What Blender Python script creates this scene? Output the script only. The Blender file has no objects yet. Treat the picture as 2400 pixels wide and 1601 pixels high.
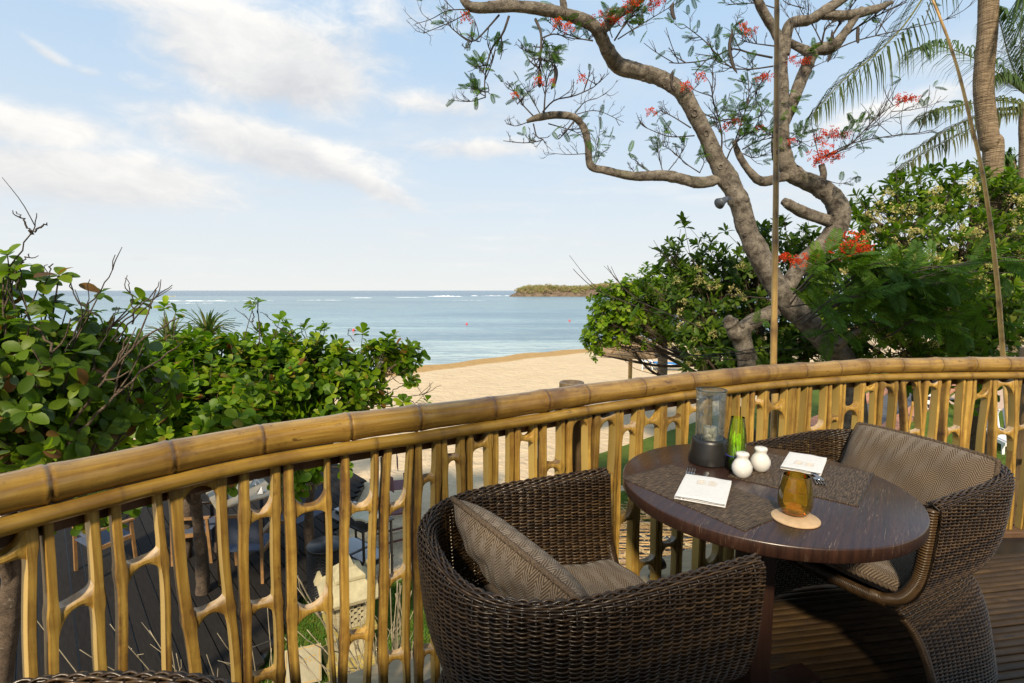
import bpy, math, random
import numpy as np
from mathutils import Vector, Matrix

random.seed(7)
RNG = np.random.default_rng(7)
SC = bpy.context.scene
COL = SC.collection
R = math.radians

# ------------------------------------------------------------------ camera
CZ = 1.35                       # eye height above the terrace floor
FPX = 1200.0                    # 18 mm lens on a 36 mm sensor, 2400 px wide
TH = math.atan((800.5 - 681) / FPX)
CT, ST = math.cos(TH), math.sin(TH)
cam = bpy.data.cameras.new('camera'); cam.lens = 18.0; cam.sensor_width = 36.0
cam.clip_start = 0.05; cam.clip_end = 90000
camo = bpy.data.objects.new('camera', cam); COL.objects.link(camo)
camo.location = (0, 0, CZ); camo.rotation_euler = (math.pi / 2 - TH, 0, 0)
SC.camera = camo

# ------------------------------------------------------------------ light
SUN_EL, SUN_AZ = R(37), math.atan2(-0.22, -0.97)       # behind the viewer, a little to the left
sd = Vector((math.sin(SUN_AZ) * math.cos(SUN_EL), math.cos(SUN_AZ) * math.cos(SUN_EL), math.sin(SUN_EL)))
sl = bpy.data.lights.new('sun', 'SUN'); sl.energy = 5.0; sl.angle = R(4); sl.color = (1.0, 0.85, 0.63)
so = bpy.data.objects.new('sun', sl); COL.objects.link(so)
so.rotation_euler = sd.to_track_quat('Z', 'Y').to_euler(); so.location = (4, -6, 9)

SC.view_settings.view_transform = 'Standard'; SC.view_settings.look = 'None'
SC.view_settings.exposure = 0.36; SC.view_settings.gamma = 1.0; SC.view_settings.use_curve_mapping = False
SC.render.engine = 'CYCLES'
cy = SC.cycles
cy.use_denoising = True
cy.max_bounces = 7; cy.diffuse_bounces = 3; cy.glossy_bounces = 3; cy.transmission_bounces = 6; cy.transparent_max_bounces = 12
cy.caustics_reflective = False; cy.caustics_refractive = False
cy.sample_clamp_indirect = 6


class NT:
    """small helper for node trees"""
    def __init__(s, tree): s.t = tree; s.n = tree.nodes; s.l = tree.links
    def new(s, typ, **kw):
        n = s.n.new(typ)
        for k, v in kw.items():
            if k == 'ins':
                for a, b in v.items(): s.set(n, a, b)
            else: setattr(n, k, v)
        return n
    def set(s, n, a, b):
        if hasattr(b, 'is_output'): s.l.new(b, n.inputs[a])
        else: n.inputs[a].default_value = b
    def math(s, op, a, b=None, c=None, clamp=False):
        n = s.n.new('ShaderNodeMath'); n.operation = op; n.use_clamp = clamp
        for i, x in enumerate((a, b, c)):
            if x is not None: s.set(n, i, x)
        return n.outputs[0]
    def vmath(s, op, a, b=None):
        n = s.n.new('ShaderNodeVectorMath'); n.operation = op
        s.set(n, 0, a)
        if b is not None: s.set(n, 1, b)
        return n.outputs['Value'] if op in ('DOT_PRODUCT', 'LENGTH') else n.outputs[0]
    def mix(s, f, a, b, mode='MIX'):
        n = s.n.new('ShaderNodeMix'); n.data_type = 'RGBA'; n.blend_type = mode
        s.set(n, 0, f); s.set(n, 6, a); s.set(n, 7, b)
        return n.outputs[2]
    def ramp(s, f, stops, interp='LINEAR'):
        n = s.n.new('ShaderNodeValToRGB'); n.color_ramp.interpolation = interp
        e = n.color_ramp.elements
        while len(e) < len(stops): e.new(0.5)
        for i, (p, c) in enumerate(stops):
            e[i].position = p; e[i].color = c if len(c) == 4 else (*c, 1)
        s.set(n, 0, f); return n.outputs[0]
    def maprange(s, v, a, b, c=0.0, d=1.0, smooth=False):
        n = s.n.new('ShaderNodeMapRange'); n.interpolation_type = 'SMOOTHSTEP' if smooth else 'LINEAR'
        s.set(n, 0, v); s.set(n, 1, a); s.set(n, 2, b); s.set(n, 3, c); s.set(n, 4, d)
        return n.outputs[0]
    def noise(s, vec, scale, detail=4.0, rough=0.55, dist=0.0, col=False):
        n = s.n.new('ShaderNodeTexNoise'); s.set(n, 'Scale', scale); s.set(n, 'Detail', detail); s.set(n, 'Roughness', rough); s.set(n, 'Distortion', dist)
        if vec is not None: s.set(n, 'Vector', vec)
        return n.outputs['Color' if col else 'Fac']
    def mapping(s, vec, loc=(0, 0, 0), rot=(0, 0, 0), sc=(1, 1, 1)):
        n = s.n.new('ShaderNodeMapping'); s.set(n, 'Vector', vec); s.set(n, 'Location', loc); s.set(n, 'Rotation', rot); s.set(n, 'Scale', sc)
        return n.outputs[0]


# ------------------------------------------------------------------ sky
W = bpy.data.worlds.new('World'); SC.world = W; W.use_nodes = True
W.cycles.sampling_method = 'MANUAL'; W.cycles.sample_map_resolution = 512
w = NT(W.node_tree); w.n.clear()
sky = w.new('ShaderNodeTexSky', sky_type='NISHITA', sun_disc=False, sun_elevation=SUN_EL, sun_rotation=SUN_AZ)
sky.altitude = 0; sky.air_density = 1.0; sky.dust_density = 1.2; sky.ozone_density = 1.0
gen = w.new('ShaderNodeTexCoord').outputs['Generated']
dirv = w.vmath('NORMALIZE', gen)
sep = w.new('ShaderNodeSeparateXYZ', ins={0: dirv})
dx_, dy_, dz_ = sep.outputs
el = w.math('ARCSINE', dz_)
az = w.math('ARCTAN2', dx_, dy_)
cpl = w.math('ADD', w.math('ABSOLUTE', dz_), 0.10)
pc = w.new('ShaderNodeCombineXYZ', ins={0: w.math('DIVIDE', dx_, cpl), 1: w.math('DIVIDE', dy_, cpl), 2: 0.0}).outputs[0]
nA = w.noise(w.mapping(pc, loc=(3.1, 1.7, 0), sc=(0.75, 1.0, 1)), 1.1, 9, 0.58, 0.25)
nB = w.noise(w.mapping(pc, loc=(7.1, 2.7, 0), sc=(0.8, 1.2, 1)), 3.2, 8, 0.6, 0.2)
aev = w.new('ShaderNodeCombineXYZ', ins={0: az, 1: w.math('MULTIPLY', el, 1.9), 2: 0.0}).outputs[0]
nC = w.noise(w.mapping(aev, loc=(1.3, 0.2, 0)), 4.5, 9, 0.6, 0.6)
nD = w.noise(w.mapping(aev, loc=(5.3, 2.2, 0)), 15.0, 8, 0.62, 0.5)
# cloud banks stand at these bearings (from the shape of the real sky): azimuth, elevation, half-width, half-height, tilt, weight
def sky_at(u, v):
    a_, b_ = (u - 1200) / FPX, (800.5 - v) / FPX; x, y, z = a_, CT + b_ * ST, -ST + b_ * CT
    return math.atan2(x, y), math.atan(z / math.hypot(x, y)), math.hypot(x, y)
BANKS = [(620, 135, 205, 95, -0.05, 1.15), (800, 110, 130, 80, -0.1, 0.55), (470, 10, 380, 45, 0.05, 0.65), (1050, 248, 150, 32, -0.08, 0.6), (640, 350, 250, 56, -0.14, 0.95), (860, 425, 130, 30, -0.42, 0.75),
         (190, 410, 290, 62, 0.0, 0.95), (330, 375, 110, 26, 0.0, 0.6), (50, 295, 200, 52, 0.02, 0.85), (1110, 345, 190, 26, 0.02, 0.65), (120, 130, 60, 16, -0.45, 0.6), (205, 168, 45, 14, 0.0, 0.55), (360, 200, 120, 22, 0.0, 0.4), (2080, 260, 240, 30, 0.12, 0.5), (900, 30, 160, 60, 0, 0.5)]
bank = None; tone = None
for (u0, v0, ru, rv, tl, wt) in BANKS:
    a0, e0, hh = sky_at(u0, v0); ra, re_ = ru / FPX / hh, rv / FPX / hh
    da = w.math('SUBTRACT', az, a0)
    de = w.math('DIVIDE', w.math('SUBTRACT', w.math('SUBTRACT', el, e0), w.math('MULTIPLY', da, tl)), re_)
    q = w.math('ADD', w.math('POWER', w.math('DIVIDE', da, ra), 2.0), w.math('POWER', de, 2.0))
    g = w.math('MULTIPLY', w.math('POWER', 2.718, w.math('MULTIPLY', q, -0.8)), wt)
    tn = w.math('MULTIPLY', g, de)
    bank = g if bank is None else w.math('MAXIMUM', bank, g); tone = tn if tone is None else w.math('ADD', tone, tn)
fluff = w.math('ADD', w.math('MULTIPLY', nC, 0.60), w.math('MULTIPLY', nD, 0.50))
dens = w.math('ADD', bank, w.math('MULTIPLY', w.math('SUBTRACT', fluff, 0.55), 1.5))
cmask = w.maprange(dens, 0.10, 0.72, 0, 1, True)
# the rest of the sky carries the same thin broken cloud
thin = w.math('MULTIPLY', w.maprange(w.math('ADD', nA, w.math('MULTIPLY', nB, 0.25)), 0.60, 0.90, 0, 1, True), 0.55)
cmask = w.math('MAXIMUM', cmask, thin)
shade = w.math('ADD', w.math('MULTIPLY', tone, 0.45), w.math('ADD', w.math('MULTIPLY', nC, 0.9), w.math('MULTIPLY', nD, 0.7)))
shade = w.maprange(shade, 0.42, 1.08)
ccol = w.mix(shade, (6.5, 6.55, 6.75, 1), (9.7, 9.45, 9.0, 1))
veil = w.maprange(el, 0.0, 0.55, 1.0, 0.0)
veil = w.math('POWER', veil, 1.45)
skyc = w.mix(0.82, sky.outputs[0], (4.8, 6.9, 9.3, 1))
skyc = w.mix(w.math('MULTIPLY', veil, 0.93), skyc, (8.3, 8.35, 8.05, 1))
skyc = w.mix(w.math('MULTIPLY', cmask, 0.92), skyc, ccol)
bg = w.new('ShaderNodeBackground', ins={'Color': skyc, 'Strength': 0.085})
wo = w.new('ShaderNodeOutputWorld'); w.l.new(bg.outputs[0], wo.inputs[0])


# ------------------------------------------------------------------ picking points of the place
def ray(u, v):
    a = (u - 1200) / FPX; b = (800.5 - v) / FPX
    return np.array([a, CT + b * ST, -ST + b * CT])
def P(u, v, Y):
    d = ray(u, v); return np.array([0, 0, CZ]) + d * (Y / d[1])
def Pz(u, v, z):
    d = ray(u, v); return np.array([0, 0, CZ]) + d * ((z - CZ) / d[2])
def proj(p):
    p = np.asarray(p, float); q = p - np.array([0, 0, CZ])
    yc = q[..., 1] * CT - q[..., 2] * ST; zc = q[..., 1] * ST + q[..., 2] * CT
    return 1200 + FPX * q[..., 0] / yc, 800.5 - FPX * zc / yc, yc


# ------------------------------------------------------------------ mesh helpers
class MB:
    def __init__(s): s.v = []; s.f = []; s.n = 0; s.tint = []
    def add(s, v, f, tint=None):
        v = np.asarray(v, float).reshape(-1, 3)
        s.v.append(v); off = s.n
        for q in f: s.f.append(tuple(i + off for i in q))
        s.n += len(v)
        if tint is not None: s.tint.append(np.tile(np.asarray(tint, float), (len(v), 1)) if np.ndim(tint) == 1 else np.asarray(tint, float))
        return s
    def box(s, c, size, rot=None, tint=None):
        x, y, z = np.asarray(size) / 2.0
        v = np.array([[-x, -y, -z], [x, -y, -z], [x, y, -z], [-x, y, -z], [-x, -y, z], [x, -y, z], [x, y, z], [-x, y, z]])
        if rot is not None: v = v @ np.asarray(rot).T
        s.add(v + np.asarray(c), [(0, 3, 2, 1), (4, 5, 6, 7), (0, 1, 5, 4), (1, 2, 6, 5), (2, 3, 7, 6), (3, 0, 4, 7)], tint); return s
    def tube(s, pts, rad, sides=8, cap=True, tint=None, twist=0):
        pts = np.asarray(pts, float); n = len(pts)
        rad = np.broadcast_to(np.asarray(rad, float), (n,))
        T = np.gradient(pts, axis=0); T /= np.linalg.norm(T, axis=1)[:, None] + 1e-12
        ref = np.array([0, 0, 1.0]) if abs(T[0][2]) < 0.9 else np.array([1.0, 0, 0])
        N = np.zeros_like(pts); a = np.cross(T[0], ref); a /= np.linalg.norm(a); N[0] = a
        for i in range(1, n):
            b = N[i - 1] - T[i] * np.dot(N[i - 1], T[i]); N[i] = b / (np.linalg.norm(b) + 1e-12)
        B = np.cross(T, N)
        ang = np.linspace(0, 2 * np.pi, sides, endpoint=False)
        v = pts[:, None, :] + rad[:, None, None] * (np.cos(ang)[None, :, None] * N[:, None, :] + np.sin(ang)[None, :, None] * B[:, None, :])
        f = []
        for i in range(n - 1):
            for j in range(sides):
                k = (j + 1) % sides
                f.append((i * sides + j, i * sides + k, (i + 1) * sides + k, (i + 1) * sides + j))
        if cap:
            f.append(tuple(range(sides))[::-1]); f.append(tuple((n - 1) * sides + j for j in range(sides)))
        if tint is not None and np.ndim(tint) == 2: tint = np.repeat(tint, sides, axis=0)
        s.add(v.reshape(-1, 3), f, tint); return s
    def lathe(s, prof, c=(0, 0, 0), sides=32, tint=None):
        prof = np.asarray(prof, float); n = len(prof)
        ang = np.linspace(0, 2 * np.pi, sides, endpoint=False)
        v = np.stack([prof[:, 0][:, None] * np.cos(ang), prof[:, 0][:, None] * np.sin(ang), np.repeat(prof[:, 1][:, None], sides, 1)], -1)
        f = [(i * sides + j, i * sides + (j + 1) % sides, (i + 1) * sides + (j + 1) % sides, (i + 1) * sides + j) for i in range(n - 1) for j in range(sides)]
        s.add(v.reshape(-1, 3) + np.asarray(c), f, tint); return s
    def mesh(s, name, mat, smooth=True, org=None):
        v = np.concatenate(s.v) if s.v else np.zeros((0, 3))
        if org is not None: v = v - np.asarray(org)
        m = bpy.data.meshes.new(name); m.from_pydata(v.tolist(), [], s.f); m.update()
        if smooth: m.shade_smooth()
        if mat is not None: m.materials.append(mat)
        if s.tint:
            a = m.attributes.new('tint', 'FLOAT_COLOR', 'POINT'); t = np.concatenate(s.tint)
            if t.shape[1] == 3: t = np.c_[t, np.ones(len(t))]
            a.data.foreach_set('color', t.astype(np.float32).ravel())
        return m
    def build(s, name, mat, parent=None, smooth=True, org=None):
        if parent is not None and org is None: org = parent.get('_org')
        return link(name, s.mesh(name, mat, smooth, org), parent)


def link(name, mesh, parent=None):
    o = bpy.data.objects.new(name, mesh); COL.objects.link(o)
    if parent is not None: o.parent = parent
    return o
def thing(name, label, cat, loc=(0, 0, 0), rz=0.0, group=None, world=True):
    """an Empty at the base of a thing; with world=True its parts are given in world coordinates"""
    o = link(name, None); o.location = loc; o.rotation_euler = (0, 0, rz); o.empty_display_size = 0.1
    if world: o['_org'] = [float(x) for x in loc]
    return tag(o, label, cat, group)
def tag(o, label=None, cat=None, group=None, kind=None):
    if label: o['label'] = label
    if cat: o['category'] = cat
    if group: o['group'] = group
    if kind: o['kind'] = kind
    return o
def struct(o): o['kind'] = 'structure'; return o
def stuff(o): o['kind'] = 'stuff'; return o
def copy_tree(o, parent=None):
    c = o.copy(); COL.objects.link(c); c.parent = parent
    for ch in list(o.children): copy_tree(ch, c)
    return c
def finish(o, width=0.003, seg=2):
    b = o.modifiers.new('bevel', 'BEVEL'); b.width = width; b.segments = seg; b.limit_method = 'ANGLE'; b.angle_limit = R(40)
    return o
def spline(pts, n, k=None):
    """Catmull-Rom through points, n samples; k: matching values to interpolate"""
    p = np.asarray(pts, float)
    q = np.vstack([2 * p[0] - p[1], p, 2 * p[-1] - p[-2]])
    t = np.linspace(0, len(p) - 1 - 1e-9, n); i = t.astype(int); f = (t - i)[:, None]
    a, b, c, d = q[i], q[i + 1], q[i + 2], q[i + 3]
    return 0.5 * (2 * b + (c - a) * f + (2 * a - 5 * b + 4 * c - d) * f ** 2 + (3 * b - a - 3 * c + d) * f ** 3)
def rotz(a): c, s = math.cos(a), math.sin(a); return np.array([[c, -s, 0], [s, c, 0], [0, 0, 1.0]])
def unit(v): v = np.asarray(v, float); return v / (np.linalg.norm(v, axis=-1, keepdims=True) + 1e-12)


# ------------------------------------------------------------------ materials
def newmat(name):
    m = bpy.data.materials.new(name); m.use_nodes = True
    t = NT(m.node_tree); b = t.n['Principled BSDF']
    return m, t, b
def setp(t, b, **kw):
    names = dict(col='Base Color', rough='Roughness', metal='Metallic', spec='Specular IOR Level', normal='Normal', coat='Coat Weight', coatr='Coat Roughness', sheen='Sheen Weight', trans='Transmission Weight', ior='IOR', sss='Subsurface Weight')
    for k, v in kw.items():
        if isinstance(v, tuple) and len(v) == 3: v = (*v, 1)
        t.set(b, names[k], v)
def bump(t, h, strength=0.3, dist=0.01):
    return t.new('ShaderNodeBump', ins={'Height': h, 'Strength': strength, 'Distance': dist}).outputs[0]
def simple(name, col, rough=0.5, var=0.25, scale=12.0, spec=0.5, bmp=0.0, metal=0.0, detail=5, stretch=(1, 1, 1)):
    m, t, b = newmat(name)
    co = t.new('ShaderNodeTexCoord').outputs['Object']
    rnd = t.new('ShaderNodeObjectInfo').outputs['Random']
    vec = t.mapping(co, sc=stretch)
    n = t.noise(vec, scale, detail, 0.6)
    f = t.math('ADD', t.maprange(n, 0.3, 0.7, 1 - var, 1 + var), t.math('MULTIPLY', t.math('SUBTRACT', rnd, 0.5), var * 0.9))
    c = t.mix(1.0, (*col, 1), t.new('ShaderNodeCombineXYZ', ins={0: f, 1: f, 2: f}).outputs[0], 'MULTIPLY')
    setp(t, b, col=c, rough=rough, spec=spec, metal=metal)
    if bmp: setp(t, b, normal=bump(t, n, bmp, 0.01))
    return m

def bamboo_mat(name, c1, c2, dark, along, rough=0.33, spots=1.0, coat=0.15, follow=False):
    """split and whole bamboo: streaks along the grain, brown blotches; the tint attribute marks nodes and char"""
    m, t, b = newmat(name)
    co = t.new('ShaderNodeTexCoord').outputs['Object']
    rnd = t.new('ShaderNodeObjectInfo').outputs['Random']
    if follow: co = t.new('ShaderNodeAttribute', attribute_name='grain').outputs['Vector']     # distance along and around the culm
    sh = t.new('ShaderNodeCombineXYZ', ins={0: t.math('MULTIPLY', rnd, 17.0), 1: t.math('MULTIPLY', rnd, 5.0), 2: 0.0}).outputs[0]
    co2 = t.vmath('ADD', co, sh)
    st = [60, 60, 60]; st[along] = 3.0
    streak = t.noise(t.mapping(co2, sc=tuple(st)), 1.6, 4, 0.6)
    blot = t.noise(co2, 7.0, 5, 0.6, 0.4)
    st2 = [45, 45, 45]; st2[along] = 14
    speck = t.noise(t.mapping(co2, sc=tuple(st2)), 1.0, 3, 0.7)
    c = t.mix(t.maprange(streak, 0.35, 0.65), (*c1, 1), (*c2, 1))
    c = t.mix(t.maprange(blot, 0.46, 0.70, 0, 0.75), c, (c2[0] * 0.50, c2[1] * 0.40, c2[2] * 0.28, 1))
    mk = t.math('MULTIPLY', t.maprange(speck, 0.60, 0.66), t.maprange(t.noise(co2, 3.3, 3), 0.44, 0.62))
    c = t.mix(t.math('MULTIPLY', mk, 0.85 * spots), c, (*dark, 1))
    scr = t.noise(t.mapping(co2, sc=tuple(q * 0.5 for q in st2)), 2.2, 2, 0.5, 2.0)
    c = t.mix(t.math('MULTIPLY', t.math('MULTIPLY', t.maprange(t.math('ABSOLUTE', t.math('SUBTRACT', scr, 0.5)), 0.0, 0.016, 1, 0), t.maprange(t.noise(co2, 5.5, 2), 0.54, 0.60)), 0.6 * spots), c, (*dark, 1))
    at = t.new('ShaderNodeAttribute', attribute_name='tint')
    sp = t.new('ShaderNodeSeparateColor', ins={0: at.outputs['Color']})
    edge = t.math('MULTIPLY', sp.outputs[0], t.maprange(t.noise(co2, 40, 3), 0.25, 0.6, 0.55, 1.0))
    c = t.mix(edge, c, (*dark, 1))
    c = t.mix(t.math('MULTIPLY', sp.outputs[1], t.maprange(t.noise(co2, 55, 3), 0.35, 0.6, 0.3, 1.0)), c, (0.46, 0.36, 0.25, 1))
    c = t.mix(t.math('MULTIPLY', sp.outputs[2], 0.75), c, t.mix(streak, (c1[0] * 0.62, c1[1] * 0.68, c1[2] * 0.9, 1), (c1[0] * 0.95, c1[1] * 1.05, c1[2] * 1.3, 1)))
    vv = t.maprange(rnd, 0, 1, 0.66, 1.22)
    c = t.mix(1.0, c, t.new('ShaderNodeCombineXYZ', ins={0: vv, 1: vv, 2: vv}).outputs[0], 'MULTIPLY')
    h = t.math('ADD', t.math('MULTIPLY', streak, 0.5), t.math('MULTIPLY', speck, -0.4))
    setp(t, b, col=c, rough=t.maprange(blot, 0.3, 0.7, rough - 0.08, rough + 0.12), normal=bump(t, h, 0.25, 0.004), coat=coat, coatr=0.14)
    return m

M = {}
M['rail'] = bamboo_mat('handrail bamboo', (0.450, 0.278, 0.058), (0.280, 0.152, 0.030), (0.07, 0.028, 0.012), 0, 0.30, 1.0, 0.40, True)
M['rail2'] = bamboo_mat('thin rail bamboo', (0.475, 0.300, 0.054), (0.335, 0.190, 0.030), (0.09, 0.04, 0.015), 0, 0.36, 0.7, 0.2, True)
M['slice'] = bamboo_mat('split bamboo', (0.500, 0.320, 0.068), (0.290, 0.160, 0.028), (0.055, 0.025, 0.012), 2, 0.42, 0.6, 0.08)
M['pole'] = bamboo_mat('pole bamboo', (0.56, 0.38, 0.13), (0.42, 0.26, 0.08), (0.08, 0.04, 0.02), 2, 0.4)
M['stump'] = bamboo_mat('grey bamboo', (0.2125, 0.1445, 0.07225), (0.1445, 0.0935, 0.0425), (0.0425, 0.0255, 0.01275), 2, 0.5)
M['floor'] = bamboo_mat('floor bamboo', (0.062, 0.034, 0.009), (0.034, 0.018, 0.005), (0.015, 0.008, 0.004), 0, 0.55, 1.0, 0.0)
M['beam'] = simple('dark beam', (0.10, 0.055, 0.028), 0.55, 0.35, 9, bmp=0.2, stretch=(1, 6, 6))
M['ledge'] = simple('pale timber ledge', (0.336, 0.248, 0.136), 0.65, 0.25, 6, bmp=0.15, stretch=(1, 8, 8))

def wicker_mat():
    m, t, b = newmat('brown wicker')
    co = t.new('ShaderNodeTexCoord').outputs['Object']
    rnd = t.new('ShaderNodeObjectInfo').outputs['Random']
    n = t.noise(co, 55, 3)
    n2 = t.noise(co, 260, 2)
    f = t.math('ADD', t.math('MULTIPLY', n, 0.8), t.math('MULTIPLY', rnd, 0.5))
    c = t.ramp(f, [(0.25, (0.011, 0.0062, 0.0026)), (0.6, (0.030, 0.0165, 0.0068)), (0.95, (0.074, 0.043, 0.018))])
    setp(t, b, col=c, rough=t.maprange(n2, 0.3, 0.7, 0.26, 0.42), spec=0.55)
    return m
M['wicker'] = wicker_mat()
M['stake'] = simple('dark stake', (0.012, 0.007, 0.004), 0.4, 0.3, 30)

def fabric_mat():
    m, t, b = newmat('taupe herringbone')
    uv = t.new('ShaderNodeUVMap').outputs[0]
    s = t.new('ShaderNodeSeparateXYZ', ins={0: uv})
    wob = t.math('MULTIPLY', t.math('SUBTRACT', t.noise(uv, 60, 2), 0.5), 0.0022)
    u = t.math('ADD', s.outputs[0], wob)
    tri = t.math('PINGPONG', u, 0.0205)
    ph = t.math('ADD', s.outputs[1], t.math('MULTIPLY', tri, 1.25))
    ph = t.math('ADD', ph, wob)
    st = t.math('SINE', t.math('MULTIPLY', ph, 2 * math.pi / 0.0086))
    yarn = t.noise(t.mapping(uv, sc=(1, 1, 1)), 420, 2, 0.7)
    big = t.noise(uv, 9, 3)
    f = t.math('ADD', t.math('MULTIPLY', st, 0.36), t.math('ADD', t.math('MULTIPLY', t.math('SUBTRACT', yarn, 0.5), 1.3), 0.5))
    c = t.ramp(f, [(0.05, (0.026, 0.018, 0.011)), (0.5, (0.098, 0.070, 0.046)), (0.95, (0.225, 0.168, 0.115))])
    c = t.mix(t.maprange(big, 0.35, 0.65, 0.0, 0.22), c, (0.10, 0.075, 0.055, 1))
    h = t.math('ADD', t.math('MULTIPLY', st, 0.5), t.math('MULTIPLY', yarn, 0.6))
    setp(t, b, col=c, rough=0.9, spec=0.15, sheen=0.12, normal=bump(t, h, 0.7, 0.003))
    return m
M['fabric'] = fabric_mat()
M['piping'] = simple('piping cord', (0.105, 0.076, 0.052), 0.9, 0.5, 260, 0.15, 0.5)

def table_mat():
    m, t, b = newmat('dark table veneer')
    co = t.new('ShaderNodeTexCoord').outputs['Object']
    v = t.mapping(co, rot=(0, 0, R(-52)))
    g1 = t.noise(t.mapping(v, sc=(4, 95, 4)), 1.0, 5, 0.6, 0.1)
    g2 = t.noise(t.mapping(v, sc=(22, 210, 20)), 1.0, 3, 0.65)
    fl = t.noise(t.mapping(v, loc=(3, 1, 0), sc=(20, 520, 30)), 1.0, 2, 0.5)
    gate = t.noise(t.mapping(v, sc=(5, 30, 5)), 1.0, 3, 0.6)
    c = t.ramp(g1, [(0.28, (0.017, 0.0075, 0.0052)), (0.5, (0.032, 0.0140, 0.0090)), (0.72, (0.050, 0.0215, 0.0125))])
    c = t.mix(t.maprange(g2, 0.5, 0.75, 0, 0.45), c, (0.020, 0.008, 0.006, 1))
    flm = t.math('MULTIPLY', t.maprange(fl, 0.635, 0.68), t.maprange(gate, 0.44, 0.62))
    c = t.mix(t.math('MULTIPLY', flm, 0.40), c, (0.34, 0.26, 0.17, 1))
    setp(t, b, col=c, rough=t.maprange(g2, 0.3, 0.7, 0.30, 0.44), spec=0.45, coat=0.30, coatr=0.22, normal=bump(t, t.math('SUBTRACT', g2, flm), 0.12, 0.002))
    return m
M['table'] = table_mat()
M['column'] = simple('dark column wood', (0.030, 0.013, 0.008), 0.42, 0.4, 6, bmp=0.15, stretch=(10, 10, 1))

def mat_placemat():
    m, t, b = newmat('woven placemat')
    co = t.new('ShaderNodeTexCoord').outputs['Object']
    s = t.new('ShaderNodeSeparateXYZ', ins={0: co})
    a = t.math('SINE', t.math('MULTIPLY', s.outputs[0], 2 * math.pi / 0.0052))
    c2 = t.math('SINE', t.math('MULTIPLY', s.outputs[1], 2 * math.pi / 0.0060))
    ch = t.math('MULTIPLY', a, c2)
    th = t.noise(t.mapping(co, sc=(30, 300, 1)), 1.0, 2, 0.6)
    th2 = t.noise(t.mapping(co, sc=(300, 40, 1)), 1.0, 2, 0.6)
    f = t.math('ADD', t.math('MULTIPLY', ch, 0.25), t.math('ADD', t.math('MULTIPLY', t.math('SUBTRACT', th, 0.5), 2.2), t.math('ADD', 0.45, t.math('MULTIPLY', t.math('SUBTRACT', th2, 0.5), 0.8))))
    c = t.ramp(f, [(0.1, (0.018, 0.013, 0.009)), (0.5, (0.066, 0.044, 0.028)), (0.9, (0.155, 0.110, 0.070))])
    setp(t, b, col=c, rough=0.6, spec=0.3, normal=bump(t, f, 0.5, 0.002))
    return m
M['placemat'] = mat_placemat()
M['placemat_edge'] = simple('placemat stitching', (0.035, 0.026, 0.02), 0.7, 0.3, 60)
M['napkin'] = simple('white linen', (0.624, 0.624, 0.624), 0.85, 0.04, 90, 0.2, 0.15)
M['thread'] = simple('peach thread', (0.60, 0.52, 0.42), 0.8, 0.1, 90)
M['steel'] = simple('cutlery steel', (0.55, 0.55, 0.56), 0.22, 0.1, 20, metal=1.0)
M['ceramic'] = simple('white glazed ceramic', (0.6084, 0.5967, 0.5694), 0.12, 0.02, 8, 0.6)
M['hole'] = simple('pierced hole', (0.02, 0.02, 0.02), 0.8, 0.1)
M['wax'] = simple('candle wax', (0.64, 0.608, 0.528), 0.5, 0.05, 20)
M['wick'] = simple('wick', (0.03, 0.025, 0.02), 0.9)
M['black'] = simple('black lacquered wood', (0.014, 0.013, 0.013), 0.38, 0.3, 14, bmp=0.05)
M['cork'] = simple('pale cork coaster', (0.435, 0.3, 0.1725), 0.7, 0.15, 45)
M['stem'] = simple('green stems', (0.34, 0.55, 0.03), 0.5, 0.4, 30)
M['mint'] = simple('mint leaf', (0.16, 0.30, 0.05), 0.5, 0.3, 30)
M['blue_glass'] = simple('blue trail', (0.03, 0.03, 0.22), 0.2, 0.1)

def glass_mat(name, col, rough=0.03, crackle=0.0, milk=0.0):
    """thin drinking glass: tinted see-through wall with a Fresnel sheen"""
    m = bpy.data.materials.new(name); m.use_nodes = True; t = NT(m.node_tree); t.n.clear()
    co = t.new('ShaderNodeTexCoord').outputs['Object']
    nrm = None
    if crackle:
        vo = t.new('ShaderNodeTexVoronoi', feature='DISTANCE_TO_EDGE'); t.set(vo, 'Vector', t.vmath('ADD', co, t.noise(co, 18, 3, col=True))); t.set(vo, 'Scale', 26.0)
        h = t.math('ADD', t.maprange(vo.outputs['Distance'], 0.0, 0.06), t.math('MULTIPLY', t.noise(co, 40, 4), 1.2))
        nrm = bump(t, h, crackle, 0.006)
    else:
        nrm = bump(t, t.noise(co, 14, 2), 0.05, 0.01)
    tr = t.new('ShaderNodeBsdfTransparent', ins={'Color': (*col, 1)})
    if crackle:
        tc = t.mix(t.maprange(t.noise(co, 30, 5, 0.7), 0.42, 0.62), (*col, 1), (col[0] * 0.78, col[1] * 0.80, col[2] * 0.72, 1))
        t.set(tr, 'Color', tc)
    gl = t.new('ShaderNodeBsdfGlossy', ins={'Color': (1, 1, 1, 1), 'Roughness': rough, 'Normal': nrm})
    fr = t.new('ShaderNodeFresnel', ins={'IOR': 1.5, 'Normal': nrm})
    body = tr.outputs[0]
    if milk:
        tl_ = t.new('ShaderNodeBsdfDiffuse', ins={'Color': (col[0] * 0.7, col[1] * 0.62, col[2], 1)}); m0 = t.new('ShaderNodeMixShader', ins={0: milk}); t.l.new(body, m0.inputs[1]); t.l.new(tl_.outputs[0], m0.inputs[2]); body = m0.outputs[0]
    mx = t.new('ShaderNodeMixShader', ins={0: fr.outputs[0]}); t.l.new(body, mx.inputs[1]); t.l.new(gl.outputs[0], mx.inputs[2])
    out = t.new('ShaderNodeOutputMaterial'); t.l.new(mx.outputs[0], out.inputs[0])
    return m
M['clear'] = glass_mat('crackled clear glass', (0.95, 0.975, 0.95), 0.05, 0.9)
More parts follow.
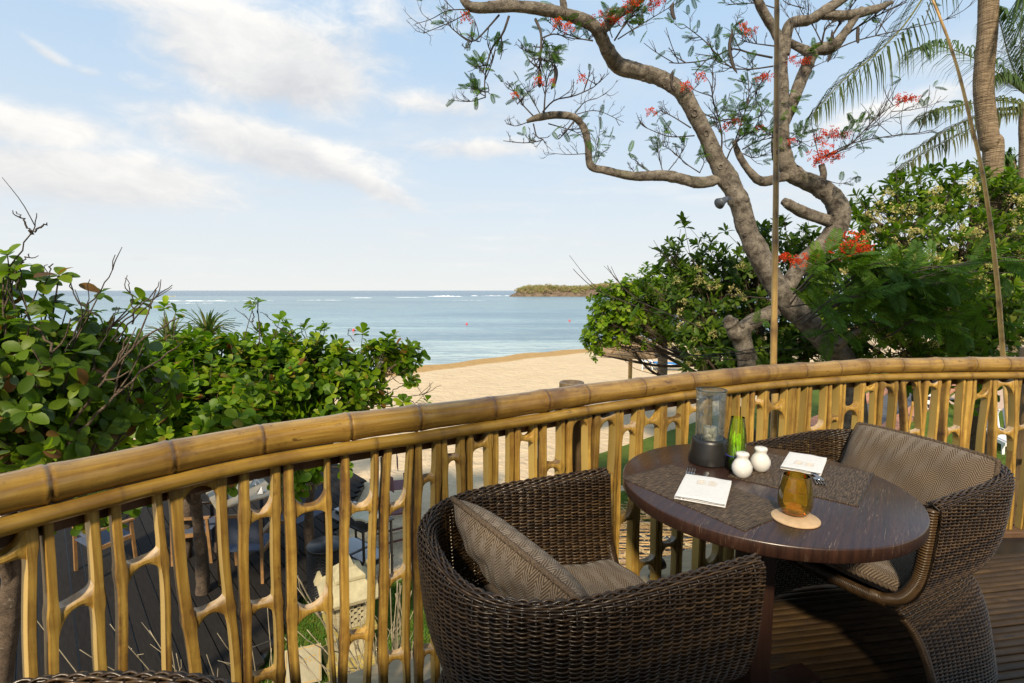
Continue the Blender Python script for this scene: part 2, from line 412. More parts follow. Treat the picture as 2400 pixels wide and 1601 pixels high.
M['clearrim'] = glass_mat('clear glass edge', (0.70, 0.84, 0.82), 0.02)
M['green'] = glass_mat('green bottle glass', (0.70, 0.92, 0.12), 0.03, 0.0, 0.08)
M['greyglass'] = glass_mat('smoky bottle foot', (0.60, 0.66, 0.68), 0.03)
M['amber'] = glass_mat('amber glass', (1.0, 0.74, 0.07), 0.02, 0.0, 0.08)
M['amber_base'] = glass_mat('thick amber foot', (0.99, 0.42, 0.02), 0.02, 0.0, 0.30)

def leaf_mat(name, gloss=0.38, transl=0.30):
    m = bpy.data.materials.new(name); m.use_nodes = True; t = NT(m.node_tree); b = t.n['Principled BSDF']
    at = t.new('ShaderNodeAttribute', attribute_name='tint').outputs['Color']
    co = t.new('ShaderNodeTexCoord').outputs['Object']
    n = t.noise(co, 9, 3)
    c = t.mix(t.maprange(n, 0.3, 0.7, 0.0, 0.35), at, (0.040, 0.075, 0.008, 1))
    setp(t, b, col=c, rough=gloss, spec=0.22)
    tl = t.new('ShaderNodeBsdfTranslucent'); t.set(tl, 'Color', t.mix(1.0, c, (1.9, 2.1, 0.9, 1), 'MULTIPLY'))
    mx = t.new('ShaderNodeMixShader', ins={0: transl}); t.l.new(b.outputs[0], mx.inputs[1]); t.l.new(tl.outputs[0], mx.inputs[2])
    t.l.new(mx.outputs[0], t.n['Material Output'].inputs[0])
    return m
M['leaf'] = leaf_mat('broad leaves', 0.46, 0.38)
M['feather'] = leaf_mat('feathery leaves', 0.55, 0.28)
M['frond'] = leaf_mat('palm fronds', 0.45, 0.25)
M['petal'] = leaf_mat('red petals', 0.6, 0.35)

def bark_mat(name, c1, c2, scale=6.0, moss=True):
    m, t, b = newmat(name)
    co = t.new('ShaderNodeTexCoord').outputs['Object']
    n1 = t.noise(co, scale, 7, 0.65, 0.4)
    n2 = t.noise(t.mapping(co, sc=(3, 3, 9)), scale * 1.6, 5, 0.65, 0.3)
    n3 = t.noise(co, 1.3, 3)
    c = t.mix(t.maprange(n1, 0.36, 0.64), (*c1, 1), (*c2, 1))
    c = t.mix(t.maprange(n2, 0.52, 0.66, 0, 0.85), c, (c2[0] * 0.35, c2[1] * 0.33, c2[2] * 0.32, 1))
    c = t.mix(t.maprange(t.noise(co, scale * 3.2, 4, 0.7), 0.60, 0.68, 0, 0.45), c, (0.38, 0.36, 0.30, 1))
    if moss: c = t.mix(t.maprange(n3, 0.60, 0.75, 0, 0.4), c, (0.10, 0.12, 0.03, 1))
    setp(t, b, col=c, rough=0.9, spec=0.2, normal=bump(t, t.math('ADD', n1, t.math('MULTIPLY', n2, 0.7)), 0.8, 0.03))
    return m
M['bark'] = bark_mat('flame tree bark', (0.235, 0.205, 0.165), (0.060, 0.048, 0.037), 8.5)
M['twig'] = simple('dark twigs', (0.040, 0.031, 0.025), 0.85, 0.4, 12)
M['shrubbark'] = bark_mat('shrub bark', (0.17, 0.125, 0.090), (0.085, 0.062, 0.045), 14, False)
M['whitetwig'] = simple('bleached twigs', (0.266, 0.224, 0.147), 0.8, 0.25, 20)
def palm_mat():
    m, t, b = newmat('palm trunk bark')
    co = t.new('ShaderNodeTexCoord').outputs['Object']
    n = t.noise(t.mapping(co, sc=(1.5, 1.5, 14)), 4, 6, 0.65, 0.3)
    n2 = t.noise(t.mapping(co, sc=(26, 26, 2)), 1.6, 4, 0.6)
    c = t.ramp(n, [(0.32, (0.055, 0.040, 0.026)), (0.5, (0.21, 0.155, 0.10)), (0.72, (0.36, 0.275, 0.185))])
    c = t.mix(t.maprange(n2, 0.5, 0.7, 0, 0.5), c, (0.07, 0.05, 0.032, 1))
    setp(t, b, col=c, rough=0.9, spec=0.15, normal=bump(t, t.math('ADD', n, n2), 0.8, 0.03))
    return m
M['palm'] = palm_mat()

def sand_mat():
    m, t, b = newmat('beach sand')
    co = t.new('ShaderNodeTexCoord').outputs['Object']
    at = t.new('ShaderNodeAttribute', attribute_name='tint').outputs['Color']
    s = t.new('ShaderNodeSeparateColor', ins={0: at})
    n1 = t.noise(co, 0.35, 5, 0.6)
    n2 = t.noise(co, 3.0, 6, 0.65, 0.5)
    n3 = t.noise(co, 60.0, 3, 0.7)
    c = t.mix(t.maprange(n1, 0.3, 0.7), (0.57, 0.435, 0.275, 1), (0.63, 0.49, 0.32, 1))
    c = t.mix(t.maprange(n2, 0.42, 0.7, 0, 0.35), c, (0.44, 0.31, 0.18, 1))
    c = t.mix(t.maprange(n3, 0.5, 0.8, 0, 0.18), c, (0.38, 0.28, 0.17, 1))
    wet = t.math('ADD', s.outputs[0], t.math('MULTIPLY', t.math('SUBTRACT', n2, 0.5), 0.25))
    wet = t.maprange(wet, 0.3, 0.55)
    c = t.mix(wet, c, t.mix(t.maprange(n2, 0.4, 0.65), (0.47, 0.275, 0.080, 1), (0.36, 0.21, 0.060, 1)))
    dents = t.noise(co, 2.6, 3, 0.5, 0.8)
    h = t.math('ADD', t.math('MULTIPLY', dents, 1.0), t.math('MULTIPLY', n3, 0.12))
    setp(t, b, col=c, rough=t.maprange(wet, 0, 1, 0.95, 0.55), spec=0.2, normal=bump(t, h, 0.8, 0.16))
    return m
M['sand'] = sand_mat()
def grass_mat():
    m, t, b = newmat('lawn soil')
    co = t.new('ShaderNodeTexCoord').outputs['Object']
    n = t.noise(co, 5, 5); n2 = t.noise(co, 0.7, 3)
    c = t.mix(t.maprange(n, 0.3, 0.7), (0.060, 0.100, 0.012, 1), (0.105, 0.145, 0.020, 1))
    c = t.mix(t.maprange(n2, 0.5, 0.7, 0, 0.5), c, (0.16, 0.18, 0.03, 1))
    setp(t, b, col=c, rough=0.9, spec=0.15, normal=bump(t, t.noise(co, 70, 3), 0.6, 0.03))
    return m
M['lawn'] = grass_mat()

def sea_mat():
    m, t, b = newmat('sea water')
    co = t.new('ShaderNodeTexCoord').outputs['Object']
    s = t.new('ShaderNodeSeparateXYZ', ins={0: co})
    y = s.outputs[1]
    # water colour goes with depth: pale over the sandy shallows, green-blue over the lagoon, deep blue outside the reef
    lag = t.maprange(y, 26, 130, 0, 1)
    big = t.noise(t.mapping(co, sc=(0.008, 0.028, 1)), 1.0, 4, 0.55, 0.8)
    c = t.ramp(lag, [(0.0, (0.44, 0.52, 0.50)), (0.25, (0.28, 0.40, 0.43)), (0.6, (0.17, 0.29, 0.34)), (1.0, (0.17, 0.27, 0.30))])
    c = t.mix(t.maprange(big, 0.50, 0.60, 0, 0.75), c, (0.085, 0.17, 0.235, 1))
    c = t.mix(t.maprange(y, 330, 420), c, (0.035, 0.105, 0.175, 1))
    w1 = t.noise(t.mapping(co, sc=(0.9, 2.2, 1)), 0.8, 4, 0.6, 0.4)
    w2 = t.noise(t.mapping(co, rot=(0, 0, 0.4), sc=(2.0, 4.2, 1)), 1.1, 3, 0.6, 0.2)
    w3 = t.noise(t.mapping(co, sc=(0.12, 0.45, 1)), 0.9, 4, 0.6)
    h = t.math('ADD', t.math('ADD', w1, t.math('MULTIPLY', w2, 0.4)), t.math('MULTIPLY', w3, 2.5))
    c = t.mix(t.maprange(t.math('ADD', t.math('MULTIPLY', w1, 0.6), t.math('MULTIPLY', w3, 0.5)), 0.50, 0.62, 0, 0.55), c, (0.07, 0.16, 0.24, 1))  # wavelet shading painted into the water colour, on top of the bump
    setp(t, b, col=c, rough=0.22, spec=0.42, normal=bump(t, h, 0.9, 0.25))
    return m
M['sea'] = sea_mat()
M['foam'] = simple('white foam', (0.78, 0.80, 0.80), 0.8, 0.15, 0.6)
M['thatch'] = simple('dry thatch', (0.27, 0.1935, 0.117), 0.95, 0.5, 14, 0.1, 0.6, stretch=(3, 3, 1))
M['whiteplastic'] = simple('white plastic', (0.702, 0.702, 0.693), 0.45, 0.05, 5)
M['bluemat'] = simple('blue mattress', (0.03, 0.20, 0.50), 0.7, 0.1, 5)
M['rocks'] = simple('island rock', (0.13, 0.095, 0.065), 0.95, 0.5, 0.4, 0.1, 0.8)
M['composite'] = simple('dark composite boards', (0.0154, 0.0133, 0.0119), 0.85, 0.35, 5, 0.15, 0.1, stretch=(1, 12, 12))
M['teak'] = simple('teak', (0.216, 0.116, 0.044), 0.5, 0.3, 10, 0.4, 0.1)
M['seatcloth'] = simple('blue grey sling', (0.060, 0.075, 0.115), 0.8, 0.2, 60)
M['redwood'] = simple('dark red timber', (0.115, 0.034, 0.022), 0.55, 0.3, 10)
M['redcloth'] = simple('plum canvas', (0.155, 0.065, 0.068), 0.85, 0.15, 40)
M['marble'] = simple('pale stone top', (0.252, 0.217, 0.154), 0.5, 0.2, 12)
M['paper'] = simple('cream pages', (0.62, 0.57, 0.42), 0.8, 0.08, 40)
M['lantern'] = simple('cream stone', (0.35, 0.308, 0.189), 0.85, 0.25, 9, 0.2, 0.3)
M['lantern2'] = simple('ochre stone', (0.294, 0.231, 0.07), 0.85, 0.25, 9, 0.2, 0.3)
M['signface'] = simple('cream sign face', (0.3, 0.264, 0.168), 0.7, 0.12, 14)
M['gold'] = simple('ochre lettering', (0.42, 0.25, 0.04), 0.7, 0.1)
M['brick'] = simple('purple brick', (0.17, 0.085, 0.085), 0.85, 0.3, 12, 0.2, 0.2)
M['redbrick'] = simple('red kerb brick', (0.43, 0.20, 0.125), 0.85, 0.2, 12, 0.2, 0.2)
M['pinkpave'] = simple('pink paving', (0.47, 0.33, 0.24), 0.85, 0.12, 8, 0.2, 0.1)
M['asphalt'] = simple('grey path paving', (0.092, 0.092, 0.1), 0.85, 0.25, 5, 0.3, 0.1)
M['cream_edge'] = simple('cream edging', (0.50, 0.41, 0.25), 0.8, 0.15, 10)
M['slate'] = simple('grey slate', (0.15, 0.155, 0.165), 0.75, 0.4, 8, 0.3, 0.2)
M['stick'] = simple('dry sticks', (0.30, 0.195, 0.085), 0.8, 0.4, 20, 0.2, 0.2)
M['straw'] = simple('dry straw', (0.44, 0.35, 0.20), 0.9, 0.3, 20)
M['metal'] = simple('grey painted metal', (0.055, 0.065, 0.085), 0.45, 0.2, 8)
M['buoy'] = simple('red buoy', (0.60, 0.05, 0.05), 0.4, 0.1)
M['cloth_white'] = simple('white towel', (0.629, 0.646, 0.68), 0.9, 0.06, 20)
M['orange'] = simple('orange bamboo torch', (0.55, 0.28, 0.05), 0.5, 0.2, 10)
M['steel_dark'] = simple('chafing steel', (0.30, 0.31, 0.33), 0.35, 0.2, 9, metal=0.8)

# ================================================================== SETTING
SHORE = np.array([(-150, -75), (-60, -22), (-30, 3.5), (-14, 18.0), (-6.37, 25.9), (-5.03, 27.4), (-2.66, 29.3), (1.0, 32.4), (4.95, 35.8), (12, 41.5), (25, 50), (60, 68), (240, 130)], float)
SEA_Z = -2.62
def shore_dist(x, y):
    p = np.stack([x, y], -1); best = np.full(x.shape, 1e9); sgn = np.ones(x.shape)
    for a, b in zip(SHORE[:-1], SHORE[1:]):
        ab = b - a; t = np.clip(((p - a) @ ab) / (ab @ ab), 0, 1)
        q = a + t[..., None] * ab; d = np.linalg.norm(p - q, axis=-1)
        cr = ab[0] * (p[..., 1] - a[1]) - ab[1] * (p[..., 0] - a[0])
        m = d < best; best = np.where(m, d, best); sgn = np.where(m, np.where(cr < 0, 1, -1), sgn)
    return best * sgn

def build_ground():
    xs = np.concatenate([np.arange(-150, -24, 6.0), np.arange(-24, 26, 0.45), np.arange(26, 240, 6.0)])
    ys = np.concatenate([np.arange(-80, -2, 6.0), np.arange(-2, 46, 0.45), np.arange(46, 130, 5.0)])
    X, Y = np.meshgrid(xs, ys); d = shore_dist(X, Y)
    wob = 0.35 * np.sin(X * 0.7 + 1) + 0.2 * np.sin(X * 1.9 + Y * 0.4)
    dd = d + wob * np.clip(1 - np.abs(d) / 4, 0, 1)
    Z = np.where(dd > 4.5, -2.5, np.where(dd > 0, SEA_Z - 0.01 + (0.13) * (dd / 4.5), SEA_Z - 0.01 + np.maximum(dd, -60) * 0.05))
    ripple = 0.014 * (np.sin(X * 2.1 + 3 * np.sin(Y * 0.8)) * np.sin(Y * 2.6 + 2 * np.sin(X * 0.9))) + 0.010 * np.sin(X * 5.3 + Y * 1.7) * np.sin(Y * 4.9 - X * 1.3)
    Z = Z + ripple * np.clip(dd - 2.5, 0, 1)
    wet = np.clip(1 - (dd - 1.6) / 1.6, 0, 1)
    ny, nx = X.shape; mb = MB()
    idx = np.arange(nx * ny).reshape(ny, nx)
    f = np.stack([idx[:-1, :-1], idx[:-1, 1:], idx[1:, 1:], idx[1:, :-1]], -1).reshape(-1, 4).tolist()
    tint = np.stack([wet, wet * 0, wet * 0], -1).reshape(-1, 3)
    mb.v = [np.stack([X, Y, Z], -1).reshape(-1, 3)]; mb.f = f; mb.n = nx * ny; mb.tint = [tint]
    return struct(mb.build('beach_ground', M['sand']))
build_ground()

def build_sea():
    mb = MB()
    rr = [0, 60, 150, 300, 700, 2000, 8000, 40000]; k = 72
    v = [(0, 0, SEA_Z)]; f = []
    for r in rr[1:]:
        for j in range(k):
            a = 2 * math.pi * j / k; v.append((r * math.cos(a), r * math.sin(a), SEA_Z))
    for j in range(k): f.append((0, 1 + j, 1 + (j + 1) % k))
    for i in range(len(rr) - 2):
        for j in range(k):
            a = 1 + i * k + j; b = 1 + i * k + (j + 1) % k; f.append((a, a + k, b + k, b))
    mb.add(v, f); o = struct(mb.build('sea', M['sea'], smooth=False)); return o
sea = build_sea()

def foam_line(u0, u1, v, h, seed):
    """a low breaking roller on the reef"""
    rg = np.random.default_rng(seed); n = 26; mb = MB()
    a = Pz(u0, v, SEA_Z); b = Pz(u1, v, SEA_Z); prof = [(-2.2, 0.0), (-1.0, 0.55), (0, 1.0), (0.9, 0.5), (2.4, 0.0)]
    vv = []; f = []
    for i in range(n):
        t = i / (n - 1); c = a + (b - a) * t; e = 0.62 * math.sin(math.pi * t) ** 0.5 * rg.uniform(0.05, 1.25); w_ = rg.normal(0, 1.2)
        for (px, pz) in prof: vv.append((c[0], c[1] + px * 1.6 * h + w_, SEA_Z + 0.02 + pz * h * e))
    for i in range(n - 1):
        for j in range(4): q = i * 5 + j; f.append((q, q + 5, q + 6, q + 1))
    mb.add(vv, f); o = mb.build('wave_crest', M['foam'], sea); return o
for i, a in enumerate([(340, 560, 706.0, 0.50), (560, 640, 705, 0.22), (700, 800, 704, 0.2), (825, 870, 698.5, 0.55), (925, 1000, 697.5, 0.35), (1003, 1085, 695.2, 1.2), (1104, 1120, 693.8, 0.9), (1128, 1200, 693.6, 0.7), (1060, 1140, 705, 0.1), (380, 500, 711, 0.1)]):
    foam_line(*a, i)

def sheet(name, pts, mat, z, smooth=False):
    mb = MB(); p = np.asarray(pts, float); mb.add(np.c_[p[:, :2], np.full(len(p), z)], [tuple(range(len(p)))])
    o = mb.build(name, mat, smooth=smooth)
    # wind the face upward
    if o.data.polygons[0].normal.z < 0: o.data.flip_normals()
    return struct(o)
GZ = -2.5
def px_poly(pp, z): return [Pz(u, v, z)[:2] for u, v in pp]
# garden to the right of the beach
g = lambda *a: [np.array(x, float) for x in a]
PR0, PR1 = Pz(2089, 1007, GZ)[:2], Pz(2208, 926, GZ)[:2]
PL0, PL1 = Pz(2017, 956, GZ)[:2], Pz(2074, 922, GZ)[:2]
pd = (PR1 - PR0) / np.linalg.norm(PR1 - PR0)
pn = np.array([-pd[1], pd[0]])
pw = abs((PL0 - PR0) @ pn)
A0 = PR0 - pd * 9; A1 = PR0 + pd * 32
sheet('garden_lawn', [A0 + pn * (pw + 2.6), A1 + pn * (pw + 2.6), A1 - pn * 26, A0 - pn * 26], M['lawn'], GZ + 0.030)
sheet('garden_path', [A0, A1, A1 + pn * pw, A0 + pn * pw], M['asphalt'], GZ + 0.036)
sheet('pink_paving', [PR0 + pd * 5.2 - pn * 0.3, PR0 + pd * 30 - pn * 0.3, PR0 + pd * 30 - pn * 26, PR0 + pd * 5.2 - pn * 26], M['pinkpave'], GZ + 0.041)
def kerb(name, a, b, w_=0.22, n=46):
    k = struct(link(name, None)); k.location = (*a, GZ); a = np.asarray(a); b = np.asarray(b)
    L = np.linalg.norm(b - a); st = L / n; ang = math.atan2(*(b - a)[::-1])
    m = MB().box((0, 0, 0), (st * 0.93, w_, 0.14)).mesh('brick', M['redbrick'], False)
    for i in range(n):
        o = link('brick', m, k); c = a + (b - a) * ((i + 0.5) / n) - a
        o.location = (c[0], c[1], 0.06 + random.uniform(-0.004, 0.004)); o.rotation_euler = (0, 0, ang + random.uniform(-0.015, 0.015))
    return k
kerb('path_kerb', PR0 - pd * 3, PR0 + pd * 14, 0.42, 44)
kerb('path_kerb', PL0 - pd * 5 + pn * 0.2, PL0 + pd * 10 + pn * 0.2, 0.42, 40)
# small lawns under the terrace
sheet('lower_lawn', px_poly([(560, 1900), (560, 1420), (700, 1405), (860, 1385), (1000, 1345), (1120, 1400), (1150, 1900)], GZ), M['lawn'], GZ + 0.03)
sheet('side_lawn', px_poly([(1380, 1160), (1500, 1150), (1900, 1000), (1990, 985), (2100, 1090), (1750, 1230), (1480, 1222), (1380, 1215)], GZ), M['lawn'], GZ + 0.026)

def grass(name, pts, n, h=0.05, seed=1):
    rg = np.random.default_rng(seed); p = np.asarray(pts); lo, hi = p.min(0), p.max(0)
    q = rg.uniform(lo, hi, (n * 3, 2))
    ins = np.zeros(len(q), bool); j = len(p) - 1
    for i in range(len(p)):
        c = ((p[i, 1] > q[:, 1]) != (p[j, 1] > q[:, 1])) & (q[:, 0] < (p[j, 0] - p[i, 0]) * (q[:, 1] - p[i, 1]) / (p[j, 1] - p[i, 1] + 1e-12) + p[i, 0]); ins ^= c; j = i
    q = q[ins][:n]; n = len(q)
    a = rg.uniform(0, 2 * np.pi, n); hh = h * rg.uniform(0.5, 1.3, n); ww = 0.006
    base = np.c_[q, np.full(n, GZ + 0.028)]; side = np.c_[np.cos(a), np.sin(a), np.zeros(n)] * ww
    tip = base + np.c_[rg.normal(0, 0.02, (n, 2)), hh]
    v = np.stack([base - side, base + side, tip], 1).reshape(-1, 3)
    f = np.arange(3 * n).reshape(-1, 3).tolist()
    tt = np.repeat(np.stack([rg.uniform(0.05, 0.13, n), rg.uniform(0.13, 0.21, n), rg.uniform(0.01, 0.03, n)], -1), 3, 0)
    mb = MB(); mb.v = [v]; mb.f = f; mb.n = 3 * n; mb.tint = [tt]
    o = stuff(mb.build(name, M['feather'], smooth=False)); return o
tag(grass('grass', px_poly([(600, 1750), (600, 1440), (720, 1415), (860, 1395), (990, 1350), (1100, 1420), (1100, 1750)], GZ), 15000, 0.05, 3), 'short mown grass round the stone lantern below the terrace', 'grass')
tag(grass('grass', px_poly([(1390, 1163), (1500, 1152), (1900, 1003), (1980, 990), (2080, 1085), (1740, 1225), (1480, 1218), (1390, 1208)], GZ), 14000, 0.05, 4), 'thin grass beside the dry stick panel beyond the railing', 'grass')
tag(grass('grass', [PR0 - pd * 3 - pn * 0.5, PR0 + pd * 5 - pn * 0.5, PR0 + pd * 5 - pn * 9, PR0 - pd * 3 - pn * 9], 22000, 0.06, 5), 'bright green lawn grass right of the brick edged path', 'grass')

# lower terrace of dark boards
E1 = unit(np.array([-0.68, 0.74])); E2 = np.array([-E1[1], E1[0]]) * -1
deck = struct(link('lower_deck', None)); deck.location = (-2.9, 9.66, -2.35)
bm_ = MB().box((4.6, 0, -0.014), (9.2, 0.139, 0.028)).mesh('board', M['composite'], False)
ang = math.atan2(E1[1], E1[0]); stepv = np.array([0.075, -1.0]) * 0.246
for i in range(42):
    o = link('board', bm_, deck); s_ = stepv * i
    o.location = (s_[0], s_[1], random.uniform(-0.002, 0.002)); o.rotation_euler = (0, 0, ang)
mb = MB(); e_ = np.array([0, 0]); f_ = stepv * 41
mb.add([(e_[0] + .02, e_[1], -0.03), (f_[0] + .02, f_[1], -0.03), (f_[0] + .02, f_[1], -0.16), (e_[0] + .02, e_[1], -0.16), (f_[0] - 6, f_[1] + 6.6, -0.035), (e_[0] - 6, e_[1] + 6.6, -0.035)], [(0, 1, 2, 3), (0, 5, 4, 1)])
mb.build('underlay', M['black'], deck, smooth=False, org=(0, 0, 0))

# ------------------------------------------------------------------ island
def build_island():
    rg = np.random.default_rng(11)
    a = Pz(1196, 692.5, SEA_Z); c0 = np.array([58.0, 355.0])
    nx, ny = 120, 40; X = np.linspace(-6, 170, nx); Y = np.linspace(-26, 40, ny); gx, gy = np.meshgrid(X, Y)
    prof = np.clip((gx + 4) / 10, 0, 1) ** 0.5
    edge = np.clip((gy + 24 - 7 * np.sin(gx * 0.07) - 2 * np.sin(gx * 0.31)) / 9, 0, 1) ** 0.55 * np.clip((38 - gy) / 12, 0, 1)
    H = prof * edge * (3.6 + 2.2 * np.clip(gx / 60, 0, 1) + 0.8 * np.sin(gx * 0.11)) + rg.normal(0, 0.25, gx.shape) * prof * edge - 0.5
    mb = MB(); idx = np.arange(nx * ny).reshape(ny, nx)
    mb.add(np.stack([gx + 2, gy + 355, H + SEA_Z], -1), np.stack([idx[:-1, :-1], idx[:-1, 1:], idx[1:, 1:], idx[1:, :-1]], -1).reshape(-1, 4).tolist())
    isl = struct(mb.build('island', M['rocks'], smooth=False))
    # scrub wood that covers it, one mass at this distance
    n = 1500; px = rg.uniform(2, 168, n); py = rg.uniform(-20, 34, n)
    ix = np.clip(((px + 6) / 176 * (nx - 1)).astype(int), 0, nx - 1); iy = np.clip(((py + 26) / 66 * (ny - 1)).astype(int), 0, ny - 1)
    hz = H[iy, ix]; keep = hz > 1.2; px, py, hz = px[keep], py[keep], hz[keep]
    lv = []; lt = []
    for x, y, z in zip(px, py, hz):
        r = rg.uniform(1.2, 2.9); k = 34; d = unit(rg.normal(0, 1, (k, 3))); d[:, 2] = np.abs(d[:, 2]) - 0.15
        c = np.array([x + 2, y + 355, z + SEA_Z + r * 0.55]) + d * r * rg.uniform(0.75, 1.08, (k, 1)) * np.array([1, 1, 0.85])
        s_ = rg.uniform(0.35, 0.75, (k, 1, 1)); tri = unit(rg.normal(0, 1, (k, 3, 3))) * s_ + c[:, None, :]
        base = np.array([(0.36, 0.27, 0.13), (0.29, 0.22, 0.12), (0.28, 0.29, 0.08), (0.17, 0.21, 0.06), (0.42, 0.31, 0.17)][rg.choice(5, p=[.3, .25, .2, .1, .15])])
        lv.append(tri.reshape(-1, 3)); lt.append(np.repeat(base * rg.uniform(0.7, 1.25, (k, 1)), 3, 0))
    v = np.concatenate(lv); m2 = MB(); m2.v = [v]; m2.f = np.arange(len(v)).reshape(-1, 3).tolist(); m2.n = len(v); m2.tint = [np.concatenate(lt)]
    o = m2.build('scrub_wood', M['feather'], smooth=False); tag(stuff(o), 'brown and olive scrub covering the far island', 'woodland')
build_island()

# ================================================================== TERRACE
RT = [(0, 1115), (200, 1076), (400, 1033), (600, 996), (800, 971), (1000, 953), (1200, 929), (1400, 895), (1600, 877), (1800, 852), (2000, 840), (2200, 839), (2400, 838)]
pl = np.array([Pz(u, v, 0.985)[:2] for u, v in RT])
pl = np.vstack([[-1.30, 0.45], [-1.14, 0.78], pl, [3.4, 2.80], [4.2, 2.80]])
for _ in range(2):
    q = pl.copy(); q[1:-1] = 0.25 * pl[:-2] + 0.5 * pl[1:-1] + 0.25 * pl[2:]; pl = q
FC = spline(np.c_[pl, np.zeros(len(pl))], 600)[:, :2]
FS = np.concatenate([[0], np.cumsum(np.linalg.norm(np.diff(FC, axis=0), axis=1))])
def fpt(s): return np.array([np.interp(s, FS, FC[:, 0]), np.interp(s, FS, FC[:, 1])])
def ftan(s): d = fpt(s + 0.04) - fpt(s - 0.04); return d / np.linalg.norm(d)
def fs(u, v):
    """distance along the railing, and height, of the spot seen at (u, v)"""
    d = ray(u, v); k = FC[:, 0] * d[1] - FC[:, 1] * d[0]
    i = np.where(np.sign(k[:-1]) != np.sign(k[1:]))[0]
    i = i[0] if len(i) else (0 if u < 600 else len(k) - 2)
    t = k[i] / (k[i] - k[i + 1]); s = FS[i] + t * (FS[i + 1] - FS[i]); p = fpt(s)
    return s, CZ + d[2] / d[1] * p[1]

# added wall, roof and posts out of view, shaped to shade the terrace
pw_ = MB(); pw_.box((2.6, -2.62, 0.385), (7.4, 0.16, 6.13)); struct(pw_.build('added_shade_wall', M['beam'], smooth=False))
pr_ = MB(); pr_.add([(-1.1, -2.0, 5.3), (6.4, -2.0, 5.3), (6.4, 1.2, 5.3), (-1.1, 1.2, 5.3), (-1.1, -2.0, 5.5), (6.4, -2.0, 5.5), (6.4, 1.2, 5.5), (-1.1, 1.2, 5.5), (0.6, -0.85, 6.9), (4.7, -0.85, 6.9)], [(3, 2, 1, 0), (0, 1, 5, 4), (1, 2, 6, 5), (2, 3, 7, 6), (3, 0, 4, 7), (4, 5, 9, 8), (5, 6, 9), (6, 7, 8, 9), (7, 4, 8)])
struct(pr_.build('added_shade_roof', M['thatch'], smooth=False))
for (x, y) in ((-1.0, -1.9), (6.3, -1.9), (6.3, 1.1)):
    q_ = MB(); q_.tube([(x, y, -2.6), (x, y, 0), (x, y, 5.3)], 0.09, 12); struct(q_.build('shade_roof_post', M['beam']))
# floor of round bamboo laths
fl = struct(link('terrace_floor', None)); fl.location = (0, 0, 0)
fa = R(9); fd = np.array([math.cos(fa), math.sin(fa)]); fn = np.array([-fd[1], fd[0]])
k = 0; y = -2.4
while y < 3.1:
    # each lath runs from the railing line on the left to the right side of the terrace
    ln = fn * y; q = (FC - ln) @ fn; xs_ = (FC - ln) @ fd
    cr = np.where(np.sign(q[:-1]) != np.sign(q[1:]))[0]
    x0 = float(np.max(xs_[cr])) if len(cr) and y > 0.2 else -1.5; x1 = 4.4
    if x1 - x0 > 0.2 and not (y > 2.2 and not len(cr)):
        n = 26; xs = np.linspace(x0, x1, n); mb = MB()
        mb.tube(np.c_[xs, np.zeros(n), np.zeros(n)], 0.0165 + 0.0008 * np.sin(xs * 3 + k), 8, tint=np.zeros((n, 3))); mb.v[-1][:, 2] *= 0.45
        o = link('lath', mb.mesh('lath', M['floor']), fl)
        o.location = (ln[0], ln[1], -0.010 + random.uniform(-0.002, 0.001)); o.rotation_euler = (0, 0, fa)
    k += 1; y += 0.0345
mb = MB(); n = len(FC); v = [(*p, -0.020) for p in FC[::6]] ; off = [(p[0], p[1], -0.020) for p in [(4.2, -2.4), (-1.9, -2.4)]]
v += off; mb.add(v, [tuple(range(len(v)))])
o = mb.build('underfloor', M['black'], fl, smooth=False, org=(0, 0, 0))

def fence_sweep(prof, z0, off=0.0, s0=0.02, s1=None, n=260):
    """sweep a (across, height) outline along the railing"""
    s1 = s1 or FS[-1] - 0.02; ss = np.linspace(s0, s1, n); v = []; f = []; k = len(prof)
    for s in ss:
        p = fpt(s); t = ftan(s); nn = np.array([-t[1], t[0]])
        for (a, b) in prof: q = p + nn * (a + off); v.append((q[0], q[1], z0 + b))
    for i in range(n - 1):
        for j in range(k): l = (j + 1) % k; f.append((i * k + j, i * k + l, (i + 1) * k + l, (i + 1) * k + j))
    f.append(tuple(range(k))[::-1]); f.append(tuple((n - 1) * k + j for j in range(k)))
    mb = MB(); mb.add(v, f); return mb
# the laths are cut by the rim board of the terrace
rim = struct(fence_sweep([(-0.05, -0.075), (0.05, -0.075), (0.05, 0.0), (-0.05, 0.0)], 0.012).build('terrace_rim', M['beam'], smooth=False)); finish(rim, 0.006)
led = struct(fence_sweep([(0.052, -0.14), (0.30, -0.14), (0.30, -0.06), (0.052, -0.06)], 0.0).build('terrace_ledge', M['ledge'], smooth=False))

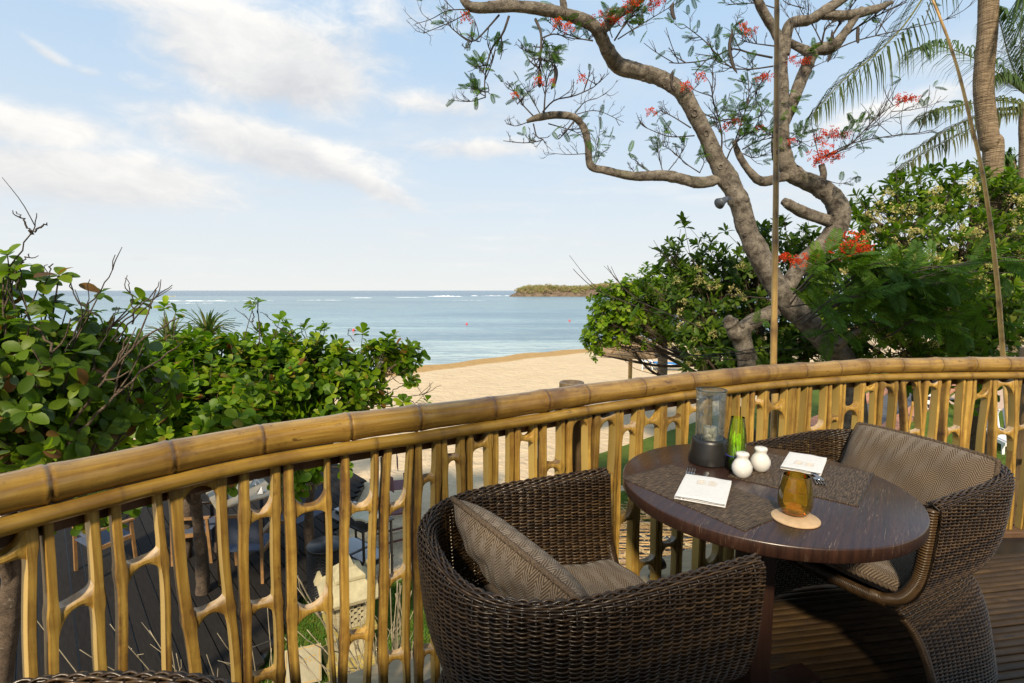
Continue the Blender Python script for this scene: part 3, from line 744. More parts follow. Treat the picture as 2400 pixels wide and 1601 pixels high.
fence = thing('bamboo_railing', 'curved railing of split bamboo pieces under a thick bamboo handrail', 'railing', (*fpt(1.8), 0.0))
def culm(ss, z, rad, nodes, off, name, mat, seed, res=0.004):
    rg = np.random.default_rng(seed); s = np.arange(ss[0], ss[1], res)
    rr = np.full(len(s), rad); dk = np.zeros(len(s))
    for nd in nodes:
        d = (s - nd) / (rad * 0.30); kq = rg.uniform(0.5, 1.25)
        rr += kq * rad * 0.070 * np.exp(-d ** 2 * 0.14) - kq * rad * 0.075 * np.exp(-((s - nd - rad * 0.06) / (rad * 0.075)) ** 2) + rad * 0.03 * np.exp(-((s - nd + rad * 0.16) / (rad * 0.10)) ** 2)
        dk = np.maximum(dk, np.exp(-((s - nd - rad * 0.05) / (rad * 0.11)) ** 2) * 0.95); dk = np.maximum(dk, rg.uniform(0.1, 0.55) * np.exp(-((s - nd - rg.normal(0, rad * 0.4)) / (rad * rg.uniform(0.4, 1.1))) ** 2))
    kn = np.linspace(ss[0], ss[1], 26); sm_ = lambda a: spline(np.c_[kn, a, a], len(s))[:, 1]; wob = sm_(rg.normal(0, rad * 0.07, 26)); wz = sm_(rg.normal(0, rad * 0.05, 26))
    pts = []
    for q, a, b in zip(s, wob, wz):
        p = fpt(q); t = ftan(q); nn = np.array([-t[1], t[0]]); p = p + nn * (off + a); pts.append((*p, z + b))
    mb = MB(); sd_ = 20; pts = np.array(pts)
    mb.tube(pts, rr, sd_, True, tint=np.c_[dk, dk * 0, dk * 0])
    o = mb.build(name, mat, fence); an = np.linspace(0, 2 * np.pi, sd_, endpoint=False)
    gv = np.stack([np.repeat(s, sd_), np.tile(np.cos(an), len(s)) * rad, np.tile(np.sin(an), len(s)) * rad], -1)
    at = o.data.attributes.new('grain', 'FLOAT_VECTOR', 'POINT'); at.data.foreach_set('vector', gv.astype(np.float32).ravel())
    return o
nodes1 = [fs(u, 1000)[0] for u in (95, 393, 610, 817, 978, 1149, 1271, 1366, 1496, 1606, 1695, 1780, 1869, 1948, 2012, 2091, 2183, 2262, 2336)]
culm((0.03, FS[-1] - 0.03), 0.9485, 0.0405, [0.25, 0.55] + nodes1 + [nodes1[-1] + 0.2 * i for i in range(1, 5)], 0.0, 'handrail', M['rail'], 1)
nodes2 = [fs(u, 1000)[0] for u in (262, 875, 1023, 1361, 1585, 1822, 1935, 2135, 2250, 2355)]
culm((0.03, FS[-1] - 0.03), 0.8920, 0.0190, nodes2, -0.025, 'thin_rail', M['rail2'], 2)
fence_sweep([(0.02, -0.02), (0.055, -0.02), (0.055, 0.02), (0.02, 0.02)], 0.856, 0.0).build('backing_batten', M['beam'], fence, smooth=False)

# --- split culms: (left, right) at the top, (left, right) at bottom, height of the bottom reading, nodes (v)
BAL = [((-190, -95), None, [1330]), ((-85, 68), (-40, 80, 1601), [1290]), ((95, 225), (120, 256, 1601), [1430]), ((258, 376), (272, 400, 1601), [1331]),
       ((394, 525), (445, 560, 1601), [1140, 1450]), ((554, 648), (573, 669, 1601), [1198, 1425, 1598]), ((661, 770), (684, 786, 1601), [1184, 1425]),
       ((795, 881), (799, 871, 1601), [1184, 1491]), ((897, 966), (888, 957, 1601), [1178, 1353, 1537]), ((970, 1029), (974, 1026, 1601), [1127, 1529]),
       ((1033, 1087), None, [1077]), ((1091, 1147), None, [1036]), ((1152, 1201), None, [1420]), ((1203, 1252), None, [1020]), ((1264, 1315), None, [977, 1094]),
       ((1326, 1380), None, [984]), ((1386, 1443), None, [986, 1136, 1288]), ((1446, 1491), None, [1008, 1205, 1420]), ((1493, 1547), None, [981, 1318]),
       ((1549, 1599), None, [990, 1275]), ((1601, 1650), None, [954, 1350]), ((1655, 1699), None, [1180, 1305]), ((1703, 1723), None, []), ((1726, 1751), None, []), ((1753, 1790), None, [947]),
       ((1792, 1842), None, [952]), ((1845, 1860), None, []), ((1862, 1886), None, []), ((1891, 1934), None, [1009]), ((1936, 1966), None, [983]), ((1969, 2012), None, [959]),
       ((2016, 2053), None, [906]), ((2054, 2096), None, [906]), ((2101, 2146), (2121, 2162, 1030), [894, 1018]), ((2161, 2198), None, [898, 1036]),
       ((2212, 2254), (2199, 2243, 1060), [1013]), ((2257, 2271), None, []), ((2272, 2315), None, [924]), ((2320, 2377), (2318, 2372, 1080), [902, 1010]), ((2380, 2424), None, [997]), ((2430, 2475), None, [930, 1060])]
def rail_v(u): return float(np.interp(u, [p[0] for p in RT], [p[1] for p in RT]))
def baluster(tp, bt, nodes, i):
    rg = np.random.default_rng(100 + i)
    vt = rail_v(tp[0]) + 120 * 0.6
    sl, _ = fs(tp[0], vt); sr, _ = fs(tp[1], vt)
    if tp[0] < 0:
        sl, sr = max(sl, 0.06), max(sr, 0.10)
        if i == 0: sr = fs(20, vt)[0] - 0.14; sl = sr - 0.10
        else: sl = fs(0, vt)[0] - 0.075
    zt = 0.885; zb = 0.013
    if bt:
        bl, z1 = fs(max(bt[0], 2), bt[2]); br, z2 = fs(bt[1], bt[2]); zz = 0.5 * (z1 + z2)
        if bt[0] < 2: bl = sl + (br - sr)
        k = (0.85 - zb) / max(0.85 - zz, 0.1); k = min(k, 2.2); bl = sl + (bl - sl) * k; br = sr + (br - sr) * k
    else:
        ln = rg.normal(0, 0.004); bl, br = sl + ln, sr + ln
    sm = 0.5 * (sl + sr); c = fpt(sm); t = ftan(sm)
    um = 0.5 * (tp[0] + tp[1]); nz = [fs(max(um, 5), v)[1] for v in nodes]; nz = [z for z in nz if 0.05 < z < 0.885]
    zs = np.linspace(zb, zt, 46); k = (zt - zs) / (zt - zb)
    L = (sl - sm) + (bl - sl) * k; Rr = (sr - sm) + (br - sr) * k
    W_ = (sr - sl); tl = min(0.014 + 0.012 * rg.random(), W_ * 0.27); tr = min(0.012 + 0.010 * rg.random(), W_ * 0.25)
    dep = 0.016 + 0.007 * rg.random()
    curve = 0.004 * np.sin(zs * 5 + rg.random() * 6) + 0.0022 * np.sin(zs * 14 + rg.random() * 6)
    mb = MB(); char = 0.55 if rg.random() < 0.35 else 0.0
    plain = not nodes and W_ < 0.055
    def stile(x0, x1, side):
        v = []; f = []; tt = []
        for z, a, b in zip(zs, x0, x1):
            bul = sum(math.exp(-((z - q) / 0.016) ** 2) for q in nz); fil = sum(math.exp(-((z - q) / 0.030) ** 2) for q in nz)
            o_ = 0.0032 * bul
            lo, hi = (a - o_, b + 0.004 * fil) if side < 0 else (a - 0.004 * fil, b + o_)
            m_ = 0.5 * (lo + hi); hw = 0.5 * (hi - lo); dd_ = dep * (1 + 0.12 * bul)
            ch = 0.0
            ring = [(-1, -0.80), (-0.86, -0.98), (0.0, -1.0), (0.86, -0.98), (1, -0.80), (1, 0.8), (0.8, 1.0), (-0.8, 1.0), (-1, 0.8)]
            bow = 0.006 * side
            for (rx, ry) in ring:
                v.append((m_ + hw * rx + bow * (1 - ry ** 2) * 0.5, dd_ * ry, z))
                tt.append((0.22 * bul * (1 if ry < 0 else 0.5) + (0.34 + char * (0.5 + 0.5 * math.sin(z * 9 + i))) * (abs(rx) > 0.85) + 0.12 * (ry > 0), 0, 1.0 if rx * side < -0.9 else 0.0))
        kk = 9
        for a in range(len(zs) - 1):
            for j in range(kk): l = (j + 1) % kk; f.append((a * kk + j, a * kk + l, (a + 1) * kk + l, (a + 1) * kk + j))
        f.append(tuple(range(kk))[::-1]); f.append(tuple((len(zs) - 1) * kk + j for j in range(kk)))
        mb.add(v, f, np.array(tt))
    if plain:
        stile(L + curve, Rr + curve, 1)
    else:
        stile(L + curve, L + tl + curve, -1); stile(Rr - tr + curve, Rr + curve, 1)
    for zi, zn in enumerate(nz):
        if plain: break
        kz = (zt - zn) / (zt - zb); cx = 0.004 * math.sin(zn * 5)
        xl = (sl - sm) + (bl - sl) * kz + tl * 0.90 + np.interp(zn, zs, curve); xr = (sr - sm) + (br - sr) * kz - tr * 0.90 + np.interp(zn, zs, curve)
        nx = 25; q = np.sin(np.linspace(-math.pi / 2, math.pi / 2, nx)); xx = 0.5 * (xl + xr) + 0.5 * (xr - xl) * q
        rf = min(0.052, (0.40 + 0.08 * rg.random()) * (xr - xl)); dd1 = 0.5 * (xr - xl) * (1 - np.abs(q))
        th_ = 0.0085 + np.where(dd1 < rf, rf - np.sqrt(np.clip(rf ** 2 - (rf - dd1) ** 2, 0, None)), 0.0)
        sag = rg.choice([-1, 1, 1]) * (0.006 + 0.008 * rg.random()) * (1 - q ** 2) + rg.normal(0, 0.004) * q
        dp = dep * (0.97 - 0.06 * (1 - q ** 2))
        pale = rg.random() < 0.6; burnt = 0.75 if rg.random() < 0.2 else 0.12
        v = []; f = []; tt = []
        for a in range(nx):
            up = zn + sag[a] + th_[a]; lo = zn + sag[a] - th_[a]; dsh = 0.006 * (1 - q[a] ** 2)
            sec = [(-dp[a], lo + (up - lo) * 0.30), (-dp[a], lo + (up - lo) * 0.70), (-dp[a] * 0.8, up), (0, up - dsh), (dp[a] * 0.8, up), (dp[a], zn + sag[a]), (dp[a] * 0.8, lo), (0, lo + dsh), (-dp[a] * 0.8, lo)]
            for si, (yy, z) in enumerate(sec):
                v.append((xx[a], yy, z)); tt.append((burnt if si in (2, 3, 4) else 0.12, 0.9 * (pale and si in (2, 3, 4)), 0))
        kk = 9
        for a in range(nx - 1):
            for j in range(kk): l = (j + 1) % kk; f.append((a * kk + j, (a + 1) * kk + j, (a + 1) * kk + l, a * kk + l))
        mb.add(v, f, np.array(tt))
    o = mb.build('split_culm', M['slice'], None, org=(0, 0, 0)); o.parent = fence; es = o.modifiers.new('crisp', 'EDGE_SPLIT'); es.split_angle = R(28)
    org = fence['_org']; o.location = (c[0] - org[0], c[1] - org[1], 0); o.rotation_euler = (0, 0, math.atan2(t[1], t[0]))
    return o
for i, (a, b, c) in enumerate(BAL): baluster(a, b, c, i)

# stout posts that carry the terrace, cut off above the rail
def post(u, v, Y, z_top, r, label):
    p = P(u, v, Y); mb = MB(); zs = np.linspace(GZ - 0.1, z_top, 40)
    rr = r * (1 + 0.03 * np.sin(zs * 3)); nd = [-1.9, -1.4, -0.9, -0.4, 0.1, 0.55]; tt = np.zeros((40, 3))
    for q in nd: rr = rr + 0.006 * np.exp(-((zs - q) / 0.03) ** 2); tt[:, 0] = np.maximum(tt[:, 0], 0.6 * np.exp(-((zs - q) / 0.03) ** 2))
    mb.tube(np.c_[np.full(40, p[0]), np.full(40, p[1]), zs], rr, 20, False, tint=tt)
    mb.lathe([(rr[-1], z_top), (r * 0.97, z_top + 0.004), (r * 0.80, z_top + 0.004), (r * 0.78, z_top - 0.03), (0.001, z_top - 0.035)], (p[0], p[1], 0), 20, tint=(0.3, 0.2, 0))
    t_ = thing('support_post', label, 'post', (p[0], p[1], GZ)); mb.build('culm', M['stump'], t_)
post(1340, 900, 2.12, 0.965, 0.052, 'stout grey bamboo post cut off just behind the middle of the handrail')
post(2415, 900, 2.93, 1.02, 0.06, 'grey bamboo post rising behind the right end of the handrail')

# slender poles beyond the railing
def slender(pts, rads, nodes_v, label, name='bamboo_pole'):
    p = spline(pts, 90); r = np.interp(np.linspace(0, 1, 90), np.linspace(0, 1, len(rads)), rads); tt = np.zeros((90, 3))
    L = np.linspace(0, 1, 90)
    for q in nodes_v: r = r * (1 + 0.12 * np.exp(-((L - q) / 0.008) ** 2)); tt[:, 0] = np.maximum(tt[:, 0], 0.8 * np.exp(-((L - q) / 0.008) ** 2))
    t_ = thing(name, label, 'pole', tuple(p[0])); mb = MB(); mb.tube(p, r, 12, True, tint=tt); mb.build('culm', M['pole'], t_)
slender([P(1812, 1050, 3.0) * [1, 1, 0] + [0, 0, GZ], P(1812, 1050, 3.0), P(1813, 850, 3.0), P(1818, 500, 3.0), P(1820, 200, 3.0), P(1821, -60, 3.0)], [0.0215, 0.0195, 0.0185, 0.016, 0.0138, 0.0125], [0.2, 0.33, 0.45, 0.56, 0.655, 0.745, 0.83, 0.93], 'straight upright bamboo pole behind the middle of the railing')
slender([P(2428, 1830, 4.0), P(2356, 900, 4.0), P(2335, 640, 4.0), P(2307, 430, 4.0), P(2274, 280, 4.02), P(2238, 140, 4.05), P(2190, 10, 4.1), P(2140, -90, 4.2)], [0.022, 0.0175, 0.0155, 0.0135, 0.0115, 0.0095, 0.008, 0.007], [0.22, 0.36, 0.45, 0.53, 0.6, 0.665, 0.73, 0.79, 0.85, 0.91], 'curving tapered bamboo pole leaning left in front of the palm trunk')

# ================================================================== CHAIRS
def u_path(front=0.30, back=0.395, half=0.33, n=600, e=2.85):
    ph = np.linspace(-math.pi / 2, math.pi / 2, 500)
    bx = -back * np.abs(np.cos(ph)) ** (2 / e); by = half * np.sign(np.sin(ph)) * np.abs(np.sin(ph)) ** (2 / e)
    a = np.c_[np.linspace(front, 0, 120), np.full(120, -half)]; b = np.c_[np.linspace(0, front, 120), np.full(120, half)]
    p = np.vstack([a[:-1], np.c_[bx, by], b[1:]])
    s = np.concatenate([[0], np.cumsum(np.linalg.norm(np.diff(p, axis=0), axis=1))])
    q = np.linspace(0, s[-1], n); p = np.c_[np.interp(q, s, p[:, 0]), np.interp(q, s, p[:, 1])]
    for _ in range(6): p[1:-1] = 0.25 * p[:-2] + 0.5 * p[1:-1] + 0.25 * p[2:]
    t = np.gradient(p, axis=0); t /= np.linalg.norm(t, axis=1)[:, None]
    return p, np.c_[-t[:, 1], t[:, 0]], q
def arc_profile(pts, step):
    pts = spline(np.c_[pts, np.zeros(len(pts))], 300)[:, :2]
    s = np.concatenate([[0], np.cumsum(np.linalg.norm(np.diff(pts, axis=0), axis=1))]); q = np.arange(0, s[-1], step)
    o = np.c_[np.interp(q, s, pts[:, 0]), np.interp(q, s, pts[:, 1])]; t = np.gradient(o, axis=0); t /= np.linalg.norm(t, axis=1)[:, None]
    return o, np.c_[t[:, 1], -t[:, 0]]

def strand_tube(mb, P_, r, sides=4):
    """light tube for a woven strand"""
    n = len(P_); T = np.gradient(P_, axis=0); T /= np.linalg.norm(T, axis=1)[:, None] + 1e-9
    B = np.cross(T, np.array([0, 0, 1.0])); B /= np.linalg.norm(B, axis=1)[:, None] + 1e-9; C = np.cross(B, T)
    a = np.linspace(0, 2 * np.pi, sides, endpoint=False) + np.pi / 4
    v = P_[:, None] + r * (np.cos(a)[None, :, None] * B[:, None] + np.sin(a)[None, :, None] * C[:, None])
    i = np.arange(n - 1)[:, None] * sides; j = np.arange(sides)[None]; k = (j + 1) % sides
    f = np.stack([i + j, i + k, i + sides + k, i + sides + j], -1).reshape(-1, 4)
    mb.v.append(v.reshape(-1, 3)); mb.f += (f + mb.n).tolist(); mb.n += n * sides

PITCH = 0.0265
def make_chair(label):
    ch = thing('wicker_chair', label, 'chair', (0, 0, 0), 0, 'brown wicker tub chairs', world=False)
    pth, nrm, sl_ = u_path(); L = sl_[-1]; ns = int(round(L / PITCH)); pit = L / ns
    smp = 4 * ns + 1; sq = np.linspace(0, L, smp)
    PX = np.c_[np.interp(sq, sl_, pth[:, 0]), np.interp(sq, sl_, pth[:, 1])]; NX = np.c_[np.interp(sq, sl_, nrm[:, 0]), np.interp(sq, sl_, nrm[:, 1])]
    NX /= np.linalg.norm(NX, axis=1)[:, None]
    rg = np.random.default_rng(5)
    def rows(prof, pn_, amp, rad, name, front=None, phase=0):
        for i, ((o, z), (no, nz)) in enumerate(zip(prof, pn_)):
            wv = amp * np.cos(math.pi * sq / pit + math.pi * (i + phase)) * rg.uniform(0.85, 1.1)
            off = o + no * wv; zz = z + nz * wv + 0.0006 * np.sin(sq * 40 + i * 2.1)
            A = np.c_[PX + NX * off[:, None], zz]
            if front is not None: A = A[PX[:, 0] < front(z)]
            if len(A) < 6: continue
            mb = MB(); strand_tube(mb, A, rad); mb.build(name, M['wicker'], ch, org=(0, 0, 0))
    # shell: outside wall, rolled rim, inside wall
    out = [(-0.150, 0.372), (-0.105, 0.379), (-0.066, 0.400), (-0.034, 0.440), (-0.014, 0.50), (-0.002, 0.58), (0.004, 0.66), (0.006, 0.708), (0.002, 0.728), (-0.013, 0.740), (-0.028, 0.728), (-0.034, 0.705), (-0.038, 0.62), (-0.046, 0.53), (-0.062, 0.45), (-0.08, 0.42)]
    pr, pnm = arc_profile(out, 0.0051)
    rows(pr, pnm, 0.0042, 0.0027, 'strand')
    # flared foot, open in an arch at the front
    foot = [(-0.130, 0.366), (-0.092, 0.348), (-0.055, 0.302), (-0.026, 0.220), (-0.006, 0.12), (0.012, 0.012)]
    front_of = lambda z: 0.285 - 0.10 * np.clip(1 - np.asarray(z) / 0.366, 0, 1) ** 0.6
    pr2, pn2 = arc_profile(foot, 0.0056)
    rows(pr2, pn2, 0.0034, 0.0029, 'foot_strand', front_of, 1)
    # upright stakes
    for k in range(0, ns + 1):
        s = k * pit; p = np.array([np.interp(s, sl_, pth[:, 0]), np.interp(s, sl_, pth[:, 1])]); n_ = np.array([np.interp(s, sl_, nrm[:, 0]), np.interp(s, sl_, nrm[:, 1])])
        A = np.c_[p + n_ * pr[:, :1], pr[:, 1]][::5]; mb = MB(); strand_tube(mb, A, 0.0021, 4)
        B_ = np.c_[p + n_ * pr2[:, :1], pr2[:, 1]]; B_ = B_[p[0] < front_of(B_[:, 2])][::5]
        if len(B_) > 3: strand_tube(mb, B_, 0.0024, 4)
        mb.build('stake', M['stake'], ch, org=(0, 0, 0))
    # bound front edges of the arms, of the foot, and the front seat rail
    def wrapped(A, r, name, turns, rw=0.0026):
        A = spline(A, 160); mb = MB(); mb.tube(A, r * 0.86, 8)
        T = np.gradient(A, axis=0); T /= np.linalg.norm(T, axis=1)[:, None]; ref = np.array([0.2, 1, 0.3]); N_ = unit(np.cross(T, ref)); B_ = np.cross(T, N_)
        m_ = turns * 8; q = np.linspace(0, 159, m_); an = np.linspace(0, turns * 2 * np.pi, m_)
        C = np.stack([np.interp(q, np.arange(160), A[:, c]) for c in range(3)], -1); Nq = np.stack([np.interp(q, np.arange(160), N_[:, c]) for c in range(3)], -1); Bq = np.stack([np.interp(q, np.arange(160), B_[:, c]) for c in range(3)], -1)
        H_ = C + r * (np.cos(an)[:, None] * Nq + np.sin(an)[:, None] * Bq); mb.tube(H_, rw, 4)
        return mb.build(name, M['wicker'], ch, org=(0, 0, 0))
    for sgn in (-1, 1):
        y = 0.33 * sgn
        wrapped([(0.300, y - sgn * 0.155, 0.384), (0.302, y - sgn * 0.115, 0.392), (0.303, y - sgn * 0.075, 0.418), (0.303, y - sgn * 0.047, 0.46), (0.302, y - sgn * 0.028, 0.52), (0.301, y - sgn * 0.018, 0.62), (0.299, y - sgn * 0.013, 0.722)], 0.0165, 'arm_edge', 74)
        zz = np.linspace(0.335, 0.012, 14); xx = front_of(zz); oo = np.interp(-zz, -pr2[:, 1], pr2[:, 0])
        wrapped(np.c_[xx, sgn * (0.33 + oo), zz], 0.010, 'foot_edge', 60)
    wrapped([(0.300, -0.22, 0.384), (0.306, -0.12, 0.380), (0.308, 0, 0.379), (0.306, 0.12, 0.380), (0.300, 0.22, 0.384)], 0.017, 'seat_rail', 90)
    mb = MB(); A = PX[::4]; inner = np.c_[A - NX[::4] * 0.145, np.full(len(A), 0.382)]
    mb.add(inner, [tuple(range(len(inner)))]); mb.build('seat_board', M['stake'], ch, smooth=False, org=(0, 0, 0))
    return ch

def cushion(w_, d_, h, sq=5.0, puff=0.55, n=34, uvs=1.0, name='cushion', sag=0.0):
    """a stuffed cushion; w along x, d along y, seam round the middle"""
    g_ = np.linspace(-1, 1, n); a, b = np.meshgrid(g_, g_)
    x = a * np.sqrt(1 - 0.10 * b ** 2 * np.abs(a) ** 6); y = b * np.sqrt(1 - 0.10 * a ** 2 * np.abs(b) ** 6)
    th_ = np.clip((1 - np.abs(a) ** sq) * (1 - np.abs(b) ** sq), 0, 1) ** puff
    wr = 0.006 * np.sin(a * 7 + b * 3) * np.sin(b * 5) * th_ + 0.004 * np.sin(a * 13 - b * 9) * th_
    dip = sag * np.exp(-((a - 0.1) ** 2 + b ** 2) * 2.2)
    X = x * w_ / 2; Y = y * d_ / 2; Zt = th_ * h / 2 + wr - dip * th_; Zb = -th_ * h / 2
    v = np.concatenate([np.stack([X, Y, Zt], -1).reshape(-1, 3), np.stack([X, Y, Zb], -1).reshape(-1, 3)])
    idx = np.arange(n * n).reshape(n, n); q = np.stack([idx[:-1, :-1], idx[:-1, 1:], idx[1:, 1:], idx[1:, :-1]], -1).reshape(-1, 4)
    mb = MB(); mb.v = [v]; mb.f = q.tolist() + (q[:, ::-1] + n * n).tolist(); mb.n = len(v)
    me = mb.mesh(name, M['fabric']); uvl = me.uv_layers.new(name='UVMap')
    li = np.zeros(len(me.loops), int); me.loops.foreach_get('vertex_index', li)
    uvl.data.foreach_set('uv', (v[li][:, :2] * uvs).astype(np.float32).ravel())
    ring = [(X[0, i], Y[0, i], 0) for i in range(n)] + [(X[i, -1], Y[i, -1], 0) for i in range(1, n)] + [(X[-1, i], Y[-1, i], 0) for i in range(n - 2, -1, -1)] + [(X[i, 0], Y[i, 0], 0) for i in range(n - 2, -1, -1)]
    pm = MB(); pm.tube(np.array(ring), 0.0075, 8, False)
    an = np.arange(0, len(ring) * 4); rr_ = np.array(ring); q = np.linspace(0, len(ring) - 1, len(ring) * 5)
    C = np.stack([np.interp(q, np.arange(len(ring)), rr_[:, c]) for c in range(3)], -1); T = unit(np.gradient(C, axis=0)); N_ = unit(np.cross(T, [0, 0, 1.0])); B_ = np.cross(T, N_)
    tw = q * 2.1
    for ph in (0, 2.09, 4.19):
        pm.tube(C + 0.0042 * (np.cos(tw + ph)[:, None] * N_ + np.sin(tw + ph)[:, None] * B_), 0.0046, 5, False)
    return me, pm.mesh('piping', M['piping'])
def place_cushion(name, label, meshes, M4, group):
    t_ = thing(name, label, 'cushion', (0, 0, 0), 0, group, world=False); t_.matrix_world = M4
    link('cover', meshes[0], t_); link('piping', meshes[1], t_)
    return t_
seat_m = cushion(0.55, 0.53, 0.085, 9, 0.42, name='seat cover', sag=0.012)
pil_m = cushion(0.515, 0.37, 0.13, 3.6, 0.60, name='pillow cover', sag=-0.004)
chair0 = make_chair('dark brown wicker tub chair with its back to the viewer, nearest the table')
CH = [((0.169, 1.304), R(22.7), 'dark brown wicker tub chair seen from behind left of the round table', 'left chair'),
      ((1.338, 1.838), R(206.5), 'dark brown wicker tub chair facing left beyond the right edge of the table', 'right chair'),
      ((-0.612, 0.376), R(-90), 'dark wicker chair of which only the rim shows at the bottom left', 'corner chair')]
for i, ((x, y), rz, lab, nm) in enumerate(CH):
    c = chair0 if i == 0 else copy_tree(chair0)
    c.location = (x, y, 0); c.rotation_euler = (0, 0, rz); c['label'] = lab
    base = Matrix.Translation((x, y, 0)) @ Matrix.Rotation(rz, 4, 'Z')
    if i < 2:
        place_cushion('seat_cushion', ['flat taupe herringbone seat cushion in the left wicker chair', 'flat taupe herringbone seat cushion in the right chair, half under the table'][i], seat_m, base @ Matrix.Translation((0.030, 0, 0.432)), 'taupe seat cushions')
        A_, B_, bot = [((-0.172, 1.410, 0.765), (0.150, 1.050, 0.680), (0.17, 0.08, -0.30)), ((1.486, 2.150, 0.792), (1.650, 1.680, 0.785), (-0.14, -0.04, -0.36))][i]
        A_, B_, bot = np.array(A_), np.array(B_), np.array(bot); ax_ = unit(B_ - A_); ay_ = unit(-bot - ax_ * np.dot(-bot, ax_)); az_ = np.cross(ax_, ay_); cc_ = 0.5 * (A_ + B_) - ay_ * 0.185
        m4 = Matrix([[ax_[r], ay_[r], az_[r], cc_[r]] for r in range(3)] + [[0, 0, 0, 1]])
        place_cushion('back_pillow', ['taupe herringbone back pillow leaning in the left chair, seen from behind', 'taupe herringbone back pillow leaning upright in the right chair'][i], pil_m, m4, 'taupe back pillows')

# ================================================================== TABLE
TC = np.array([0.776, 1.557]); TR = 0.418; TZ = 0.75
tb = thing('round_table', 'round dark brown pedestal table laid for two', 'table', (*TC, 0), 0, world=False)
ed = 0.004
mb = MB(); mb.lathe([(0.0005, TZ), (TR - ed, TZ), (TR - ed * 0.3, TZ - ed * 0.35), (TR, TZ - ed * 1.2), (TR, TZ - 0.034), (TR - ed, TZ - 0.038), (0.0005, TZ - 0.038)], sides=128)
o = mb.build('tabletop', M['table'], tb, org=(0, 0, 0))
mm = o.modifiers.new('split', 'EDGE_SPLIT'); mm.split_angle = R(45)
ta = R(20); Rt = rotz(ta)
mb = MB(); mb.box((0, 0, 0.36), (0.085, 0.085, 0.70), Rt); finish(mb.build('column', M['column'], tb, smooth=False, org=(0, 0, 0)), 0.004)
mb = MB(); mb.box((0, 0, 0.702), (0.42, 0.07, 0.03), Rt); mb.box((0, 0, 0.7015), (0.07, 0.42, 0.029), Rt); finish(mb.build('top_brace', M['column'], tb, smooth=False, org=(0, 0, 0)), 0.003)
for k in range(2):
    mb = MB(); mb.box((0, 0, 0.022 + k * 0.0015), (0.56, 0.085, 0.040), Rt @ rotz(k * math.pi / 2)); finish(mb.build('foot_bar', M['column'], tb, smooth=False, org=(0, 0, 0)), 0.005)

def quad_sheet(name, label, cat, corners, h, mat, group, n=14, wav=0.0):
    """a thin rectangular piece lying at the given corners; object axes follow its sides"""
    c = np.array(corners); ctr = c.mean(0); ex = unit((c[1] - c[0]) + (c[2] - c[3])); a_ = math.atan2(ex[1], ex[0])
    return ctr, a_
# --- placemats
def placemat(label, px, z):
    c = np.array([Pz(u, v, z)[:2] for u, v in px]); ctr = c.mean(0)
    ex = unit((c[1] - c[0]) + (c[2] - c[3])); a_ = math.atan2(ex[1], ex[0]); L_ = 0.5 * (np.linalg.norm(c[1] - c[0]) + np.linalg.norm(c[2] - c[3])); W_ = 0.5 * (np.linalg.norm(c[3] - c[0]) + np.linalg.norm(c[2] - c[1]))
    t_ = thing('placemat', label, 'placemat', (ctr[0], ctr[1], z), a_, 'woven placemats', world=False)
    mb = MB(); mb.box((0, 0, 0.0012), (L_, W_, 0.0024)); mb.build('weave', M['placemat'], t_, smooth=False, org=(0, 0, 0))
    for s in (-1, 1):
        mb = MB(); mb.box((0, s * (W_ / 2 - 0.003), 0.0027), (L_ - 0.001, 0.0045, 0.0008)); mb.build('stitched_edge', M['placemat_edge'], t_, smooth=False, org=(0, 0, 0))
    return t_
placemat('brown woven placemat on the left half of the table', [(1471, 1119), (1606, 1084), (1828, 1207), (1729, 1249.5)], TZ + 0.0004)
placemat('brown woven placemat on the right half of the table', [(1767, 1119), (1752, 1047), (2091, 1132), (1946, 1181)], TZ + 0.0004)

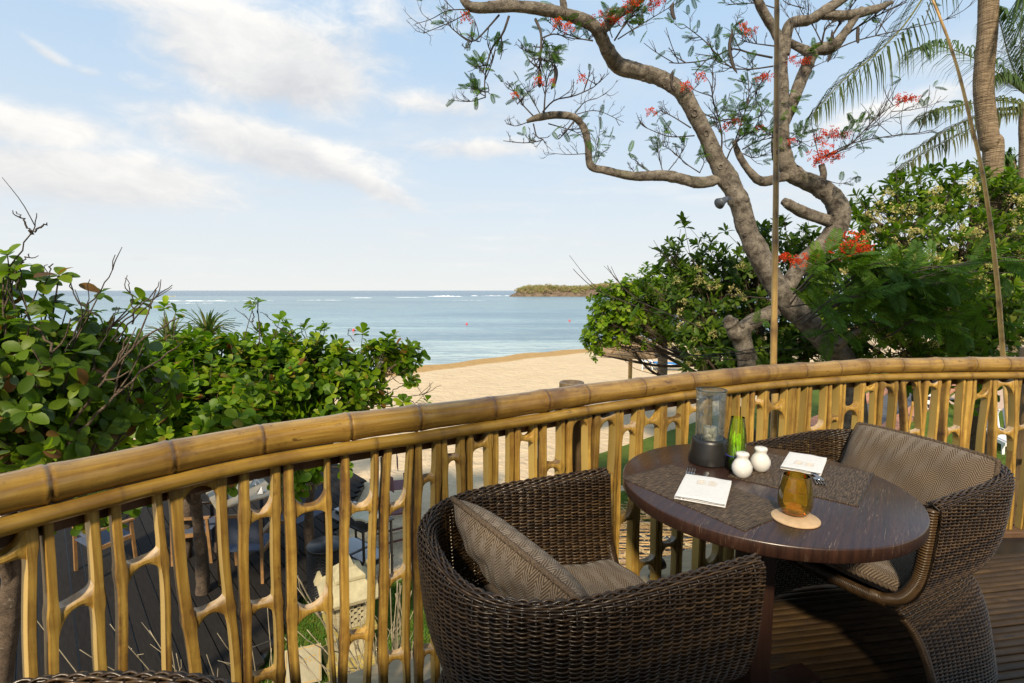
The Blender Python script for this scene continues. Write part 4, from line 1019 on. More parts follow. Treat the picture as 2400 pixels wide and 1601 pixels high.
# --- napkins folded in three layers over the cutlery
def emblem(r):
    """the embroidered double scroll: four loops over a short bar"""
    mb = MB()
    t = np.linspace(0, 2 * np.pi, 26)
    for cx, cy_, rx, ry in ((-0.016, 0.010, 0.013, 0.008), (0.016, 0.010, 0.013, 0.008), (-0.016, -0.006, 0.013, 0.008), (0.016, -0.006, 0.013, 0.008), (-0.016, 0.010, 0.006, 0.0035), (0.016, 0.010, 0.006, 0.0035), (-0.016, -0.006, 0.006, 0.0035), (0.016, -0.006, 0.006, 0.0035)):
        mb.tube(np.c_[cx + rx * np.cos(t), cy_ + ry * np.sin(t), np.zeros(26)], r, 4, False)
    mb.tube([(-0.028, -0.020, 0), (0.028, -0.020, 0)], r, 4); return mb
def napkin(label, px, z, flip):
    c = np.array([Pz(u, v, z)[:2] for u, v in px]); ctr = c.mean(0)
    ex = unit((c[1] - c[0]) + (c[2] - c[3])); a_ = math.atan2(ex[1], ex[0]); L_ = 0.5 * (np.linalg.norm(c[1] - c[0]) + np.linalg.norm(c[2] - c[3])); W_ = 0.5 * (np.linalg.norm(c[3] - c[0]) + np.linalg.norm(c[2] - c[1]))
    t_ = thing('napkin', label, 'napkin', (ctr[0], ctr[1], z), a_, 'folded white napkins', world=False)
    n = 22; gx, gy = np.meshgrid(np.linspace(-1, 1, n), np.linspace(-1, 1, n)); rg = np.random.default_rng(3 + flip)
    for k, (z0, sx, sy, dx) in enumerate(((0.0008, 1.0, 1.0, 0), (0.0050, 0.985, 0.97, -0.001), (0.0092, 0.99, 0.985, 0.001))):
        X = gx * L_ / 2 * sx + dx; Y = gy * W_ / 2 * sy; wv = 0.0012 * np.sin(gx * 4 + k) * np.sin(gy * 3 + k * 2) + 0.0016 * np.exp(-((gx - 0.2) / 0.25) ** 2) * (gy > 0)
        fr = np.abs(gy); thk = 0.0034 * np.sqrt(np.clip(1 - fr ** 10, 0, 1)); thx = np.sqrt(np.clip(1 - np.abs(gx) ** 14, 0, 1)); thk = thk * thx
        Zt = z0 + 0.0017 + thk / 2 + wv * 0.6; Zb = z0 + 0.0017 - thk / 2 + wv * 0.6
        v = np.concatenate([np.stack([X, Y, Zt], -1).reshape(-1, 3), np.stack([X, Y, Zb], -1).reshape(-1, 3)])
        idx = np.arange(n * n).reshape(n, n); q = np.stack([idx[:-1, :-1], idx[:-1, 1:], idx[1:, 1:], idx[1:, :-1]], -1).reshape(-1, 4)
        mb = MB(); mb.add(v, q.tolist() + (q[:, ::-1] + n * n).tolist()); ob = mb.build('fold', M['napkin'], t_, org=(0, 0, 0))
    em = emblem(0.00045).build('embroidery', M['thread'], t_, org=(0, 0, 0)); em.location = (0.004, W_ * 0.18 * (1 if not flip else -1), 0.0150); em.rotation_euler = (0, 0, math.pi if flip else 0)
    return ctr, a_, L_, W_
n1 = napkin('folded white napkin with pale embroidery on the left placemat', [(1581, 1165), (1688, 1196), (1721, 1131), (1609, 1122)], TZ + 0.003, 0)
n2 = napkin('folded white napkin with pale embroidery on the right placemat', [(1844, 1101), (1943, 1122), (1920, 1076), (1835, 1064)], TZ + 0.003, 1)

def fork(label, p, a, z=TZ + 0.0098, tilt=0.0):
    t_ = thing('fork', label, 'fork', (p[0], p[1], z), a, 'steel forks', world=False); t_.scale = (1.15, 1.25, 1.3)
    mb = MB(); x = np.array([-0.13, -0.10, -0.03, 0.03, 0.05, 0.062]); h_ = np.array([-0.003, -0.003, -0.003, -0.002, -0.001, -0.002]) + 0.0; wd = np.array([0.007, 0.006, 0.0035, 0.0045, 0.011, 0.0115])
    v = []; f = []
    for i in range(6):
        for sy in (-1, 1):
            for sz in (-1, 1): v.append((x[i], sy * wd[i], h_[i] + sz * 0.0009))
    for i in range(5):
        b_ = i * 4; f += [(b_, b_ + 4, b_ + 6, b_ + 2), (b_ + 1, b_ + 3, b_ + 7, b_ + 5), (b_, b_ + 1, b_ + 5, b_ + 4), (b_ + 2, b_ + 6, b_ + 7, b_ + 3)]
    f += [(0, 2, 3, 1), (20, 21, 23, 22)]
    mb.add(v, f); mb.build('handle', M['steel'], t_, org=(0, 0, 0))
    for k in range(4):
        y = (k - 1.5) * 0.0062; mb = MB(); mb.tube([(0.060, y, -0.002), (0.08, y, -0.003), (0.098, y, -0.001), (0.110, y, 0.003)], [0.0020, 0.0018, 0.0016, 0.0008], 6); mb.build('tine', M['steel'], t_, org=(0, 0, 0))
def knife(label, p, a, z=TZ + 0.0098):
    t_ = thing('knife', label, 'knife', (p[0], p[1], z), a, 'steel knives', world=False)
    mb = MB(); mb.tube([(-0.10, 0, -0.001), (-0.06, 0, -0.001), (0.0, 0, 0)], [0.0022, 0.0022, 0.0022], 8); mb.build('handle', M['steel'], t_, org=(0, 0, 0))
    mb = MB(); out = [(0.0, -0.006), (0.06, -0.008), (0.085, -0.006), (0.100, 0.002), (0.094, 0.006), (0.0, 0.006)]
    v = [(x, y, 0.0009) for x, y in out] + [(x, y, -0.0009) for x, y in out]; m_ = len(out)
    mb.add(v, [tuple(range(m_)), tuple(range(2 * m_ - 1, m_ - 1, -1))] + [(i, i + m_, (i + 1) % m_ + m_, (i + 1) % m_) for i in range(m_)]); mb.build('blade', M['steel'], t_, smooth=False, org=(0, 0, 0))
ft = Pz(1620, 1102, TZ + 0.008)[:2]; fb = Pz(1608, 1135, TZ + 0.008)[:2]; d_ = unit(ft - fb)
fork('steel fork whose tines stick out of the left napkin', ft - d_ * 0.105, math.atan2(d_[1], d_[0]))
kt = Pz(1660, 1109, TZ + 0.008)[:2]; kb = Pz(1640, 1127, TZ + 0.008)[:2]; d_ = unit(kt - kb)
knife('dark steel knife blade sticking out of the left napkin', kt - d_ * 0.095, math.atan2(d_[1], d_[0]))
ft = Pz(1922, 1130, TZ + 0.008)[:2]; fb = Pz(1907, 1098, TZ + 0.008)[:2]; d_ = unit(ft - fb)
fork('steel fork whose tines stick out of the right napkin', ft - d_ * 0.095, math.atan2(d_[1], d_[0]))
kt = Pz(1904, 1121, TZ + 0.008)[:2]
knife('steel knife half hidden behind the amber glass by the right napkin', kt - d_ * 0.09, math.atan2(d_[1], d_[0]) + 0.25)

# --- candle lantern
def spot(u, v, z=TZ): return Pz(u, v, z)
p = spot(1661, 1082); cl = thing('candle_holder', 'tall crackled glass candle lantern on a black base at the table edge', 'candle holder', (p[0], p[1], TZ + 0.0005), 0, world=False)
s_ = 1.0
mb = MB(); mb.lathe([(0.0005, 0.0), (0.068, 0.0), (0.0695, 0.004), (0.066, 0.03), (0.060, 0.075), (0.057, 0.085), (0.050, 0.088), (0.049, 0.055), (0.0005, 0.052)], sides=48); mb.build('base', M['black'], cl, org=(0, 0, 0))
mb = MB(); mb.lathe([(0.046, 0.056), (0.0475, 0.060), (0.0475, 0.12), (0.049, 0.20), (0.0505, 0.256)], sides=48); gl = mb.build('glass_chimney', M['clear'], cl, org=(0, 0, 0))
mb = MB(); t = np.linspace(0, 2 * np.pi, 49); mb.tube(np.c_[0.0500 * np.cos(t), 0.0500 * np.sin(t), np.full(49, 0.2565)], 0.0019, 6, False); mb.build('rim', M['clearrim'], cl, org=(0, 0, 0))
mb = MB(); mb.lathe([(0.021, 0.053), (0.0235, 0.058), (0.0235, 0.122), (0.021, 0.126), (0.010, 0.123), (0.0005, 0.122)], sides=28); cd = mb.build('candle', M['wax'], cl, org=(0, 0, 0))
mb = MB(); mb.tube([(0, 0, 0.121), (0.001, 0, 0.126), (0.002, 0.001, 0.131)], 0.0009, 5); mb.build('wick', M['wick'], cd, org=(0, 0, 0))

# --- green bottle with stems
p = spot(1724, 1103); gv = thing('bottle_vase', 'green cut bottle vase packed with grass stems beside the candle lantern', 'vase', (p[0], p[1], TZ + 0.0005), 0, world=False)
mb = MB(); mb.lathe([(0.0005, 0.002), (0.026, 0.002), (0.030, 0.008), (0.031, 0.03), (0.0305, 0.050)], sides=32); mb.build('foot', M['greyglass'], gv, org=(0, 0, 0))
mb = MB(); mb.lathe([(0.0305, 0.050), (0.031, 0.085), (0.029, 0.12), (0.0245, 0.155), (0.0215, 0.182)], sides=32); mb.build('glass', M['green'], gv, org=(0, 0, 0))
mb = MB(); mb.tube(np.c_[0.0313 * np.cos(t), 0.0313 * np.sin(t), 0.056 + 0.003 * np.cos(t)], 0.0016, 6, False); mb.build('blue_ring', M['blue_glass'], gv, org=(0, 0, 0))
rg = np.random.default_rng(21)
for k in range(46):
    a = rg.uniform(0, 6.28); r_ = 0.025 * math.sqrt(rg.random()); b_ = a + rg.normal(0, 0.6); h_ = rg.uniform(0.09, 0.135); r2 = min(r_ * 1.0 + rg.normal(0, 0.004), 0.026)
    mb = MB(); mb.tube([(r_ * math.cos(a), r_ * math.sin(a), 0.008), (0.5 * (r_ * math.cos(a) + r2 * math.cos(b_)), 0.5 * (r_ * math.sin(a) + r2 * math.sin(b_)), h_ * 0.5), (r2 * 0.9 * math.cos(b_), r2 * 0.9 * math.sin(b_), h_)], [0.0014, 0.0013, 0.0006], 5); mb.build('stem', M['stem'], gv, org=(0, 0, 0))

# --- shakers
def shaker(label, u, v):
    p = spot(u, v); t_ = thing('shaker', label, 'shaker', (p[0], p[1], TZ + 0.003), 0.6, 'white ceramic shakers', world=False); k = 0.94
    prof = [(0.0005, 0.0005), (0.019, 0.0), (0.0215, 0.003), (0.029, 0.012), (0.0335, 0.027), (0.0325, 0.040), (0.0275, 0.050), (0.0268, 0.0515), (0.0262, 0.0525), (0.0215, 0.059), (0.0180, 0.064), (0.0185, 0.070), (0.0215, 0.077), (0.0215, 0.081), (0.0185, 0.0850), (0.010, 0.0868), (0.0005, 0.0870)]
    mb = MB(); mb.lathe([(a * k, b * k) for a, b in prof], sides=40); mb.build('body', M['ceramic'], t_, org=(0, 0, 0))
    for j in range(5):
        a = j * 1.2566; mb = MB(); mb.lathe([(0.0011, 0), (0.0005, 0.0003)], sides=8, c=(0.009 * math.cos(a), 0.009 * math.sin(a), 0.0824)); mb.build('hole', M['hole'], t_, org=(0, 0, 0))
shaker('white ceramic shaker standing in front, left of its pair', 1738, 1119)
shaker('white ceramic shaker standing behind, right of its pair', 1781, 1105)

# --- amber glass on a coaster
p = spot(1864, 1218); co_ = MB(); co_.lathe([(0.0005, 0.0), (0.0565, 0.0), (0.058, 0.0012), (0.058, 0.0045), (0.0565, 0.006), (0.0005, 0.006)], sides=56)
ob = co_.build('coaster', M['cork'], None, org=(0, 0, 0)); ob.location = (p[0], p[1], TZ + 0.0008); tag(ob, 'round pale cork coaster under the amber glass', 'coaster')
q = spot(1862, 1203, TZ + 0.007); ag = thing('tumbler', 'amber stemless glass tumbler standing on the cork coaster', 'glass', (q[0], q[1], TZ + 0.0072), 0, world=False)
mb = MB(); mb.lathe([(0.024, 0.0005), (0.031, 0.004), (0.0385, 0.014), (0.0425, 0.030), (0.0425, 0.046), (0.0395, 0.070), (0.0355, 0.090), (0.0325, 0.104)], sides=56); mb.build('bowl', M['amber'], ag, org=(0, 0, 0))
mb = MB(); mb.tube(np.c_[0.0322 * np.cos(t), 0.0322 * np.sin(t), np.full(49, 0.1045)], 0.0011, 6, False); mb.build('rim', M['amber'], ag, org=(0, 0, 0))
mb = MB(); mb.lathe([(0.0005, 0.0008), (0.024, 0.0008), (0.033, 0.006), (0.0375, 0.0145), (0.032, 0.0165), (0.016, 0.0125), (0.0005, 0.0115)], sides=40); mb.build('thick_foot', M['amber_base'], ag, org=(0, 0, 0))

# ================================================================== LEAFY TREES AND SHRUBS
def leaf_shape(kind):
    """rows of (along, half-width, droop), midrib folded"""
    if kind == 'obovate': rows = [(0.0, 0.02, 0.0), (0.20, 0.10, 0.02), (0.45, 0.22, 0.03), (0.70, 0.30, 0.02), (0.88, 0.25, -0.03), (0.97, 0.13, -0.05), (1.0, 0.02, -0.06)]
    elif kind == 'oval': rows = [(0.0, 0.02, 0.0), (0.18, 0.17, 0.02), (0.42, 0.27, 0.03), (0.66, 0.28, 0.01), (0.86, 0.20, -0.04), (0.96, 0.10, -0.07), (1.0, 0.02, -0.08)]
    else: rows = [(0.0, 0.02, 0.0), (0.2, 0.10, 0.03), (0.45, 0.17, 0.04), (0.7, 0.17, 0.02), (0.9, 0.09, -0.03), (1.0, 0.01, -0.06)]
    v = []
    for y, w_, z in rows: v += [(-w_, y, z + 0.22 * w_), (0, y, z), (w_, y, z + 0.22 * w_)]
    f = []
    for i in range(len(rows) - 1):
        for j in range(2): a = i * 3 + j; f.append((a, a + 1, a + 4, a + 3))
    return np.array(v, float), np.array(f)
LEAF = {k: leaf_shape(k) for k in ('obovate', 'oval', 'lance')}
LMESH = {}
def leaf_mesh(kind, tint):
    key = (kind, tuple(np.round(tint, 3)))
    if key not in LMESH:
        v, f = LEAF[kind]; mb = MB(); mb.add(v, f.tolist(), tint); LMESH[key] = mb.mesh('leaf', M['leaf'])
    return LMESH[key]
PAL = {'fresh': [((0.100, 0.190, 0.006), 5), ((0.155, 0.250, 0.008), 5), ((0.055, 0.115, 0.006), 4), ((0.24, 0.31, 0.014), 2.5), ((0.24, 0.19, 0.03), 0.6), ((0.20, 0.07, 0.02), 0.35)],
       'lime': [((0.140, 0.245, 0.008), 5), ((0.20, 0.31, 0.010), 5), ((0.080, 0.15, 0.010), 3), ((0.23, 0.27, 0.03), 1)],
       'dark': [((0.048, 0.092, 0.009), 5), ((0.070, 0.125, 0.010), 5), ((0.030, 0.060, 0.008), 4), ((0.115, 0.175, 0.014), 2.5)],
       'almond': [((0.062, 0.118, 0.008), 5), ((0.100, 0.165, 0.009), 4), ((0.155, 0.225, 0.012), 4), ((0.085, 0.135, 0.075), 0.5), ((0.17, 0.075, 0.025), 0.6), ((0.12, 0.055, 0.02), 0.4)],
       'mixed': [((0.060, 0.120, 0.007), 5), ((0.095, 0.170, 0.008), 5), ((0.145, 0.220, 0.010), 3), ((0.20, 0.23, 0.04), 1.4), ((0.036, 0.072, 0.008), 3.5)]}

def frames(dirs, nrm):
    y = unit(dirs); x = unit(np.cross(y, nrm)); z = np.cross(x, y); return np.stack([x, y, z], -1)

def leafy_tree(name, label, cat, base, blobs, n_ros, leaf_len, kind, pal, seed, trunk_r=0.05, per=(7, 11), bark='shrubbark', limbs=True, nobj=300, spread=(30, 88), extra=(), part='leaf', upb=0.55, shell=0.45, twr=1.0):
    rg = np.random.default_rng(seed)
    root = thing(name, label, cat, tuple(base)); base = np.asarray(base, float); org = np.array(root['_org'])
    bl = [(np.asarray(c, float), np.asarray(r, float) * np.ones(3)) for c, r in blobs]
    vol = np.array([np.prod(r) ** (2 / 3) for _, r in bl]); cnt = np.maximum(1, (n_ros * vol / vol.sum())).astype(int)
    ctr = np.mean([c for c, _ in bl], 0); C = []; O = []; own = []
    for bi, ((c, r), n) in enumerate(zip(bl, cnt)):
        d = unit(rg.normal(0, 1, (n, 3))); rad = rg.random((n, 1)) ** shell
        C.append(c + d * r * rad * rg.uniform(0.92, 1.08, (n, 1))); O.append(unit(d * 0.8 + unit(c - ctr + 1e-6) * 0.35)); own += [bi] * n
    for e in extra: C.append(np.array([e[0]])); O.append(unit(np.array([e[1]]))); own.append(-1)
    C = np.concatenate(C); O = np.concatenate(O); own = np.array(own)
    ax = unit(O * 0.8 + np.array([0, 0, upb]) + rg.normal(0, 0.35, C.shape))
    # leaves of every rosette
    k = rg.integers(per[0], per[1] + 1, len(C)); ridx = np.repeat(np.arange(len(C)), k); n = len(ridx)
    jn = np.concatenate([np.arange(a) for a in k]); ph = jn * 2.39996 + np.repeat(rg.uniform(0, 6.28, len(C)), k)
    pol = np.radians(spread[0] + (spread[1] - spread[0]) * (1 - jn / np.repeat(k, k)) ** 0.8 + rg.normal(0, 7, n))
    A = ax[ridx]; ref = np.where(np.abs(A[:, 2:3]) < 0.9, np.array([[0, 0, 1.0]]), np.array([[1.0, 0, 0]])); U = unit(np.cross(A, ref)); V = np.cross(A, U)
    D = np.cos(pol)[:, None] * A + np.sin(pol)[:, None] * (np.cos(ph)[:, None] * U + np.sin(ph)[:, None] * V); D = unit(D + np.array([0, 0, -0.12]) + rg.normal(0, 0.08, D.shape))
    Nn = unit(A * 1.0 + rg.normal(0, 0.22, A.shape) - D * 0.2)
    F = frames(D, Nn); S = leaf_len * rg.uniform(0.62, 1.12, n) * (0.75 + 0.25 * np.repeat(rg.random(len(C)), k))
    Pp = C[ridx] + A * (jn / 9.0 * 0.25 * leaf_len)[:, None]
    tones = np.array([a for a, _ in PAL[pal]]); wt = np.array([b for _, b in PAL[pal]]); ti = rg.choice(len(tones), n, p=wt / wt.sum())
    dark_v = np.repeat(rg.uniform(0.72, 1.2, len(C)), k)
    bv, bf = LEAF[kind]; wsc = rg.uniform(0.82, 1.2, n)
    # the individual leaves that show largest
    uu, vv, dep = proj(Pp + D * S[:, None] * 0.5); inf = (uu > -60) & (uu < 2460) & (vv > -60) & (vv < 1640) & (dep > 0.4)
    size = np.where(inf, S / dep, -1); key = (np.round(uu / 16).astype(int) * 1000 + np.round(vv / 16).astype(int))
    order = np.argsort(dep); first = {}
    for i in order:
        if inf[i] and key[i] not in first: first[key[i]] = i
    cand = np.array(sorted(first.values(), key=lambda i: -size[i])[:nobj], int) if first else np.zeros(0, int)
    pick = np.zeros(n, bool); pick[cand] = True
    for i in cand:
        o = link(part, leaf_mesh(kind, tones[ti[i]]), root)
        m3 = F[i] @ np.diag([S[i] * wsc[i], S[i], S[i]]); m4 = Matrix([[*m3[r], Pp[i][r] - org[r]] for r in range(3)] + [[0, 0, 0, 1]]); o.matrix_local = m4
    rest = ~pick; Fr, Sr, Pr, Wr = F[rest], S[rest], Pp[rest], wsc[rest]; m = len(Sr)
    loc = bv[None] * np.stack([Sr * Wr, Sr, Sr], -1)[:, None, :]
    vw = np.einsum('nij,nkj->nki', Fr, loc) + Pr[:, None, :] - org
    fw = (bf[None] + (np.arange(m) * len(bv))[:, None, None]).reshape(-1, 4)
    mb = MB(); mb.v = [vw.reshape(-1, 3)]; mb.f = fw.tolist(); mb.n = m * len(bv)
    mb.tint = [np.repeat(tones[ti[rest]] * dark_v[rest][:, None], len(bv), 0)]
    stuff(mb.build('foliage', M['leaf'], root, org=(0, 0, 0)))
    # wood
    if limbs:
        top = base + (ctr - base) * np.array([0.42, 0.42, 0.72]) + rg.normal(0, 0.06, 3) * np.linalg.norm(ctr - base) * 0.3
        tr = MB(); pts = spline([base - [0, 0, 0.1], base + (top - base) * 0.35 + rg.normal(0, 0.05, 3), top], 16); tr.tube(pts, np.linspace(trunk_r * 1.15, trunk_r * 0.7, 16) * (1 + 0.08 * np.sin(np.arange(16) * 1.7)), 10); tr.build('trunk', M[bark], root)
        br = MB(); limb = {}
        for bi, (c, r) in enumerate(bl):
            mid = 0.5 * (top + c) + rg.normal(0, 0.10, 3) * np.linalg.norm(c - top) - [0, 0, 0.08 * np.linalg.norm(c - top)]
            L_ = spline([top - (top - base) * rg.uniform(0, 0.3), mid, c], 14); limb[bi] = L_; br.tube(L_, np.linspace(trunk_r * 0.5, trunk_r * 0.16, 14), 6, False)
        for i in range(len(C)):
            if own[i] < 0:
                d = np.array([np.linalg.norm(c - C[i]) for c, _ in bl]); L_ = limb[int(d.argmin())]
            else: L_ = limb[own[i]]
            s_ = L_[min(13, 6 + int(rg.integers(0, 8)))]; mid = 0.5 * (s_ + C[i]) + rg.normal(0, 0.05, 3) * np.linalg.norm(C[i] - s_) - np.array([0, 0, 0.05])
            br.tube(spline([s_, mid, C[i] + ax[i] * leaf_len * 0.1], 6), np.linspace(0.0075, 0.0035, 6) * twr, 4, False)
        br.build('branches', M[bark], root)
    return root
def B(u, v, Y, r, ry=None):
    """crown lobe seen at (u, v), Y metres out, r pixels across"""
    c = P(u, v, Y); k = r / FPX * Y; return (c, (k, k if ry is None else ry, k))
def bare_twigs(root, starts, mat, seed, rad=0.005, name='twig', fork=2, sides=4):
    rg = np.random.default_rng(seed)
    for pts in starts:
        p = spline(np.array(pts), 14); mb = MB(); p[1:-1] += rg.normal(0, 0.006, (12, 3)); mb.tube(p, np.linspace(rad, rad * 0.42, 14), sides, True)
        for _ in range(fork):
            i = int(rg.integers(5, 12)); d = unit(p[min(i + 2, 13)] - p[i - 1]); L_ = np.linalg.norm(p[-1] - p[0]) * rg.uniform(0.18, 0.4); e = unit(d + rg.normal(0, 0.45, 3) + [0, 0, 0.3])
            mb.tube(spline([p[i], p[i] + e * L_ * 0.5 + rg.normal(0, 0.01, 3), p[i] + e * L_ + [0, 0, L_ * 0.1]], 6), np.linspace(rad * 0.6, rad * 0.3, 6), sides, True)
        mb.build(name, mat, root)

# --- left: big leaved tree close by
t1 = leafy_tree('sea_almond_tree', 'large leaved seaside tree with bare upright twigs at the left edge', 'tree', (-3.6, 3.1, GZ),
    [B(20, 830, 3.0, 130), B(-60, 900, 2.9, 200), B(140, 800, 3.2, 95), B(110, 920, 3.0, 130), B(250, 830, 3.5, 85), B(60, 1030, 2.9, 130), B(230, 960, 3.3, 110), B(0, 680, 3.1, 60), B(330, 900, 3.7, 80)],
    520, 0.124, 'oval', 'almond', 31, 0.075, (4, 7), spread=(45, 95), upb=0.35, twr=1.1,
    extra=[(P(20, 600, 3.0), (0.1, -0.2, 1)), (P(95, 660, 3.1), (0.3, -0.2, 1)), (P(235, 690, 3.2), (0.3, 0, 1)), (P(300, 730, 3.3), (0.3, 0, 1)), (P(330, 710, 3.4), (0.3, 0, 1)), (P(40, 640, 3.0), (0, 0, 1)), (P(140, 650, 3.1), (0.2, 0, 1)), (P(210, 745, 3.2), (0.2, 0, 1))])
bare_twigs(t1, [[P(5, 760, 3.0), P(30, 620, 3.0), P(72, 545, 3.0), P(86, 500, 3.0)], [P(72, 545, 3.0), P(58, 520, 3.0), P(38, 496, 3.0)], [P(70, 548, 3.0), P(95, 532, 3.0), P(110, 522, 3.0)],
    [P(150, 850, 3.1), P(200, 720, 3.1), P(245, 670, 3.1), P(270, 597, 3.1)], [P(110, 900, 3.0), P(190, 760, 3.0), P(211, 655, 3.0)], [P(230, 740, 3.1), P(180, 700, 3.1), P(158, 643, 3.1)],
    [P(260, 800, 3.2), P(300, 745, 3.2), P(345, 700, 3.2), P(373, 660, 3.2)], [P(270, 800, 3.2), P(340, 720, 3.2), P(404, 668, 3.2)], [P(310, 760, 3.2), P(309, 690, 3.2), P(293, 652, 3.2)], [P(200, 900, 3.1), P(250, 780, 3.1), P(280, 720, 3.1)],
    [P(130, 900, 3.0), P(60, 760, 3.0), P(20, 700, 3.0)], [P(40, 680, 3.0), P(50, 620, 3.0), P(68, 595, 3.0)], [P(100, 700, 3.1), P(115, 640, 3.1), P(125, 618, 3.1)]], M['twig'], 41, 0.0065, 'bare_twig', 1)
bare_twigs(t1, [[P(60, 1130, 2.9), P(180, 950, 3.0), P(330, 800, 3.1), P(420, 745, 3.2)], [P(-20, 1120, 2.8), P(10, 900, 2.9), P(8, 650, 3.0)], [P(120, 1060, 2.9), P(250, 880, 3.0), P(300, 790, 3.0)], [P(160, 1040, 2.9), P(300, 900, 3.1), P(430, 800, 3.3)], [P(30, 1010, 2.8), P(120, 840, 2.9), P(60, 730, 3.0)]], M['shrubbark'], 42, 0.010, 'bare_branch', 2, 6)

# --- middle: two naupaka trees growing through the lower deck
D1 = Pz(476, 1385, -2.35); D2 = Pz(726, 1290, -2.35)
t2 = leafy_tree('naupaka_tree', 'bushy round leaved shrub tree rising through the lower deck at the left', 'tree', tuple(D1),
    [B(420, 860, 5.6, 95), B(520, 860, 5.8, 90), B(340, 920, 5.2, 105), B(460, 950, 5.2, 110), B(580, 930, 5.4, 95), B(380, 1010, 4.9, 100), B(560, 1010, 5.0, 85), B(250, 1040, 4.8, 100), B(560, 1105, 4.9, 42), B(300, 1170, 4.6, 60), B(150, 1190, 4.4, 60), B(620, 830, 6.0, 55)],
    640, 0.150, 'obovate', 'fresh', 33, 0.075, (7, 11), spread=(28, 86), shell=0.5,
    extra=[(P(603, 712, 5.8), (0, 0, 1)), (P(596, 720, 5.8), (-0.3, -0.5, 0.8)), (P(385, 725, 6.2), (0, 0, 1)), (P(410, 735, 6.2), (0.1, -0.3, 1)), (P(655, 755, 5.9), (0, -0.2, 1)), (P(665, 765, 5.9), (0.2, -0.4, 1))])
bare_twigs(t2, [[P(612, 790, 5.8), P(606, 740, 5.8), P(603, 718, 5.8)], [P(604, 775, 5.8), P(585, 752, 5.8), P(550, 722, 5.8)], [P(592, 755, 5.8), P(594, 740, 5.8), P(592, 722, 5.8)], [P(690, 790, 5.9), P(650, 765, 5.9), P(622, 735, 5.9)]], M['twig'], 43, 0.008, 'bare_twig', 1)
t3 = leafy_tree('naupaka_tree', 'bushy round leaved shrub tree reaching out over the sand beside the handrail', 'tree', tuple(D2),
    [B(660, 850, 6.2, 70), B(740, 850, 6.3, 70), B(800, 870, 6.2, 66), B(870, 850, 6.2, 45), B(910, 830, 6.2, 38), B(945, 835, 6.2, 40), B(700, 930, 5.8, 85), B(790, 950, 5.7, 70), B(640, 980, 5.6, 80), B(860, 930, 6.0, 48), B(740, 1080, 5.4, 50), B(680, 1130, 5.2, 45)],
    450, 0.146, 'obovate', 'fresh', 34, 0.065, (7, 11), spread=(28, 86), shell=0.5,
    extra=[(P(762, 770, 6.2), (0, -0.2, 1)), (P(752, 778, 6.2), (-0.3, -0.3, 1)), (P(925, 793, 6.2), (0.1, -0.1, 1)), (P(963, 888, 6.1), (0.1, -1, 0.2)), (P(958, 900, 6.1), (0.1, -1, 0)), (P(975, 850, 6.2), (0.8, -0.4, 0.5)), (P(945, 945, 6.0), (0.2, -0.3, 0.9)), (P(1000, 945, 6.0), (0.4, 0, 1)), (P(850, 785, 6.2), (0, 0, 1)), (P(805, 1095, 5.3), (0.3, -0.9, 0.1)), (P(715, 775, 6.2), (0, 0, 1))])
bare_twigs(t3, [[P(900, 930, 6.1), P(940, 930, 6.1), P(990, 925, 6.1), P(1033, 904, 6.1)], [P(990, 925, 6.1), P(1005, 915, 6.1), P(1010, 898, 6.1)], [P(935, 925, 6.1), P(970, 942, 6.1), P(1000, 946, 6.1)], [P(905, 925, 6.1), P(940, 905, 6.1), P(960, 895, 6.1)], [P(700, 790, 6.2), P(680, 770, 6.2), P(660, 740, 6.2)], [P(830, 800, 6.2), P(815, 780, 6.2), P(822, 770, 6.2)], [P(720, 800, 6.2), P(705, 772, 6.2), P(716, 752, 6.2)]], M['twig'], 44, 0.007, 'bare_twig', 1)

# --- pandanus tufts behind
def pandanus(label, u, v, Y, n, L_, seed):
    c = P(u, v, Y); t_ = thing('pandanus', label, 'plant', (c[0], c[1], GZ)); rg = np.random.default_rng(seed)
    mb = MB(); mb.tube(spline([(c[0], c[1], GZ), (c[0] + 0.1, c[1], 0.5 * (GZ + c[2])), c], 10), np.linspace(0.09, 0.06, 10), 8); mb.build('stem', M['shrubbark'], t_)
    for k in range(n):
        a = rg.uniform(0, 6.28); e = rg.uniform(-0.1, 1.35); d = np.array([math.cos(a) * math.cos(e), math.sin(a) * math.cos(e), math.sin(e)]); l = L_ * rg.uniform(0.6, 1.1)
        p = spline([c, c + d * l * 0.5 + [0, 0, 0.05], c + d * l + [0, 0, -0.22 * l * math.cos(e)]], 8); side = unit(np.cross(d, [0, 0, 1.0])) * 0.017; w_ = np.array([0.8, 1, 1, 0.95, 0.8, 0.6, 0.35, 0.05])[:, None]
        v_ = np.concatenate([p - side * w_, p + [0, 0, -0.008], p + side * w_]); f = [(i, i + 1, 8 + i + 1, 8 + i) for i in range(7)] + [(8 + i, 8 + i + 1, 16 + i + 1, 16 + i) for i in range(7)]
        col = np.array([(0.09, 0.14, 0.035), (0.14, 0.17, 0.05), (0.22, 0.19, 0.07)][rg.choice(3, p=[.5, .35, .15])]); mb = MB(); mb.add(v_, f, col); mb.build('blade', M['frond'], t_)
pandanus('spiky pandanus tuft with upright grass green blades above the shrubs', 487, 790, 7.0, 90, 0.50, 51)
pandanus('drooping yellow green pandanus tuft left of the upright one', 400, 810, 6.8, 80, 0.50, 52)

